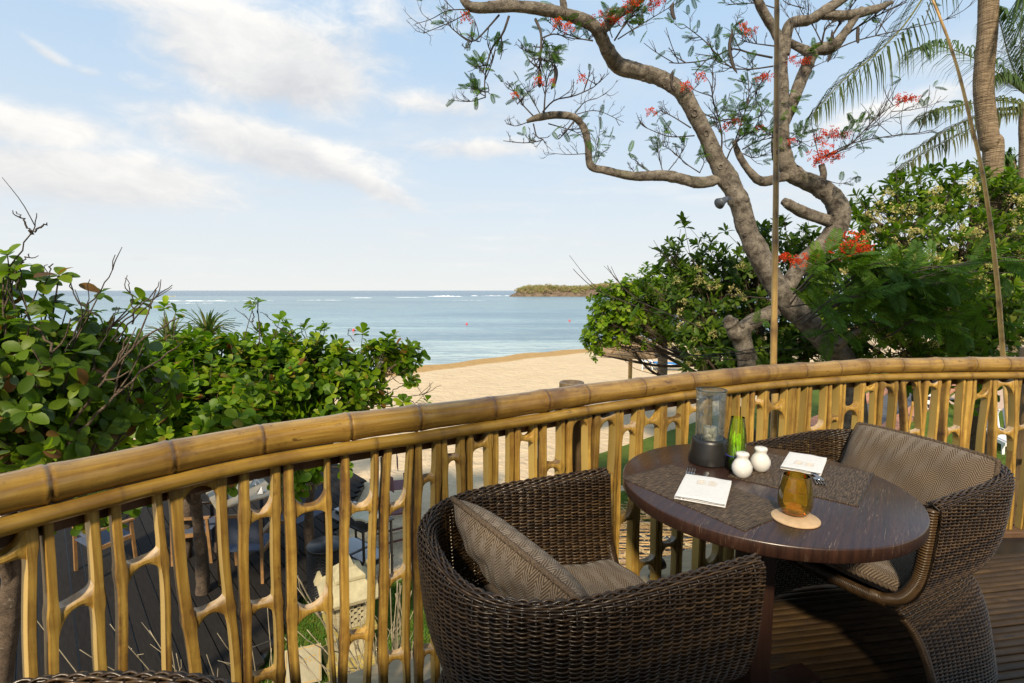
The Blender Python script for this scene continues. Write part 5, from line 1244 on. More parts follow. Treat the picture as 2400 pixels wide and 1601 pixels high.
# --- right: the bright bush by the beach
t5 = leafy_tree('beach_tree', 'bright green small leaved bush hanging over the thatched shade', 'tree', (6.0, 11.8, GZ),
    [B(1445, 720, 11, 62), B(1405, 790, 11, 38), B(1500, 740, 11.2, 75), B(1480, 690, 11, 42), B(1420, 745, 10.9, 45), B(1450, 772, 10.8, 36), B(1540, 690, 11.2, 70), B(1560, 755, 11, 45), B(1385, 805, 11, 20), B(1400, 830, 11, 12)],
    560, 0.155, 'obovate', 'lime', 35, 0.10, (7, 10), spread=(30, 88), shell=0.42)
bare_twigs(t5, [[P(1600, 760, 9.5), P(1500, 720, 9.5), P(1400, 680, 9.5), P(1343, 630, 9.5)], [P(1560, 740, 9.5), P(1480, 690, 9.5), P(1440, 650, 9.5), P(1424, 622, 9.5)], [P(1700, 720, 9.2), P(1620, 660, 9.2), P(1560, 600, 9.2), P(1520, 578, 9.2)]], M['twig'], 45, 0.012, 'bare_twig', 2)
t6 = leafy_tree('shade_tree', 'dark glossy leaved tree filling the space behind the slanting trunk', 'tree', (4.9, 9.3, GZ),
    [B(1600, 620, 9.4, 60), B(1585, 690, 9.2, 80), B(1650, 640, 9.6, 70), B(1660, 720, 9.2, 95), B(1740, 640, 9.6, 85), B(1640, 780, 8.9, 62), B(1700, 800, 8.9, 85), B(1780, 570, 9.6, 50), B(1850, 580, 9.8, 65), B(1800, 700, 9.4, 100), B(1690, 850, 8.6, 55), B(1900, 640, 9.8, 85), B(1790, 830, 8.8, 80), B(1660, 845, 8.3, 55), B(1745, 850, 8.3, 62), B(1840, 835, 8.4, 62), B(1890, 770, 8.8, 75), B(1960, 820, 8.9, 70)],
    860, 0.205, 'lance', 'dark', 36, 0.11, (7, 11), spread=(22, 80), shell=0.5,
    extra=[(P(1603, 520, 9.4), (0, 0, 1)), (P(1605, 535, 9.4), (0.1, -0.3, 1)), (P(1650, 560, 9.4), (0, 0, 1)), (P(1700, 545, 9.4), (0, 0, 1)), (P(1840, 520, 9.6), (0, 0, 1)), (P(1820, 530, 9.6), (0, 0, 1))])
t7 = leafy_tree('flowering_tree', 'broad dark green tree with cream blossom sprays at the right', 'tree', (8.2, 8.6, GZ),
    [B(2030, 500, 8.8, 60), B(2100, 460, 8.9, 72), B(2190, 450, 8.9, 70), B(2280, 470, 9.0, 85), B(2380, 470, 9.0, 90), B(2020, 590, 8.5, 85), B(2120, 580, 8.3, 110), B(2250, 590, 8.3, 120), B(2380, 620, 8.3, 120), B(2080, 700, 8.0, 110), B(2220, 720, 7.8, 120), B(2350, 750, 7.7, 130), B(2000, 780, 8.2, 80), B(2130, 820, 7.7, 100), B(2280, 850, 7.5, 110), B(2450, 560, 8.8, 120), B(1950, 700, 8.6, 70)],
    1050, 0.195, 'lance', 'mixed', 37, 0.14, (7, 11), spread=(22, 82), shell=0.42)
# cream blossom sprays on it
rg = np.random.default_rng(61)
def spray_mesh(seed):
    r_ = np.random.default_rng(seed); mb = MB(); c = np.zeros(3)
    for k in range(7):
        d = unit(r_.normal(0, 1, 3) + [0, 0, 0.8]); e = d * r_.uniform(0.06, 0.13); mb.tube([c, e * 0.6, e], 0.0022, 3, False, tint=(0.25, 0.24, 0.08))
        for _ in range(7):
            q = e * r_.uniform(0.55, 1.05) + r_.normal(0, 0.018, 3); tri = q + r_.normal(0, 0.010, (4, 3)); mb.add(tri, [(0, 1, 2, 3)], (0.62, 0.52, 0.24))
    return mb.mesh('blossom_spray', M['petal'], False)
def spray(root, k): return stuff(link('blossom_spray', sprays[k % 4], root))
sprays = [spray_mesh(i) for i in range(4)]
for k in range(95):
    u = rg.uniform(1990, 2400); v = rg.uniform(430, 840)
    top = np.interp(u, [1980, 2060, 2150, 2250, 2400], [520, 440, 410, 400, 400]) + 20
    if v < top: v = top + rg.uniform(0, 120)
    o = spray(t7, k); c = P(u, v, rg.uniform(7.2, 8.0) + 0.5 * max(0, (700 - v) / 300)) - np.array(t7['_org']); o.location = c; o.rotation_euler = (rg.uniform(0, 6), rg.uniform(-0.5, 0.5), rg.uniform(0, 6)); s_ = rg.uniform(0.8, 1.3); o.scale = (s_, s_, s_)
for k in range(26):
    o = spray(t6, k); u = rg.uniform(1560, 1790); v = rg.uniform(620, 850); o.location = P(u, v, rg.uniform(8.1, 8.5)) - np.array(t6['_org']); o.rotation_euler = (rg.uniform(0, 6), 0, rg.uniform(0, 6)); o.scale = (0.8, 0.8, 0.8)

# ================================================================== FLAME TREE
FY = 8.0
ft = thing('flame_tree', 'bare branched flame tree with grey trunks and scarlet flowers', 'tree', tuple(Pz(1985, 1075, GZ) * [1, 0, 1] * [FY / Pz(1985, 1075, GZ)[1], 0, 1] + [0, FY, 0]))
FORG = np.array(ft['_org'])
def limb(pts, name='limb', seed=0, n=None, sides=14, knot=0.06, Y=FY):
    """pts: (u, v, width in px, extra depth)"""
    rg = np.random.default_rng(seed); c = np.array([P(a[0], a[1], Y + (a[3] if len(a) > 3 else 0)) for a in pts]); w_ = np.array([0.60 * a[2] / 2 / FPX * (Y + (a[3] if len(a) > 3 else 0)) for a in pts])
    n = n or 12 * len(pts); p = spline(c, n); r = np.interp(np.linspace(0, 1, n), np.linspace(0, 1, len(w_)), w_)
    r = r * (1 + knot * np.interp(np.arange(n), np.arange(0, n + 6, 3), rg.normal(0, 1, len(np.arange(0, n + 6, 3))) * 0.7))
    mb = MB(); mb.tube(p, r, sides, True)
    v = mb.v[-1]; ringc = np.repeat(p, sides, 0); dirn = v - ringc; ph = np.tile(np.arange(sides), n); zz = np.repeat(np.arange(n), sides)
    mb.v[-1] = ringc + dirn * (1 + 0.05 * np.sin(ph * 1.3 + zz * 0.21) + 0.018 * rg.normal(0, 1, len(v)))[:, None]
    # branch scars
    for _ in range(max(2, n // 11)):
        i = int(rg.integers(3, n - 3)); a = rg.uniform(0, 6.28); d = unit(rg.normal(0, 1, 3)); d[1] = -abs(d[1]); d = unit(d); q = p[i] + d * r[i] * 0.93
        mb.tube([q - d * 0.02, q + d * r[i] * 0.12, q + d * r[i] * 0.16], [r[i] * 0.40, r[i] * 0.30, r[i] * 0.10], 8)
    mb.build(name, M['bark'], ft); return p
LA = limb([(1995, 1150, 150), (1990, 950, 110, 0), (1975, 850, 100), (1905, 770, 88), (1840, 700, 84), (1785, 610, 82), (1752, 540, 76), (1735, 480, 72), (1705, 420, 74), (1678, 370, 66), (1655, 320, 58), (1630, 270, 57), (1600, 220, 56), (1550, 185, 55), (1500, 168, 58), (1450, 155, 62), (1425, 120, 50, -.3), (1400, 70, 46, -.5), (1360, 45, 44, -.6), (1290, 25, 42, -.7), (1200, 15, 42, -.8), (1120, 18, 36, -.9), (1090, 5, 30, -.9), (1075, -40, 24, -.9)], 'trunk', 1)
LC = limb([(1835, 690, 60, .3), (1880, 620, 66, .3), (1935, 570, 74, .25), (1968, 520, 78, .2), (1955, 470, 74, .2), (1915, 435, 66, .2), (1860, 410, 62, .2), (1835, 370, 70, .2), (1830, 310, 58, .2), (1836, 260, 40, .2), (1835, 160, 34, .2), (1832, 110, 34, .2), (1815, 70, 34, .2), (1785, 20, 30, .1), (1760, -40, 26, 0)], 'trunk', 2)
limb([(1690, 420, 40), (1640, 428, 44), (1580, 415, 40), (1540, 412, 40), (1480, 412, 32), (1420, 400, 28), (1385, 388, 28), (1378, 340, 26, -.1), (1368, 300, 26, -.15), (1345, 275, 26, -.2), (1300, 270, 28, -.25), (1262, 275, 26, -.3), (1235, 285, 14, -.3)], 'limb', 3)
limb([(1760, 870, 70, .1), (1740, 800, 72, .1), (1755, 760, 60, .1), (1830, 720, 52, .1), (1850, 690, 40, .1)], 'limb', 4)
limb([(1745, 880, 62, .05), (1745, 810, 60, .05), (1720, 770, 66, 0), (1705, 745, 40, -.05)], 'limb', 5, knot=0.15)
limb([(1850, 410, 40, .2), (1790, 425, 34, .15), (1760, 405, 28, .1), (1735, 370, 24, .1), (1720, 330, 16, .1)], 'limb', 6)
limb([(1945, 520, 44, .2), (1890, 500, 44, .15), (1850, 480, 38, .1), (1835, 470, 26, .1)], 'limb', 7)
limb([(1838, 290, 38, .2), (1858, 240, 44, .2), (1885, 170, 42, .2), (1908, 120, 44, .2), (1950, 110, 44, .1), (1985, 70, 28, 0), (2020, 20, 22, 0)], 'limb', 8)
limb([(1840, 130, 34, .2), (1850, 60, 38, .15), (1900, 45, 38, .1), (1950, 15, 36, 0), (1985, -10, 30, 0)], 'limb', 9)
limb([(1930, 35, 34, .05), (1990, 35, 34, 0), (2050, 22, 30, 0), (2090, 5, 14, 0)], 'limb', 10)
limb([(1900, 125, 36, .2), (1860, 105, 26, .2), (1842, 90, 22, .2)], 'limb', 11)
limb([(1920, 440, 26, .2), (1930, 410, 24, .2), (1925, 385, 22, .2)], 'limb', 12)
limb([(1410, 75, 40, -.5), (1440, 40, 34, -.5), (1480, 15, 30, -.4), (1520, -20, 24, -.4)], 'limb', 13)
limb([(1325, 35, 28, -.6), (1320, 5, 24, -.6), (1315, -30, 20, -.6)], 'limb', 14)
limb([(1940, 830, 40, -.2), (1990, 790, 26, -.5), (2040, 765, 16, -.8)], 'limb', 15)

# dark branch scars on the near side of the trunks
def scar(u, v, path, k):
    """a puckered knot: ring of bark round a dark hollow, set on the face of the limb nearest (u, v)"""
    uu, vv, _ = proj(path); i = int(np.argmin((uu - u) ** 2 + (vv - v) ** 2)); c = path[i]; T = unit(path[min(i + 1, len(path) - 1)] - path[max(i - 1, 0)])
    q = P(u, v, c[1]); d = unit(np.array([0, 0, CZ]) - c); d = unit(d - T * np.dot(d, T)); side = np.cross(T, d); off = np.dot(q - c, side)
    r_ = 0.60 * k[1] / 2 / FPX * c[1]; off = np.clip(off, -0.6 * r_, 0.6 * r_); o_ = c + side * off + d * math.sqrt(max(r_ ** 2 - off ** 2, 0)) * 0.97
    t_ = np.linspace(0, 2 * np.pi, 15); mb = MB(); mb.tube(o_ + k[0] * (np.cos(t_)[:, None] * side + 1.15 * np.sin(t_)[:, None] * T), k[0] * 0.34, 6, False); o = mb.build('branch_scar', M['bark'], ft)
    hb = MB(); ring = o_ + k[0] * 0.85 * (np.cos(t_[:-1])[:, None] * side + 1.15 * np.sin(t_[:-1])[:, None] * T) + d * 0.006; hb.add(np.vstack([ring, o_ - d * 0.01]), [(a, (a + 1) % 14, 14) for a in range(14)]); hb.build('hollow', M['twig'], o, org=tuple(FORG))
for (u, v, k) in [(1630, 268, (0.040, 57)), (1655, 312, (0.036, 58)), (1668, 340, (0.030, 60)), (1598, 236, (0.022, 56)), (1700, 432, (0.040, 74)), (1722, 470, (0.025, 72)), (1745, 545, (0.022, 76)), (1690, 392, (0.032, 70)), (1560, 200, (0.026, 55)), (1775, 610, (0.025, 80))]: scar(u, v, LA, k)
for (u, v, k) in [(1925, 448, (0.034, 66)), (1958, 500, (0.022, 76)), (1872, 412, (0.026, 62)), (1832, 330, (0.024, 60))]: scar(u, v, LC, k)
# feathery compound leaves
def pinnate(seed, L_=0.42, np_=15):
    rg = np.random.default_rng(seed); v = []; f = []; tt = []
    def quad(a, b, c, d, t):
        i = len(v); v.extend([a, b, c, d]); f.append((i, i + 1, i + 2, i + 3)); tt.extend([t] * 4)
    rach = [np.array([0, y, 0.10 * y - 0.28 * y * y / L_]) for y in np.linspace(0, L_, np_ + 1)]
    mb = MB(); mb.tube(np.array(rach), np.linspace(0.0028, 0.0012, len(rach)), 3, False, tint=(0.10, 0.14, 0.03))
    base = np.array([(0.050, 0.115, 0.008), (0.085, 0.165, 0.010), (0.034, 0.082, 0.008)][seed % 3])
    for i in range(1, np_ + 1):
        pl_ = 0.105 * math.sin(math.pi * (0.18 + 0.72 * i / np_)) + 0.03
        for s in (-1, 1):
            d = unit(np.array([s * 1.0, 0.55 + 0.3 * i / np_, -0.18 + rg.normal(0, 0.08)])); o_ = rach[i]; pr_ = unit(np.cross(d, [0, 0, 1.0])); tone = base * rg.uniform(0.7, 1.35); k0 = len(v)
            for j, (t0, w_) in enumerate(((0.0, 0.003), (0.2, 0.0085), (0.5, 0.0100), (0.8, 0.0080), (1.0, 0.001))):
                c = o_ + d * pl_ * t0 + np.array([0, 0, -0.03 * t0 * t0 * pl_ / 0.1]); v.extend([c - pr_ * w_ + [0, 0, 0.003], c, c + pr_ * w_ + [0, 0, 0.003]]); tt.extend([tone] * 3)
            for j in range(4):
                for m_ in range(2): q0 = k0 + j * 3 + m_; f.append((q0, q0 + 1, q0 + 4, q0 + 3))
    mb.add(v, f, np.array(tt)); return mb.mesh('feather_leaf', M['feather'], False)
PIN = [pinnate(i) for i in range(4)]
def feather(p, d, s, root=ft, roll=None, rg=RNG):
    d = unit(d); up = unit(np.array([0, 0, 1.0]) + rg.normal(0, 0.3, 3)); x = unit(np.cross(d, up)); z = np.cross(x, d); m3 = np.stack([x, d, z], -1) * s
    o = link('feather_leaf', PIN[int(rg.integers(0, 4))], root); q = np.asarray(p) - np.array(root['_org']); o.matrix_local = Matrix([[*m3[r], q[r]] for r in range(3)] + [[0, 0, 0, 1]])
    return o
# flower clusters
def blossoms(seed, n=16, R_=0.13):
    rg = np.random.default_rng(seed); mb = MB()
    for k in range(n):
        c = rg.normal(0, 1, 3) * R_ * np.array([0.6, 0.6, 0.38]); mb.tube([c * 0.15 + [0, 0, -0.05], c * 0.6, c], 0.0016, 3, False, tint=(0.14, 0.10, 0.03)); ax = unit(rg.normal(0, 1, 3) + [0, -0.6, 0.5]); U = unit(np.cross(ax, [0.3, 0.2, 1])); V = np.cross(ax, U)
        for j in range(5):
            a = j * 1.2566 + rg.normal(0, 0.1); e = math.cos(a) * U + math.sin(a) * V; sd_ = np.cross(ax, e); l = rg.uniform(0.032, 0.045); w_ = 0.015
            q = [c, c + e * l * 0.5 - sd_ * 0.004 + ax * 0.012, c + e * l * 0.8 - sd_ * w_ + ax * 0.012, c + e * l + ax * 0.004, c + e * l * 0.8 + sd_ * w_ + ax * 0.012, c + e * l * 0.5 + sd_ * 0.004 + ax * 0.012]
            col = np.array([(0.62, 0.035, 0.012), (0.75, 0.10, 0.015), (0.55, 0.02, 0.02)][rg.choice(3)]); mb.add(q, [(0, 1, 2, 3), (0, 3, 4, 5)], col)
    return mb.mesh('flower_cluster', M['petal'], False)
BLO = [blossoms(70, 9, 0.08), blossoms(71, 24, 0.15), blossoms(72, 34, 0.19), blossoms(73, 14, 0.11)]
def flower(u, v, Y, k, s=1.0, root=ft):
    o = link('flower_cluster', BLO[k], root); o.location = P(u, v, Y) - np.array(root['_org']); o.rotation_euler = (0.2, 0, RNG.uniform(-0.5, 0.5)); o.scale = (s, s, s)
for (u, v, k, s, dy) in [(1260, 188, 0, .8, -.8), (1292, 190, 0, .6, -.8), (1362, 182, 0, .8, -.6), (1205, 222, 0, .6, -.4), (1418, 42, 1, .8, -.6), (1440, 45, 3, .7, -.6), (1490, 5, 2, .9, -.6), (1530, 8, 1, .9, -.6), (1090, 38, 0, .9, -.9), (1305, 52, 0, .9, -.8), (1330, 62, 0, .8, -.8), (1523, 260, 0, .8, -.3),
        (1605, 200, 0, .9, -.2), (1640, 178, 0, .9, -.2), (1740, 62, 0, .9, 0), (1750, 76, 0, .8, 0), (1770, 68, 0, .6, 0), (1787, 178, 3, .9, 0), (1720, 282, 3, .8, 0), (1700, 295, 0, .9, 0), (1780, 300, 0, .8, 0), (1880, 142, 3, .8, 0), (1855, 138, 0, .8, 0), (1940, 318, 1, .9, -.2), (1970, 315, 3, .9, -.2), (1915, 328, 0, .9, -.2), (1935, 362, 2, .85, -.3), (1915, 378, 1, .8, -.3), (1955, 370, 1, .7, -.3), (2110, 235, 1, .75, -.3), (2135, 230, 3, .7, -.3), (1995, 575, 2, 1.0, -1.4), (1985, 590, 1, 1.0, -1.4), (2015, 588, 1, .9, -1.4), (1835, 600, 3, 1.0, -1.2), (1895, 608, 1, .8, -1.2), (1865, 615, 0, .9, -1.2), (1855, 330, 0, .7, 0)]:
    flower(u, v, FY + dy, k, s)
# twigs: (u0, v0) -> (u1, v1), px
def tw(seed, pts, dy=0.0, rad=0.012, fk=3, lv=1, leafp=0.25, feathers=0):
    rg = np.random.default_rng(seed); c = np.array([P(a, b, FY + dy + 0.25 * i / len(pts) * rg.normal(0, 1)) for i, (a, b) in enumerate(pts)]); p = spline(c, 14); mb = MB(); L0 = np.linalg.norm(p[-1] - p[0])
    mb.tube(p, np.linspace(rad, rad * 0.45, 14), 5, True); tips = [(p[-1], p[-1] - p[-3])]
    for k in range(fk):
        i = int(rg.integers(3, 13)); d = unit(p[min(i + 1, 13)] - p[i - 1]); e = unit(d * 0.7 + rg.normal(0, 0.5, 3) + [0, 0, 0.55]); l = L0 * rg.uniform(0.16, 0.38); q = spline([p[i], p[i] + e * l * 0.55 + rg.normal(0, 0.02, 3), p[i] + e * l + [0, 0, 0.12 * l]], 7)
        mb.tube(q, np.linspace(rad * 0.55, rad * 0.28, 7), 4, True); tips.append((q[-1], q[-1] - q[-3]))
        if lv:
            for _ in range(2):
                j = int(rg.integers(2, 6)); e2 = unit(unit(q[j + 1] - q[j]) * 0.8 + rg.normal(0, 0.5, 3) + [0, 0, 0.3]); l2 = l * rg.uniform(0.25, 0.5); mb.tube([q[j], q[j] + e2 * l2 * 0.5 + rg.normal(0, 0.01, 3), q[j] + e2 * l2], [rad * 0.35, rad * 0.28, rad * 0.2], 3, True); tips.append((q[j] + e2 * l2, e2))
    mb.build('twig', M['twig'], ft)
    for (a, d) in tips:
        if rg.random() < leafp:
            for _ in range(int(rg.integers(1, 3))): feather(a, unit(d) + rg.normal(0, 0.6, 3) + [0, 0, -0.1], rg.uniform(0.24, 0.44), ft, rg=rg)
T_ = [([(1180, 30), (1150, 80), (1100, 95), (1020, 25), (975, 55)][:0] or [(1170, 35), (1120, 90), (1098, 97)], -.8, .018, 5, .15), ([(1098, 97), (1075, 80), (1050, 55), (1042, 20)], -.8, .012, 6, .3), ([(1110, 22), (1060, 50), (1000, 75), (993, 79)], -.9, .010, 4, .1), ([(1100, 22), (1050, 25), (1010, 45), (971, 57)], -.9, .010, 3, .15),
    ([(1193, 38), (1178, 80), (1155, 110), (1142, 150), (1136, 195), (1138, 228)], -.8, .022, 5, .6), ([(1138, 228), (1100, 238), (1050, 234)], -.8, .010, 2, .1), ([(1140, 180), (1125, 160), (1110, 150)], -.8, .010, 4, .9), ([(1136, 225), (1120, 215), (1105, 200)], -.8, .009, 4, .8),
    ([(1255, 45), (1268, 80), (1266, 130), (1264, 170)], -.7, .026, 7, .55), ([(1266, 125), (1235, 120), (1218, 112)], -.7, .012, 5, .2), ([(1268, 90), (1300, 80), (1340, 90), (1390, 94)], -.6, .014, 6, .5), ([(1390, 96), (1350, 88), (1310, 70), (1285, 50)], -.6, .012, 5, .5), ([(1264, 140), (1290, 140), (1320, 120)], -.7, .012, 5, .7), ([(1275, 265), (1278, 220), (1285, 180), (1305, 140)], -.6, .016, 6, .35),
    ([(1250, 272), (1225, 245), (1212, 225), (1188, 190)], -.3, .014, 7, .3), ([(1212, 245), (1240, 215), (1275, 190)], -.3, .010, 4, .2), ([(1272, 262), (1300, 235), (1345, 225), (1390, 205), (1398, 195)], -.3, .016, 7, .15), ([(1265, 265), (1245, 230), (1225, 200)], -.3, .010, 3, .1), ([(1345, 270), (1370, 240), (1400, 230), (1425, 215)], -.2, .010, 4, .05), ([(1350, 268), (1400, 260), (1462, 287)], -.2, .010, 3, .05), ([(1240, 285), (1210, 295), (1186, 290)], -.3, .010, 3, .05), ([(1250, 290), (1258, 320), (1272, 328), (1230, 335), (1180, 330)], -.3, .014, 8, .1), ([(1285, 290), (1320, 300), (1350, 310), (1375, 330)], -.2, .012, 7, .3), ([(1345, 285), (1325, 310), (1310, 326)], -.2, .018, 1, .0), ([(1375, 360), (1330, 362), (1278, 358)], -.1, .009, 2, .0), ([(1392, 375), (1402, 330), (1408, 275)], -.1, .009, 4, .3), ([(1395, 385), (1410, 360), (1430, 345)], -.1, .008, 3, .3),
    ([(1555, 408), (1545, 370), (1538, 330)], 0, .011, 5, .5), ([(1560, 408), (1590, 370), (1600, 350)], 0, .011, 5, .4), ([(1550, 410), (1510, 395), (1485, 372)], 0, .010, 3, .1), ([(1490, 408), (1480, 395), (1472, 385)], 0, .008, 3, .1), ([(1640, 405), (1610, 385), (1570, 350), (1545, 340)], 0, .012, 5, .2), ([(1640, 405), (1650, 380), (1640, 365)], 0, .010, 4, .2),
    ([(1628, 318), (1570, 320), (1520, 302), (1504, 293)], -.1, .013, 4, .1), ([(1620, 300), (1580, 275), (1560, 265), (1545, 258)], -.1, .013, 6, .2), ([(1615, 250), (1620, 220), (1640, 190)], -.1, .010, 5, .3), ([(1600, 225), (1585, 200), (1575, 190)], -.1, .009, 3, .2), ([(1440, 95), (1470, 50), (1500, 30)], -.5, .016, 7, .8), ([(1448, 92), (1490, 65), (1540, 35), (1590, 5)], -.5, .012, 7, .6), ([(1435, 88), (1425, 60), (1420, 40)], -.5, .010, 6, .7),
    ([(1690, 370), (1692, 320), (1685, 280), (1670, 230), (1672, 170)], 0, .018, 9, .45), ([(1720, 340), (1740, 280), (1755, 230), (1752, 170)], .1, .016, 9, .55), ([(1700, 380), (1720, 340), (1760, 310), (1800, 300)], .1, .016, 8, .9), ([(1660, 300), (1700, 280), (1740, 285), (1790, 270)], 0, .014, 8, .8), ([(1740, 350), (1780, 330), (1830, 320)], .1, .014, 7, .9), ([(1740, 360), (1770, 370), (1810, 355)], .1, .012, 6, .9), ([(1640, 262), (1680, 280), (1720, 290)], 0, .014, 6, .5),
    ([(1810, 135), (1760, 125), (1715, 115), (1660, 140), (1600, 148), (1568, 147)], .1, .020, 6, .15), ([(1680, 128), (1650, 95), (1602, 57)], .1, .014, 5, .4), ([(1815, 108), (1770, 102), (1735, 95)], .1, .014, 8, .35), ([(1812, 155), (1760, 162), (1720, 160), (1700, 150)], .1, .016, 7, .6), ([(1805, 165), (1780, 200), (1770, 230), (1790, 260)], .1, .012, 8, .6), ([(1715, 115), (1725, 60), (1735, 20)], .1, .010, 3, .2), ([(1820, 20), (1770, 8), (1700, 12)], .1, .012, 5, .3), ([(1840, 140), (1880, 130), (1905, 128)], .1, .010, 4, .7),
    ([(1885, 20), (1840, 5), (1830, -20)], .1, .010, 3, .1), ([(1880, 100), (1860, 60), (1830, 10)], .1, .010, 3, .0), ([(1925, 105), (1940, 60), (1990, 40)], .1, .020, 4, .0), ([(1940, 100), (1965, 60), (1985, 30), (2010, -5)], .1, .022, 4, .1), ([(1960, 105), (2000, 70), (2060, 35), (2125, 5)], .1, .022, 4, .05), ([(1930, 110), (1905, 60), (1880, 30), (1870, 0)], .1, .012, 5, .0), ([(1960, 115), (2010, 95), (2090, 75), (2160, 60), (2240, 40)], 0, .014, 7, .35), ([(1885, 170), (1920, 150), (1960, 135)], .1, .010, 5, .3),
    ([(1930, 370), (1990, 340), (2050, 280), (2090, 250), (2150, 225)], -.3, .014, 7, .05), ([(1935, 365), (2000, 335), (2080, 320), (2150, 312), (2180, 305)], -.3, .014, 7, .55), ([(1920, 370), (1910, 330), (1900, 280)], -.3, .010, 2, .0), ([(2090, 262), (2150, 255), (2200, 240)], -.3, .008, 3, .1), ([(1935, 372), (1980, 350), (2060, 325)], -.3, .010, 5, .6), ([(1930, 420), (1965, 430), (1995, 425)], -.2, .008, 2, .5), ([(1830, 320), (1870, 330), (1900, 345)], .1, .012, 6, .9), ([(1835, 280), (1850, 260), (1870, 230)], .1, .010, 5, .6)]
for i, (pts, dy, rad, fk, lp) in enumerate(T_): tw(200 + i, pts, dy, rad * 0.80, fk + 5, 1, lp * 0.62)
# low leafy boughs in front at the right
rg = np.random.default_rng(77)
for k in range(36):
    u0, v0 = rg.uniform(1840, 2100), rg.uniform(640, 800); u1 = u0 + rg.uniform(80, 420); v1 = v0 + rg.uniform(-110, 40)
    Yq = FY - rg.uniform(1.0, 2.0); a = P(u0, v0, Yq + 0.4); b = P(min(u1, 2460), max(v1, 585), Yq); p = spline([a, 0.5 * (a + b) + [0, 0, 0.15], b], 12); mb = MB(); mb.tube(p, np.linspace(0.012, 0.004, 12), 4); mb.build('twig', M['twig'], ft)
    for i in range(2, 12):
        for _ in range(1): d = unit(p[min(i + 1, 11)] - p[i - 1]); feather(p[i], d * 0.6 + unit(rg.normal(0, 1, 3)) * 0.75 + [0, -0.1, -0.10], rg.uniform(0.6, 1.0), ft, rg=rg)
for (u0, v0, u1, v1) in [(1760, 830, 1640, 810), (1750, 845, 1560, 835), (1800, 700, 1700, 690), (1760, 760, 1800, 750), (1650, 770, 1480, 700)]:
    Yq = FY - 0.3; a = P(u0, v0, Yq); b = P(u1, v1, Yq - 0.3); p = spline([a, 0.5 * (a + b), b], 10); mb = MB(); mb.tube(p, np.linspace(0.010, 0.004, 10), 4); mb.build('twig', M['twig'], ft)
    for i in range(2, 10, 3): feather(p[i], unit(p[i] - p[i - 1]) + rg.normal(0, 0.6, 3), rg.uniform(0.4, 0.7), ft, rg=rg)
# seed pods
for (u, v, L_, dy, c) in [(1718, 68, 95, 0, 1), (1577, 165, 45, -.1, .5), (1300, 150, 50, -.7, -.5), (2012, 60, 38, 0, .1), (1578, 5, 35, -.5, .4), (1265, 158, 40, -.7, 0), (1950, 70, 70, .1, -.4)]:
    a = P(u, v, FY + dy); k = FY / FPX; p = spline([a, a + [-0.04 * c, 0, -L_ * k * 0.4], a + [0.02 * c, 0, -L_ * k * 0.8], a + [0.09 * c, 0, -L_ * k]], 12)
    v_ = []; f = []; w_ = np.array([0.2, .7, 1, 1, 1, 1, 1, 1, .95, .85, .6, .1]) * 0.028
    for q, s_ in zip(p, w_): v_ += [q + [-s_, 0, 0], q + [0, -0.008, 0], q + [s_, 0, 0], q + [0, 0.008, 0]]
    for i in range(11):
        for j in range(4): l = (j + 1) % 4; f.append((i * 4 + j, i * 4 + l, (i + 1) * 4 + l, (i + 1) * 4 + j))
    mb = MB(); mb.add(v_, f); mb.build('seed_pod', M['twig'], ft)

# ================================================================== PALMS
def palm_trunk(root, pts, r0, r1, ring=0.055, seed=1):
    rg = np.random.default_rng(seed); L_ = sum(np.linalg.norm(np.array(pts[i + 1]) - np.array(pts[i])) for i in range(len(pts) - 1)); n = int(L_ / 0.012); p = spline(np.array(pts), n); s = np.linspace(0, L_, n); r = np.interp(s, [0, L_], [r0, r1])
    ph = (s / ring + 0.25 * np.sin(s * 3)) % 1.0; r = r * (1 + 0.055 * (1 - ph) + rg.normal(0, 0.006, n)); mb = MB(); mb.tube(p, r, 18); mb.build('trunk', M['palm'], root)
def frond(root, pts, leaf_l, tone, seed, droop=0.9, dens=34, wid=0.022, rr=0.018):
    rg = np.random.default_rng(seed); n = dens * 2; p = spline(np.array(pts), n); T = unit(np.gradient(p, axis=0)); mb = MB(); mb.tube(p, np.linspace(rr, rr * 0.3, n), 5, False, tint=np.tile(np.array([0.20, 0.19, 0.06]), (n, 1)))
    for i in range(4, n):
        t = i / n; l = leaf_l * (math.sin(math.pi * min(0.97, 0.14 + 0.83 * t)) ** 0.7) * rg.uniform(0.8, 1.1); sd_ = unit(np.cross(T[i], [0, 0, 1.0]))
        for s in (-1, 1):
            d = unit(sd_ * s * 0.75 + T[i] * 0.62 + rg.normal(0, 0.08, 3)); a = p[i]; m1 = a + d * l * 0.4 + [0, 0, 0.02]; m2 = a + d * l * 0.72 + [0, 0, -droop * l * 0.28]; e = a + d * l * 0.86 + [0, 0, -droop * l * 0.68]
            w_ = unit(np.cross(d, [0, 0, 1.0])) * wid * rg.uniform(0.6, 1.1); col = np.array(tone) * rg.uniform(0.65, 1.3)
            mb.add([a - w_ * 0.5, a + w_ * 0.5, m1 - w_, m1 + w_, m2 - w_ * 0.7, m2 + w_ * 0.7, e], [(0, 1, 3, 2), (2, 3, 5, 4), (4, 5, 6)], col)
    mb.build('frond', M['frond'], root)
PY = 9.2
pb = P(2300, 700, PY); p1 = thing('coconut_palm', 'thick ringed coconut palm trunk rising out of the top right', 'palm', (pb[0], pb[1], GZ))
palm_trunk(p1, [(pb[0] + 0.1, PY, GZ), P(2325, 420, PY), P(2318, 330, PY), P(2305, 200, PY), P(2315, 60, PY), P(2318, -120, PY), P(2322, -420, PY)], 0.145, 0.128, 0.05, 1)
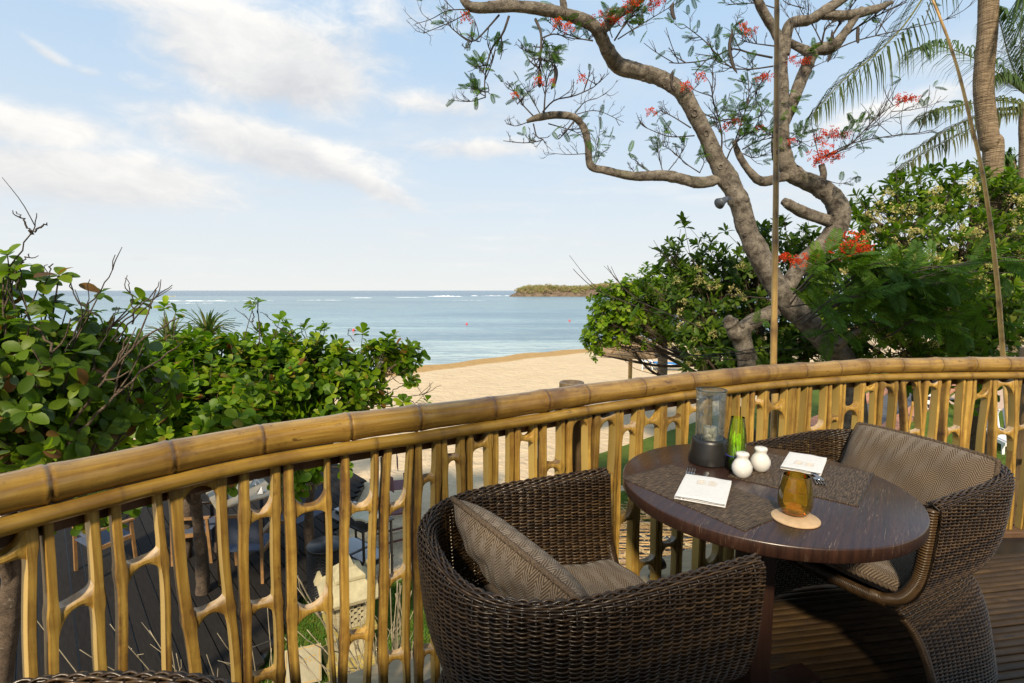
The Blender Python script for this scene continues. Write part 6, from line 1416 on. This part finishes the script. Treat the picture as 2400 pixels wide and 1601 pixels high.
frond(p1, [P(2322, -420, PY), P(2220, -120, 8.7), P(2140, 30, 8.4), P(2060, 120, 8.2), P(1975, 190, 8.0), P(1900, 275, 7.9)], 0.68, (0.045, 0.060, 0.018), 2, 1.35, 40, 0.012)
frond(p1, [P(2322, -420, PY), P(2420, -150, 8.8), P(2440, 0, 8.6), P(2420, 120, 8.5)], 0.8, (0.06, 0.10, 0.03), 3, 1.2, 34)
frond(p1, [P(2322, -420, PY), P(2500, -300, 9.0), P(2600, -120, 9.0)], 0.8, (0.06, 0.10, 0.03), 4, 1.0, 30)
frond(p1, [P(2322, -420, PY), P(2150, -330, 9.4), P(2030, -150, 9.5)], 0.8, (0.06, 0.10, 0.03), 5, 1.0, 30)
PY2 = 13.0
pb = P(2398, 700, PY2); p2 = thing('coconut_palm', 'slimmer coconut palm at the right edge with drooping fronds', 'palm', (pb[0], pb[1], GZ))
palm_trunk(p2, [(pb[0], PY2, GZ), P(2399, 430, PY2), P(2401, 300, PY2), P(2402, 240, PY2)], 0.115, 0.105, 0.07, 2)
crown = P(2402, 225, PY2); cr2 = P(2400, 30, PY2)
for i, (pts, ll, tone) in enumerate([([(2402, 245), (2330, 235), (2240, 250), (2180, 262), (2148, 285)], 0.85, (0.10, 0.12, 0.035)), ([(2402, 255), (2320, 262), (2230, 300), (2120, 365)], 0.75, (0.09, 0.10, 0.035)), ([(2402, 265), (2330, 275), (2220, 330), (2130, 380), (2085, 415)], 0.7, (0.09, 0.09, 0.035)), ([(2400, 215), (2350, 180), (2280, 135), (2200, 108), (2155, 112), (2150, 118)], 1.05, (0.07, 0.12, 0.035)), ([(2400, 210), (2370, 150), (2345, 60), (2330, 20)], 0.9, (0.06, 0.11, 0.03)), ([(2402, 220), (2360, 190), (2330, 180), (2305, 200)], 0.7, (0.06, 0.10, 0.03)), ([(2402, 220), (2440, 120), (2500, 60)], 0.9, (0.06, 0.10, 0.03)), ([(2402, 230), (2460, 220), (2540, 280)], 0.9, (0.06, 0.10, 0.03)), ([(2400, 215), (2395, 140), (2392, 60), (2398, 0)], 0.8, (0.07, 0.11, 0.03))]):
    frond(p2, [P(u, v, PY2 - 0.12 * j) for j, (u, v) in enumerate(pts)], ll * 0.82, tuple(q * 0.8 for q in tone), 30 + i, 1.0, 36, 0.020)
pb = P(2365, 420, 16.0); p3 = thing('coconut_palm', 'small palm top peeking over the blossom tree at the right', 'palm', (pb[0], pb[1], GZ))
palm_trunk(p3, [(pb[0], 16, GZ), P(2365, 440, 16), P(2364, 395, 16)], 0.14, 0.12, 0.1, 3)
for i, (du, dv) in enumerate([(-25, -25), (-5, -40), (20, -30), (30, -5), (-32, 0)]): frond(p3, [P(2364, 395, 16), P(2364 + du * 0.6, 395 + dv * 0.9, 16), P(2364 + du, 395 + dv * 0.8 + 8, 16)], 0.45, (0.07, 0.13, 0.03), 50 + i, 0.8, 18)

# ================================================================== BELOW THE TERRACE
def bar(mb, a, b, w_, h=None):
    """square bar from a to b"""
    a = np.asarray(a, float); b = np.asarray(b, float); h = h or w_; d = b - a; L_ = np.linalg.norm(d); x = d / L_
    ref = np.array([0, 0, 1.0]) if abs(x[2]) < 0.9 else np.array([0, 1.0, 0]); y = unit(np.cross(ref, x)); z = np.cross(x, y)
    mb.box((a + b) / 2, (L_, w_, h), np.stack([x, y, z], -1)); return mb
def teak_chair(label, p, rz):
    t_ = thing('teak_armchair', label, 'chair', tuple(p), rz, 'teak armchairs on the lower deck', world=False)
    for sx in (-1, 1):
        for sy in (-1, 1):
            mb = MB(); bar(mb, (sx * 0.24, sy * 0.26, 0), (sx * 0.21, sy * 0.26, 0.64 if sx > 0 else 0.88), 0.035); mb.build('leg', M['teak'], t_, False, (0, 0, 0))
        mb = MB(); bar(mb, (-0.22, sx * 0.26, 0.645), (0.25, sx * 0.26, 0.645), 0.05, 0.024); mb.build('armrest', M['teak'], t_, False, (0, 0, 0))
        mb = MB(); bar(mb, (-0.22, sx * 0.26, 0.40), (0.23, sx * 0.26, 0.42), 0.025, 0.05); mb.build('seat_rail', M['teak'], t_, False, (0, 0, 0))
    mb = MB(); mb.box((0.0, 0, 0.43), (0.46, 0.49, 0.015)); mb.build('seat', M['seatcloth'], t_, False, (0, 0, 0))
    mb = MB(); mb.box((-0.215, 0, 0.69), (0.012, 0.49, 0.34)); mb.build('backrest', M['seatcloth'], t_, False, (0, 0, 0))
    mb = MB(); bar(mb, (-0.215, -0.27, 0.885), (-0.215, 0.27, 0.885), 0.03, 0.04); mb.build('top_rail', M['teak'], t_, False, (0, 0, 0))
    return t_
dz_ = -2.35
teak_chair('teak armchair with blue grey sling seat right of the laid table on the lower deck', Pz(706, 1272, dz_), R(150))
teak_chair('teak armchair with its back to the railing at the lower deck table', Pz(585, 1345, dz_), R(95))
teak_chair('teak armchair beside the shrub trunk left of the lower deck table', Pz(470, 1300, dz_), R(10))
teak_chair('teak armchair under the leaves at the far left of the lower deck', Pz(250, 1330, dz_), R(60))
tp_ = Pz(572, 1268, dz_); tt_ = thing('garden_table', 'square pale topped table laid with napkins on the lower deck', 'table', tuple(tp_), R(40), world=False)
mb = MB(); mb.box((0, 0, 0.735), (0.8, 0.8, 0.03)); finish(mb.build('tabletop', M['marble'], tt_, False, (0, 0, 0)), 0.006)
for sx in (-1, 1):
    for sy in (-1, 1): mb = MB(); bar(mb, (sx * 0.34, sy * 0.34, 0), (sx * 0.34, sy * 0.34, 0.72), 0.045); mb.build('leg', M['metal'], tt_, False, (0, 0, 0))
for k, (x, y) in enumerate([(0.22, -0.22), (-0.2, 0.24), (0.24, 0.2)]):
    mb = MB(); n = 9
    for j in range(3):
        a = j * 2.1 + k; r_ = np.array([[0.0, 0.0, 0.10], [0.07 * math.cos(a), 0.07 * math.sin(a), 0.0], [0.075 * math.cos(a + 1.2), 0.075 * math.sin(a + 1.2), 0.012], [0.02 * math.cos(a + .5), 0.02 * math.sin(a + .5), 0.07]]); mb.add(r_, [(0, 1, 3), (3, 1, 2), (0, 3, 2)])
    o = mb.build('table_napkin', M['napkin'], None, False, (0, 0, 0)); q = Matrix.Translation(tuple(tp_)) @ Matrix.Rotation(R(40), 4, 'Z') @ Vector((x, y, 0.751)); o.location = q
    tag(o, ['peaked white napkin at the near corner of the lower deck table', 'peaked white napkin at the far left corner of the lower deck table', 'peaked white napkin at the right corner of the lower deck table'][k], 'napkin', 'napkins on the lower deck table')

# dark wicker bin
p = Pz(768, 1418, GZ + 0.03); bn = thing('wicker_bin', 'tall round black wicker bin at the edge of the lower deck', 'bin', tuple(p), 0, world=False); rb = 0.205
for i in range(46):
    z = 0.01 + i * 0.0165; t = np.linspace(0, 2 * np.pi, 97); mb = MB(); rr_ = rb + 0.004 * np.cos(24 * t + math.pi * i) + 0.01 * math.sin(z * 4); mb.tube(np.c_[rr_ * np.cos(t), rr_ * np.sin(t), np.full(97, z)], 0.0075, 4, False); mb.build('strand', M['black'], bn, org=(0, 0, 0))
mb = MB(); mb.lathe([(rb - 0.012, 0.0), (rb - 0.012, 0.755)], sides=40); mb.build('liner', M['black'], bn, org=(0, 0, 0))
mb = MB(); mb.lathe([(rb + 0.012, 0.755), (rb + 0.015, 0.768), (rb + 0.008, 0.782), (0.001, 0.795)], sides=40); mb.build('lid', M['black'], bn, org=(0, 0, 0))

# serving stand
p = Pz(845, 1345, GZ); st_ = thing('serving_stand', 'black metal serving stand with an open cream book and trays', 'stand', tuple(p), R(-38), world=False)
for sx in (-1, 1):
    for sy in (-1, 1): mb = MB(); bar(mb, (sx * 0.40, sy * 0.22, 0), (sx * 0.40, sy * 0.22, 0.80), 0.025); mb.build('leg', M['black'], st_, False, (0, 0, 0))
mb = MB(); mb.box((0, 0, 0.81), (0.86, 0.50, 0.02)); mb.build('top', M['black'], st_, False, (0, 0, 0))
mb = MB(); mb.box((0, 0, 0.30), (0.84, 0.48, 0.015)); mb.build('shelf', M['black'], st_, False, (0, 0, 0))
for s in (-1, 1):
    mb = MB(); n = 12; xs = np.linspace(0, 1, n); v = []; f = []
    for i, x in enumerate(xs):
        z = 0.05 + 0.05 * math.sin(math.pi * x * 0.6 + 0.15)
        for y in (-0.17, 0.17): v += [(0.16 + s * 0.24 * x, y, 0.83 + z), (0.16 + s * 0.24 * x, y, 0.83 + z - 0.028)]
    for i in range(n - 1): a = i * 4; f += [(a, a + 4, a + 6, a + 2), (a + 1, a + 3, a + 7, a + 5), (a, a + 1, a + 5, a + 4), (a + 2, a + 6, a + 7, a + 3)]
    f += [(0, 2, 3, 1), ((n - 1) * 4, (n - 1) * 4 + 1, (n - 1) * 4 + 3, (n - 1) * 4 + 2)]
    mb.add(v, f); mb.build('pages', M['paper'], st_, False, (0, 0, 0))
for (x, y, z, sx, sy, m_) in [(-0.24, 0.05, 0.835, 0.30, 0.30, 'steel_dark'), (-0.2, 0, 0.33, 0.34, 0.3, 'cloth_white'), (0.22, 0, 0.335, 0.3, 0.32, 'steel_dark')]:
    mb = MB(); mb.box((x, y, z), (sx, sy, 0.03)); mb.box((x, y, z + 0.014), (sx + 0.03, sy + 0.03, 0.006)); mb.build('tray', M[m_], st_, False, (0, 0, 0))
for k in range(3): mb = MB(); mb.lathe([(0.002, 0), (0.035, 0.004), (0.045, 0.02), (0.03, 0.05), (0.002, 0.06)], (-0.30 + 0.09 * k, -0.04 + 0.08 * (k % 2), 0.853), 16); mb.build('silver_lid', M['steel'], st_, org=(0, 0, 0))

# folding chairs on the sand
def folding_chair(label, p, rz):
    t_ = thing('folding_chair', label, 'chair', tuple(p), rz, 'dark red folding chairs on the sand', world=False)
    for s in (-1, 1):
        mb = MB(); bar(mb, (-0.20, s * 0.27, 0), (0.20, s * 0.27, 0.50), 0.028, 0.04); mb.build('leg', M['redwood'], t_, False, (0, 0, 0))
        mb = MB(); bar(mb, (0.20, s * 0.245, 0), (-0.20, s * 0.245, 0.50), 0.028, 0.04); mb.build('leg', M['redwood'], t_, False, (0, 0, 0))
        mb = MB(); bar(mb, (-0.22, s * 0.27, 0.50), (-0.28, s * 0.27, 0.92), 0.028, 0.04); mb.build('back_post', M['redwood'], t_, False, (0, 0, 0))
        mb = MB(); bar(mb, (-0.24, s * 0.27, 0.66), (0.24, s * 0.27, 0.66), 0.05, 0.024); mb.build('armrest', M['redwood'], t_, False, (0, 0, 0))
        mb = MB(); bar(mb, (0.20, s * 0.26, 0.49), (0.22, s * 0.27, 0.655), 0.028); mb.build('arm_post', M['redwood'], t_, False, (0, 0, 0))
    mb = MB(); mb.box((0, 0, 0.49), (0.44, 0.50, 0.012)); mb.build('seat', M['redcloth'], t_, False, (0, 0, 0))
    mb = MB(); bar(mb, (-0.245, 0, 0.70), (-0.285, 0, 0.93), 0.54, 0.010); mb.build('backrest', M['redcloth'], t_, False, (0, 0, 0))
    for x in (-0.19, 0.19): mb = MB(); bar(mb, (x, -0.27, 0.05), (x, 0.27, 0.05), 0.025); mb.build('stretcher', M['redwood'], t_, False, (0, 0, 0))
folding_chair('dark red folding chair standing nearer on the shaded sand', Pz(925, 1262, GZ), R(-60))
folding_chair('dark red folding chair behind the nearer one on the sand', Pz(935, 1200, GZ), R(-75))

# stone lantern
p = Pz(822, 1545, GZ + 0.03); ln_ = thing('stone_lantern', 'cream stone garden lantern with a tiered roof and pierced sides', 'lantern', tuple(p), R(28), world=False)
def frustum(mb, z0, z1, a, b, c=(0, 0)):
    v = [(c[0] + sx * a, c[1] + sy * a, z0) for sx, sy in ((-1, -1), (1, -1), (1, 1), (-1, 1))] + [(c[0] + sx * b, c[1] + sy * b, z1) for sx, sy in ((-1, -1), (1, -1), (1, 1), (-1, 1))]
    mb.add(v, [(3, 2, 1, 0), (4, 5, 6, 7), (0, 1, 5, 4), (1, 2, 6, 5), (2, 3, 7, 6), (3, 0, 4, 7)]); return mb
for nm, segs, m_ in [('plinth', [(0, 0.07, 0.25, 0.25), (0.07, 0.12, 0.23, 0.20)], 'lantern2'), ('shaft', [(0.12, 0.34, 0.15, 0.13)], 'lantern'), ('tray', [(0.34, 0.40, 0.16, 0.22), (0.40, 0.45, 0.235, 0.235)], 'lantern2')]:
    mb = MB()
    for a in segs: frustum(mb, *a)
    finish(mb.build(nm, M[m_], ln_, False, (0, 0, 0)), 0.006)
mb = MB(); frustum(mb, 0.46, 0.74, 0.150, 0.150); mb.build('dark_core', M['black'], ln_, False, (0, 0, 0))
for k in range(4):   # pierced screens
    Rk = rotz(k * math.pi / 2); mb = MB()
    for i in range(9):
        for j in range(9):
            if (i + j) % 2 == 0 or i in (0, 8) or j in (0, 8): mb.box(Rk @ np.array([0.165, -0.15 + 0.3 * (i + 0.5) / 9, 0.46 + 0.28 * (j + 0.5) / 9]), (0.022, 0.0375, 0.0345), Rk)
    mb.build('pierced_panel', M['lantern'], ln_, False, (0, 0, 0))
mb = MB(); frustum(mb, 0.745, 0.79, 0.27, 0.285); frustum(mb, 0.79, 0.93, 0.285, 0.13); frustum(mb, 0.93, 0.965, 0.15, 0.15); frustum(mb, 0.965, 1.04, 0.15, 0.07); finish(mb.build('roof', M['lantern'], ln_, False, (0, 0, 0)), 0.005)
for sx in (-1, 1):
    for sy in (-1, 1): mb = MB(); frustum(mb, 0.78, 0.90, 0.05, 0.012, (sx * 0.25, sy * 0.25)); mb.build('corner_finial', M['lantern'], ln_, False, (0, 0, 0))
mb = MB(); frustum(mb, 1.04, 1.16, 0.055, 0.008); mb.build('finial', M['lantern'], ln_, False, (0, 0, 0))

# small sign board in the grass
p = Pz(712, 1600, GZ); sg = thing('sign_board', 'small cream sign board with faded ochre marks leaning in the grass', 'sign', tuple(p), R(20), world=False)
RX = np.array([[1, 0, 0], [0, math.cos(R(-52)), -math.sin(R(-52))], [0, math.sin(R(-52)), math.cos(R(-52))]])
mb = MB(); mb.box((0, 0, 0.18), (0.34, 0.02, 0.34), RX); finish(mb.build('panel', M['signface'], sg, False, (0, 0, 0)), 0.004)
for (x, z, w_, h_) in [(0, 0.155, 0.30, 0.006), (0, -0.155, 0.30, 0.006), (-0.155, 0, 0.006, 0.30), (0.155, 0, 0.006, 0.30)]: mb = MB(); mb.box(np.array([0, 0, 0.18]) + RX @ np.array([x, -0.0115, z]), (w_, 0.003, h_), RX); mb.build('border', M['gold'], sg, False, (0, 0, 0))
for i in range(6):
    for (dx, dz2, w_, h_) in [(0, 0.008 * (i % 3), 0.026, 0.008), (0.004, -0.025, 0.018, 0.007)]: mb = MB(); mb.box(np.array([0, 0, 0.18]) + RX @ np.array([-0.10 + i * 0.04 + dx, -0.0115, 0.05 + dz2]), (w_, 0.003, h_), RX); mb.build('letter_stroke', M['gold'], sg, False, (0, 0, 0))
mb = MB(); bar(mb, (0, 0.03, 0), (0, 0.05, 0.20), 0.03); mb.build('stake', M['teak'], sg, False, (0, 0, 0))

# leafless shrubs with bleached stems under the railing
def stems(label, base, targets, seed, rad=0.0085):
    t_ = thing('leafless_shrub', label, 'shrub', tuple(base)); rg = np.random.default_rng(seed); base = np.asarray(base)
    for (u, v, Y) in targets:
        e = P(u, v, Y); b = base + np.array([rg.normal(0, 0.18), rg.normal(0, 0.12), 0]); m_ = 0.45 * b + 0.55 * e + np.array([rg.normal(0, 0.07), rg.normal(0, 0.05), 0.12]); p_ = spline([b, m_, e], 24)
        r = np.linspace(rad, rad * 0.32, 24) * (1 + 0.22 * (np.arange(24) % 5 == 0)); mb = MB(); mb.tube(p_, r, 6)
        for _ in range(2):
            i = int(rg.integers(10, 21)); d = unit(p_[i + 1] - p_[i]); e2 = unit(d + rg.normal(0, 0.35, 3)); l = rg.uniform(0.12, 0.3); mb.tube([p_[i], p_[i] + e2 * l * 0.5 + rg.normal(0, 0.01, 3), p_[i] + e2 * l], [rad * 0.45, rad * 0.35, rad * 0.22], 5)
        mb.build('stem', M['whitetwig'], t_)
rg = np.random.default_rng(9)
stems('leafless shrub of bleached stems below the railing beside the stone lantern', Pz(985, 1950, GZ), [(rg.uniform(660, 1010), rg.uniform(1330, 1520), rg.uniform(2.7, 3.5)) for _ in range(30)], 10)
stems('leafless shrub of bleached stems below the railing at the lower left', Pz(560, 2050, GZ), [(rg.uniform(60, 640), rg.uniform(1400, 1560), rg.uniform(2.5, 3.1)) for _ in range(12)], 12, 0.006)

# brick walk with a cream edge
wk = struct(link('brick_walk', None)); c0 = Pz(965, 1578, GZ); wk.location = (c0[0], c0[1], GZ); wa = R(24); bmz = MB().box((0, 0, 0), (0.19, 0.092, 0.05)).mesh('brick', M['brick'], False)
for i in range(-8, 12):
    for j in range(8):
        o = link('brick', bmz, wk); q = rotz(wa) @ np.array([i * 0.2 + (j % 2) * 0.1, -0.05 - j * 0.10, 0.045 + random.uniform(-0.004, 0.004)]); o.location = q; o.rotation_euler = (0, 0, wa + random.uniform(-0.02, 0.02))
mb = MB(); mb.box(rotz(wa) @ np.array([0.3, 0.06, 0.05]), (4.0, 0.09, 0.08), rotz(wa)); mb.build('edging', M['cream_edge'], wk, False, (0, 0, 0))

# dry stick panel over slates
s0 = Pz(1560, 1275, GZ); sp_ = thing('stick_panel', 'flat panel of dry sticks laid over grey slates beyond the railing', 'panel', (s0[0], s0[1], GZ), 0)
rg = np.random.default_rng(14); za = GZ + 0.05
cs = [Pz(1385, 1200, za), Pz(1840, 1190, za), Pz(1840, 1360, za), Pz(1385, 1360, za)]
bil = lambda a, b: (1 - b) * ((1 - a) * cs[0] + a * cs[1]) + b * ((1 - a) * cs[3] + a * cs[2])
for i in range(9):
    for j in range(6):
        q = bil((i + rg.uniform(0.2, 0.8)) / 9, (j + rg.uniform(0.2, 0.8)) / 6); n = int(rg.integers(5, 8)); a = np.sort(rg.uniform(0, 6.28, n)); r_ = rg.uniform(0.16, 0.30, n); mb = MB()
        top = np.c_[q[0] + r_ * np.cos(a) * 1.2, q[1] + r_ * np.sin(a), np.full(n, q[2] + rg.uniform(-0.01, 0.03))]; v = np.vstack([top, top - [0, 0, 0.05]]); mb.add(v, [tuple(range(n))] + [(k, k + n, (k + 1) % n + n, (k + 1) % n) for k in range(n)]); mb.build('slate', M[['slate', 'slate', 'slate', 'pinkpave'][int(rg.integers(0, 4))]], sp_, False)
for j in range(30):
    b = (j + rg.uniform(0, 0.8)) / 30; pts = [bil(a, b) + [0, 0, 0.09 + rg.normal(0, 0.012)] + np.array([0, rg.normal(0, 0.025), 0]) for a in np.linspace(-0.03, 1.03, 8)]; mb = MB(); mb.tube(spline(pts, 20), rg.uniform(0.009, 0.017), 5); mb.build('stick', M['stick'], sp_)
mb = MB()
for k in range(900):
    q = bil(rg.random(), rg.random()); d = rg.normal(0, 0.09, 2); z = rg.uniform(0.06, 0.16); w_ = 0.006; mb.add([q + [0, 0, z], q + [w_, w_, z], q + [d[0] + w_, d[1], z + rg.normal(0, 0.02)], q + [d[0], d[1], z + rg.normal(0, 0.02)]], [(0, 1, 2, 3)])
stuff(mb.build('straw', M['straw'], sp_, False))
# small black lamp on the ledge
p = Pz(1534, 1352, -0.06); q = thing('spotlight', 'small black floor spotlight on the ledge outside the railing', 'lamp', (p[0], p[1], -0.06), R(30), world=False)
mb = MB(); mb.lathe([(0.001, 0), (0.03, 0), (0.03, 0.008), (0.006, 0.012), (0.006, 0.03)], sides=16); mb.build('base', M['black'], q, org=(0, 0, 0))
mb = MB(); mb.tube([(-0.03, 0, 0.045), (-0.02, 0, 0.05), (0.03, 0, 0.06), (0.045, 0, 0.063)], [0.012, 0.026, 0.030, 0.034], 14); mb.build('head', M['black'], q, org=(0, 0, 0))

# ================================================================== ON THE BEACH
def thatch_roof(root, c, r, z0, z1, seed, sides=28):
    rg = np.random.default_rng(seed)
    for k, (ra, rb_, za_, zb_) in enumerate([(0.06, 0.45, 1.0, 0.66), (0.40, 0.74, 0.70, 0.36), (0.68, 1.0, 0.40, 0.0)]):
        v = []; f = []; n = sides * 2
        for i in range(n):
            a = 2 * math.pi * i / n; j = rg.normal(0, 0.02); e = rg.uniform(-0.03, 0.05) * (k == 2)
            v += [(c[0] + r * ra * math.cos(a), c[1] + r * ra * math.sin(a), z0 + (z1 - z0) * za_), (c[0] + r * (rb_ + j) * math.cos(a), c[1] + r * (rb_ + j) * math.sin(a), z0 + (z1 - z0) * zb_ - e), (c[0] + r * (rb_ - 0.05) * math.cos(a), c[1] + r * (rb_ - 0.05) * math.sin(a), z0 + (z1 - z0) * zb_ - 0.07)]
        for i in range(n): l = (i + 1) % n; f += [(i * 3, i * 3 + 1, l * 3 + 1, l * 3), (i * 3 + 1, i * 3 + 2, l * 3 + 2, l * 3 + 1)]
        mb = MB(); mb.add(v, f); mb.build('thatch_tier', M['thatch'], root)
uy = 16.0; c = P(1478, 830, uy); um = thing('beach_umbrella', 'thatched beach umbrella on a bamboo pole under the bright bush', 'umbrella', (c[0], c[1], GZ))
mb = MB(); mb.tube(np.c_[np.full(12, c[0]), np.full(12, c[1]), np.linspace(GZ, 0.1, 12)], 0.065, 12, tint=np.zeros((12, 3))); mb.build('pole', M['pole'], um); thatch_roof(um, c, 1.15, P(1478, 826, uy)[2], P(1478, 778, uy)[2], 3)
for k in range(8):
    a = k * math.pi / 4; mb = MB(); bar(mb, (c[0], c[1], P(1478, 790, uy)[2]), (c[0] + 1.05 * math.cos(a), c[1] + 1.05 * math.sin(a), P(1478, 822, uy)[2] + 0.03), 0.03); mb.build('rafter', M['teak'], um, False)
c = P(1553, 840, 14.0); pt = thing('palm_post', 'lone weathered trunk post standing on the sand beside the lounger', 'post', (c[0], c[1], GZ)); palm_trunk(pt, [(c[0], 14, GZ), P(1553, 850, 14), P(1552, 810, 14), P(1550, 770, 14)], 0.14, 0.11, 0.1, 8)

def lounger(label, p, rz, up=0.45, blue=True, group='white loungers'):
    t_ = thing('sun_lounger', label, 'lounger', tuple(p), rz, group, world=False)
    for s in (-1, 1): mb = MB(); bar(mb, (-0.95, s * 0.31, 0.30), (0.95, s * 0.31, 0.30), 0.04, 0.08); mb.build('side_rail', M['whiteplastic'], t_, False, (0, 0, 0))
    for x in (-0.8, 0.75):
        for s in (-1, 1): mb = MB(); bar(mb, (x, s * 0.29, 0), (x, s * 0.30, 0.28), 0.05); mb.build('leg', M['whiteplastic'], t_, False, (0, 0, 0))
    mb = MB(); mb.box((-0.28, 0, 0.345), (1.32, 0.56, 0.05)); finish(mb.build('mattress' if blue else 'seat_panel', M['bluemat' if blue else 'whiteplastic'], t_, False, (0, 0, 0)), 0.015)
    a = (0.38, 0, 0.35); b = (0.38 + 0.62 * math.cos(up), 0, 0.35 + 0.62 * math.sin(up)); mb = MB(); bar(mb, a, b, 0.58, 0.045); mb.build('backrest', M['whiteplastic'] if blue else M['cloth_white'], t_, False, (0, 0, 0))
    mb = MB(); bar(mb, (b[0] * 0.97, 0.2, b[2] * 0.9), (0.98, 0.2, 0.26), 0.03); mb.build('back_prop', M['whiteplastic'], t_, False, (0, 0, 0)); return t_
lounger('white plastic sun lounger with a blue mattress on the open sand', Pz(1568, 868, GZ), R(-18), 0.5)
lounger('white sun lounger with raised back on the lawn seen between the right balusters', Pz(2343, 1048, GZ), R(70), 1.15, False, 'white loungers on the lawn')
lounger('second white sun lounger on the lawn at the far right', Pz(2392, 1052, GZ), R(70), 1.15, False, 'white loungers on the lawn')
p = Pz(1517, 867, GZ); tt_ = thing('plastic_table', 'low white plastic table on the sand beside the lounger', 'table', tuple(p), R(-15), world=False)
mb = MB(); mb.box((0, 0, 0.44), (0.55, 0.5, 0.035)); finish(mb.build('top', M['whiteplastic'], tt_, False, (0, 0, 0)), 0.01)
for sx in (-1, 1):
    for sy in (-1, 1): mb = MB(); bar(mb, (sx * 0.24, sy * 0.21, 0), (sx * 0.22, sy * 0.20, 0.43), 0.05); mb.build('leg', M['whiteplastic'], tt_, False, (0, 0, 0))
for (u, v, lab) in [(829, 776, 'round red buoy floating left of the lagoon above the shrubs'), (1094, 761, 'small red buoy floating in the middle of the lagoon'), (1335, 753, 'small red buoy floating near the bright bush')]:
    p = Pz(u, v, SEA_Z); k = 0.16 if u < 900 else 0.14; t_ = thing('buoy', lab, 'buoy', tuple(p), 0, 'red buoys in the lagoon', world=False); mb = MB(); mb.lathe([(k * math.cos(a), k * math.sin(a) + 0.05) for a in np.linspace(-1.5, 1.5, 11)], sides=14); mb.build('float', M['buoy'], t_, org=(0, 0, 0)); mb = MB(); mb.lathe([(k * 0.3, k * 0.95 + 0.05), (k * 0.3, k * 1.3 + 0.05), (0.001, k * 1.32 + 0.05)], sides=10); mb.build('cap', M['buoy'], t_, org=(0, 0, 0))
p = Pz(402, 696, SEA_Z); bt_ = thing('outrigger_boat', 'tiny pale outrigger boat far out by the left twigs', 'boat', tuple(p), R(8), world=False)
mb = MB(); v = []; f = []
for i, x in enumerate(np.linspace(-2.4, 2.4, 9)): w_ = 0.35 * math.sqrt(max(0, 1 - (x / 2.5) ** 2)) + 0.02; z = 0.45 + 0.06 * x * x; v += [(x, -w_, z), (x, 0, 0.06 * x * x - 0.1), (x, w_, z)]
for i in range(8): a = i * 3; f += [(a, a + 3, a + 4, a + 1), (a + 1, a + 4, a + 5, a + 2), (a, a + 2, a + 5, a + 3)]
mb.add(v, f); mb.build('hull', M['paper'], bt_, False, (0, 0, 0))
for s in (-1, 1): mb = MB(); mb.tube([(-2, s * 1.3, 0.2), (0, s * 1.35, 0.1), (2, s * 1.3, 0.25)], 0.06, 6); mb.build('outrigger', M['paper'], bt_, org=(0, 0, 0))
for x in (-1, 1): mb = MB(); mb.tube([(x, -1.3, 0.2), (x, 0, 0.7), (x, 1.3, 0.2)], 0.04, 6); mb.build('crossbeam', M['paper'], bt_, org=(0, 0, 0))

# ================================================================== IN THE GARDEN
p = Pz(2128, 1015, GZ); to = thing('garden_torch', 'slim orange bamboo torch with a black head by the garden path', 'torch', tuple(p)); e = P(2140, 940, p[1]); mb = MB(); mb.tube(spline([p, 0.5 * (p + e), e], 8), 0.028, 8); mb.build('shaft', M['orange'], to)
mb = MB(); mb.tube([e, e + [0, 0, 0.10], e + [0, 0, 0.2], e + [0, 0, 0.26]], [0.035, 0.055, 0.045, 0.015], 10); mb.build('head', M['black'], to)
m_, t, b = newmat('black and white checks'); co = t.new('ShaderNodeTexCoord').outputs['Object']; ck = t.new('ShaderNodeTexChecker', ins={'Vector': co, 'Color1': (0.75, 0.75, 0.75, 1), 'Color2': (0.015, 0.015, 0.018, 1), 'Scale': 9.0}); setp(t, b, col=ck.outputs[0], rough=0.85); M['check'] = m_
p = Pz(2165, 1000, GZ); p = p * [1, 1, 1]; fp_ = thing('checkered_banner', 'narrow black and white checkered cloth hanging beside the path', 'banner', tuple(p)); mb = MB(); mb.tube([p, p + [0, 0, 1.95]], 0.02, 8); mb.build('pole', M['teak'], fp_)
n = 20; v = []; f = []; a = P(2158, 880, p[1])[2]; bq = P(2165, 958, p[1])[2]
for i in range(n):
    z = a + (bq - a) * i / (n - 1); w_ = 0.15 * (1 - 0.55 * i / (n - 1))
    for j in range(7): x = -1 + j / 3; v.append((p[0] + w_ * x, p[1] - 0.05 + 0.05 * math.sin(x * 5 + i * 0.2), z + 0.02 * math.sin(x * 3)))
for i in range(n - 1):
    for j in range(6): q = i * 7 + j; f.append((q, q + 7, q + 8, q + 1))
mb = MB(); mb.add(v, f); mb.build('cloth', M['check'], fp_)
# horn lamp on the flame tree
p = P(1700, 468, FY - 0.30); hl = thing('tree_spotlight', 'dark bell shaped spotlight fixed to the left side of the main trunk', 'lamp', tuple(p)); d = unit(np.array([-0.75, -0.35, -0.45])); mb = MB(); mb.tube([p + d * k for k in (-0.06, 0.0, 0.05, 0.11, 0.14)], [0.03, 0.045, 0.05, 0.075, 0.085], 14); mb.build('shade', M['metal'], hl); mb = MB(); bar(mb, p, p + [0.13, 0.1, 0.03], 0.025); mb.build('bracket', M['metal'], hl, False)
# cables slung through the trees
for (pp, lab) in [([(1500, 800), (1650, 835), (1800, 822), (1960, 810)], 'upper thin dark cable slung between the trees above the handrail'), ([(1480, 820), (1560, 835), (1700, 828), (1800, 812)], 'lower thin dark cable slung between the trees above the handrail')]:
    mb = MB(); mb.tube(spline([P(u, v, 7.2) for u, v in pp], 40), 0.006, 5); c_ = thing('cable', lab, 'cable', tuple(P(*pp[0], 7.2))); mb.build('wire', M['black'], c_)
for o in list(COL.objects):
    if '_org' in o: del o['_org']
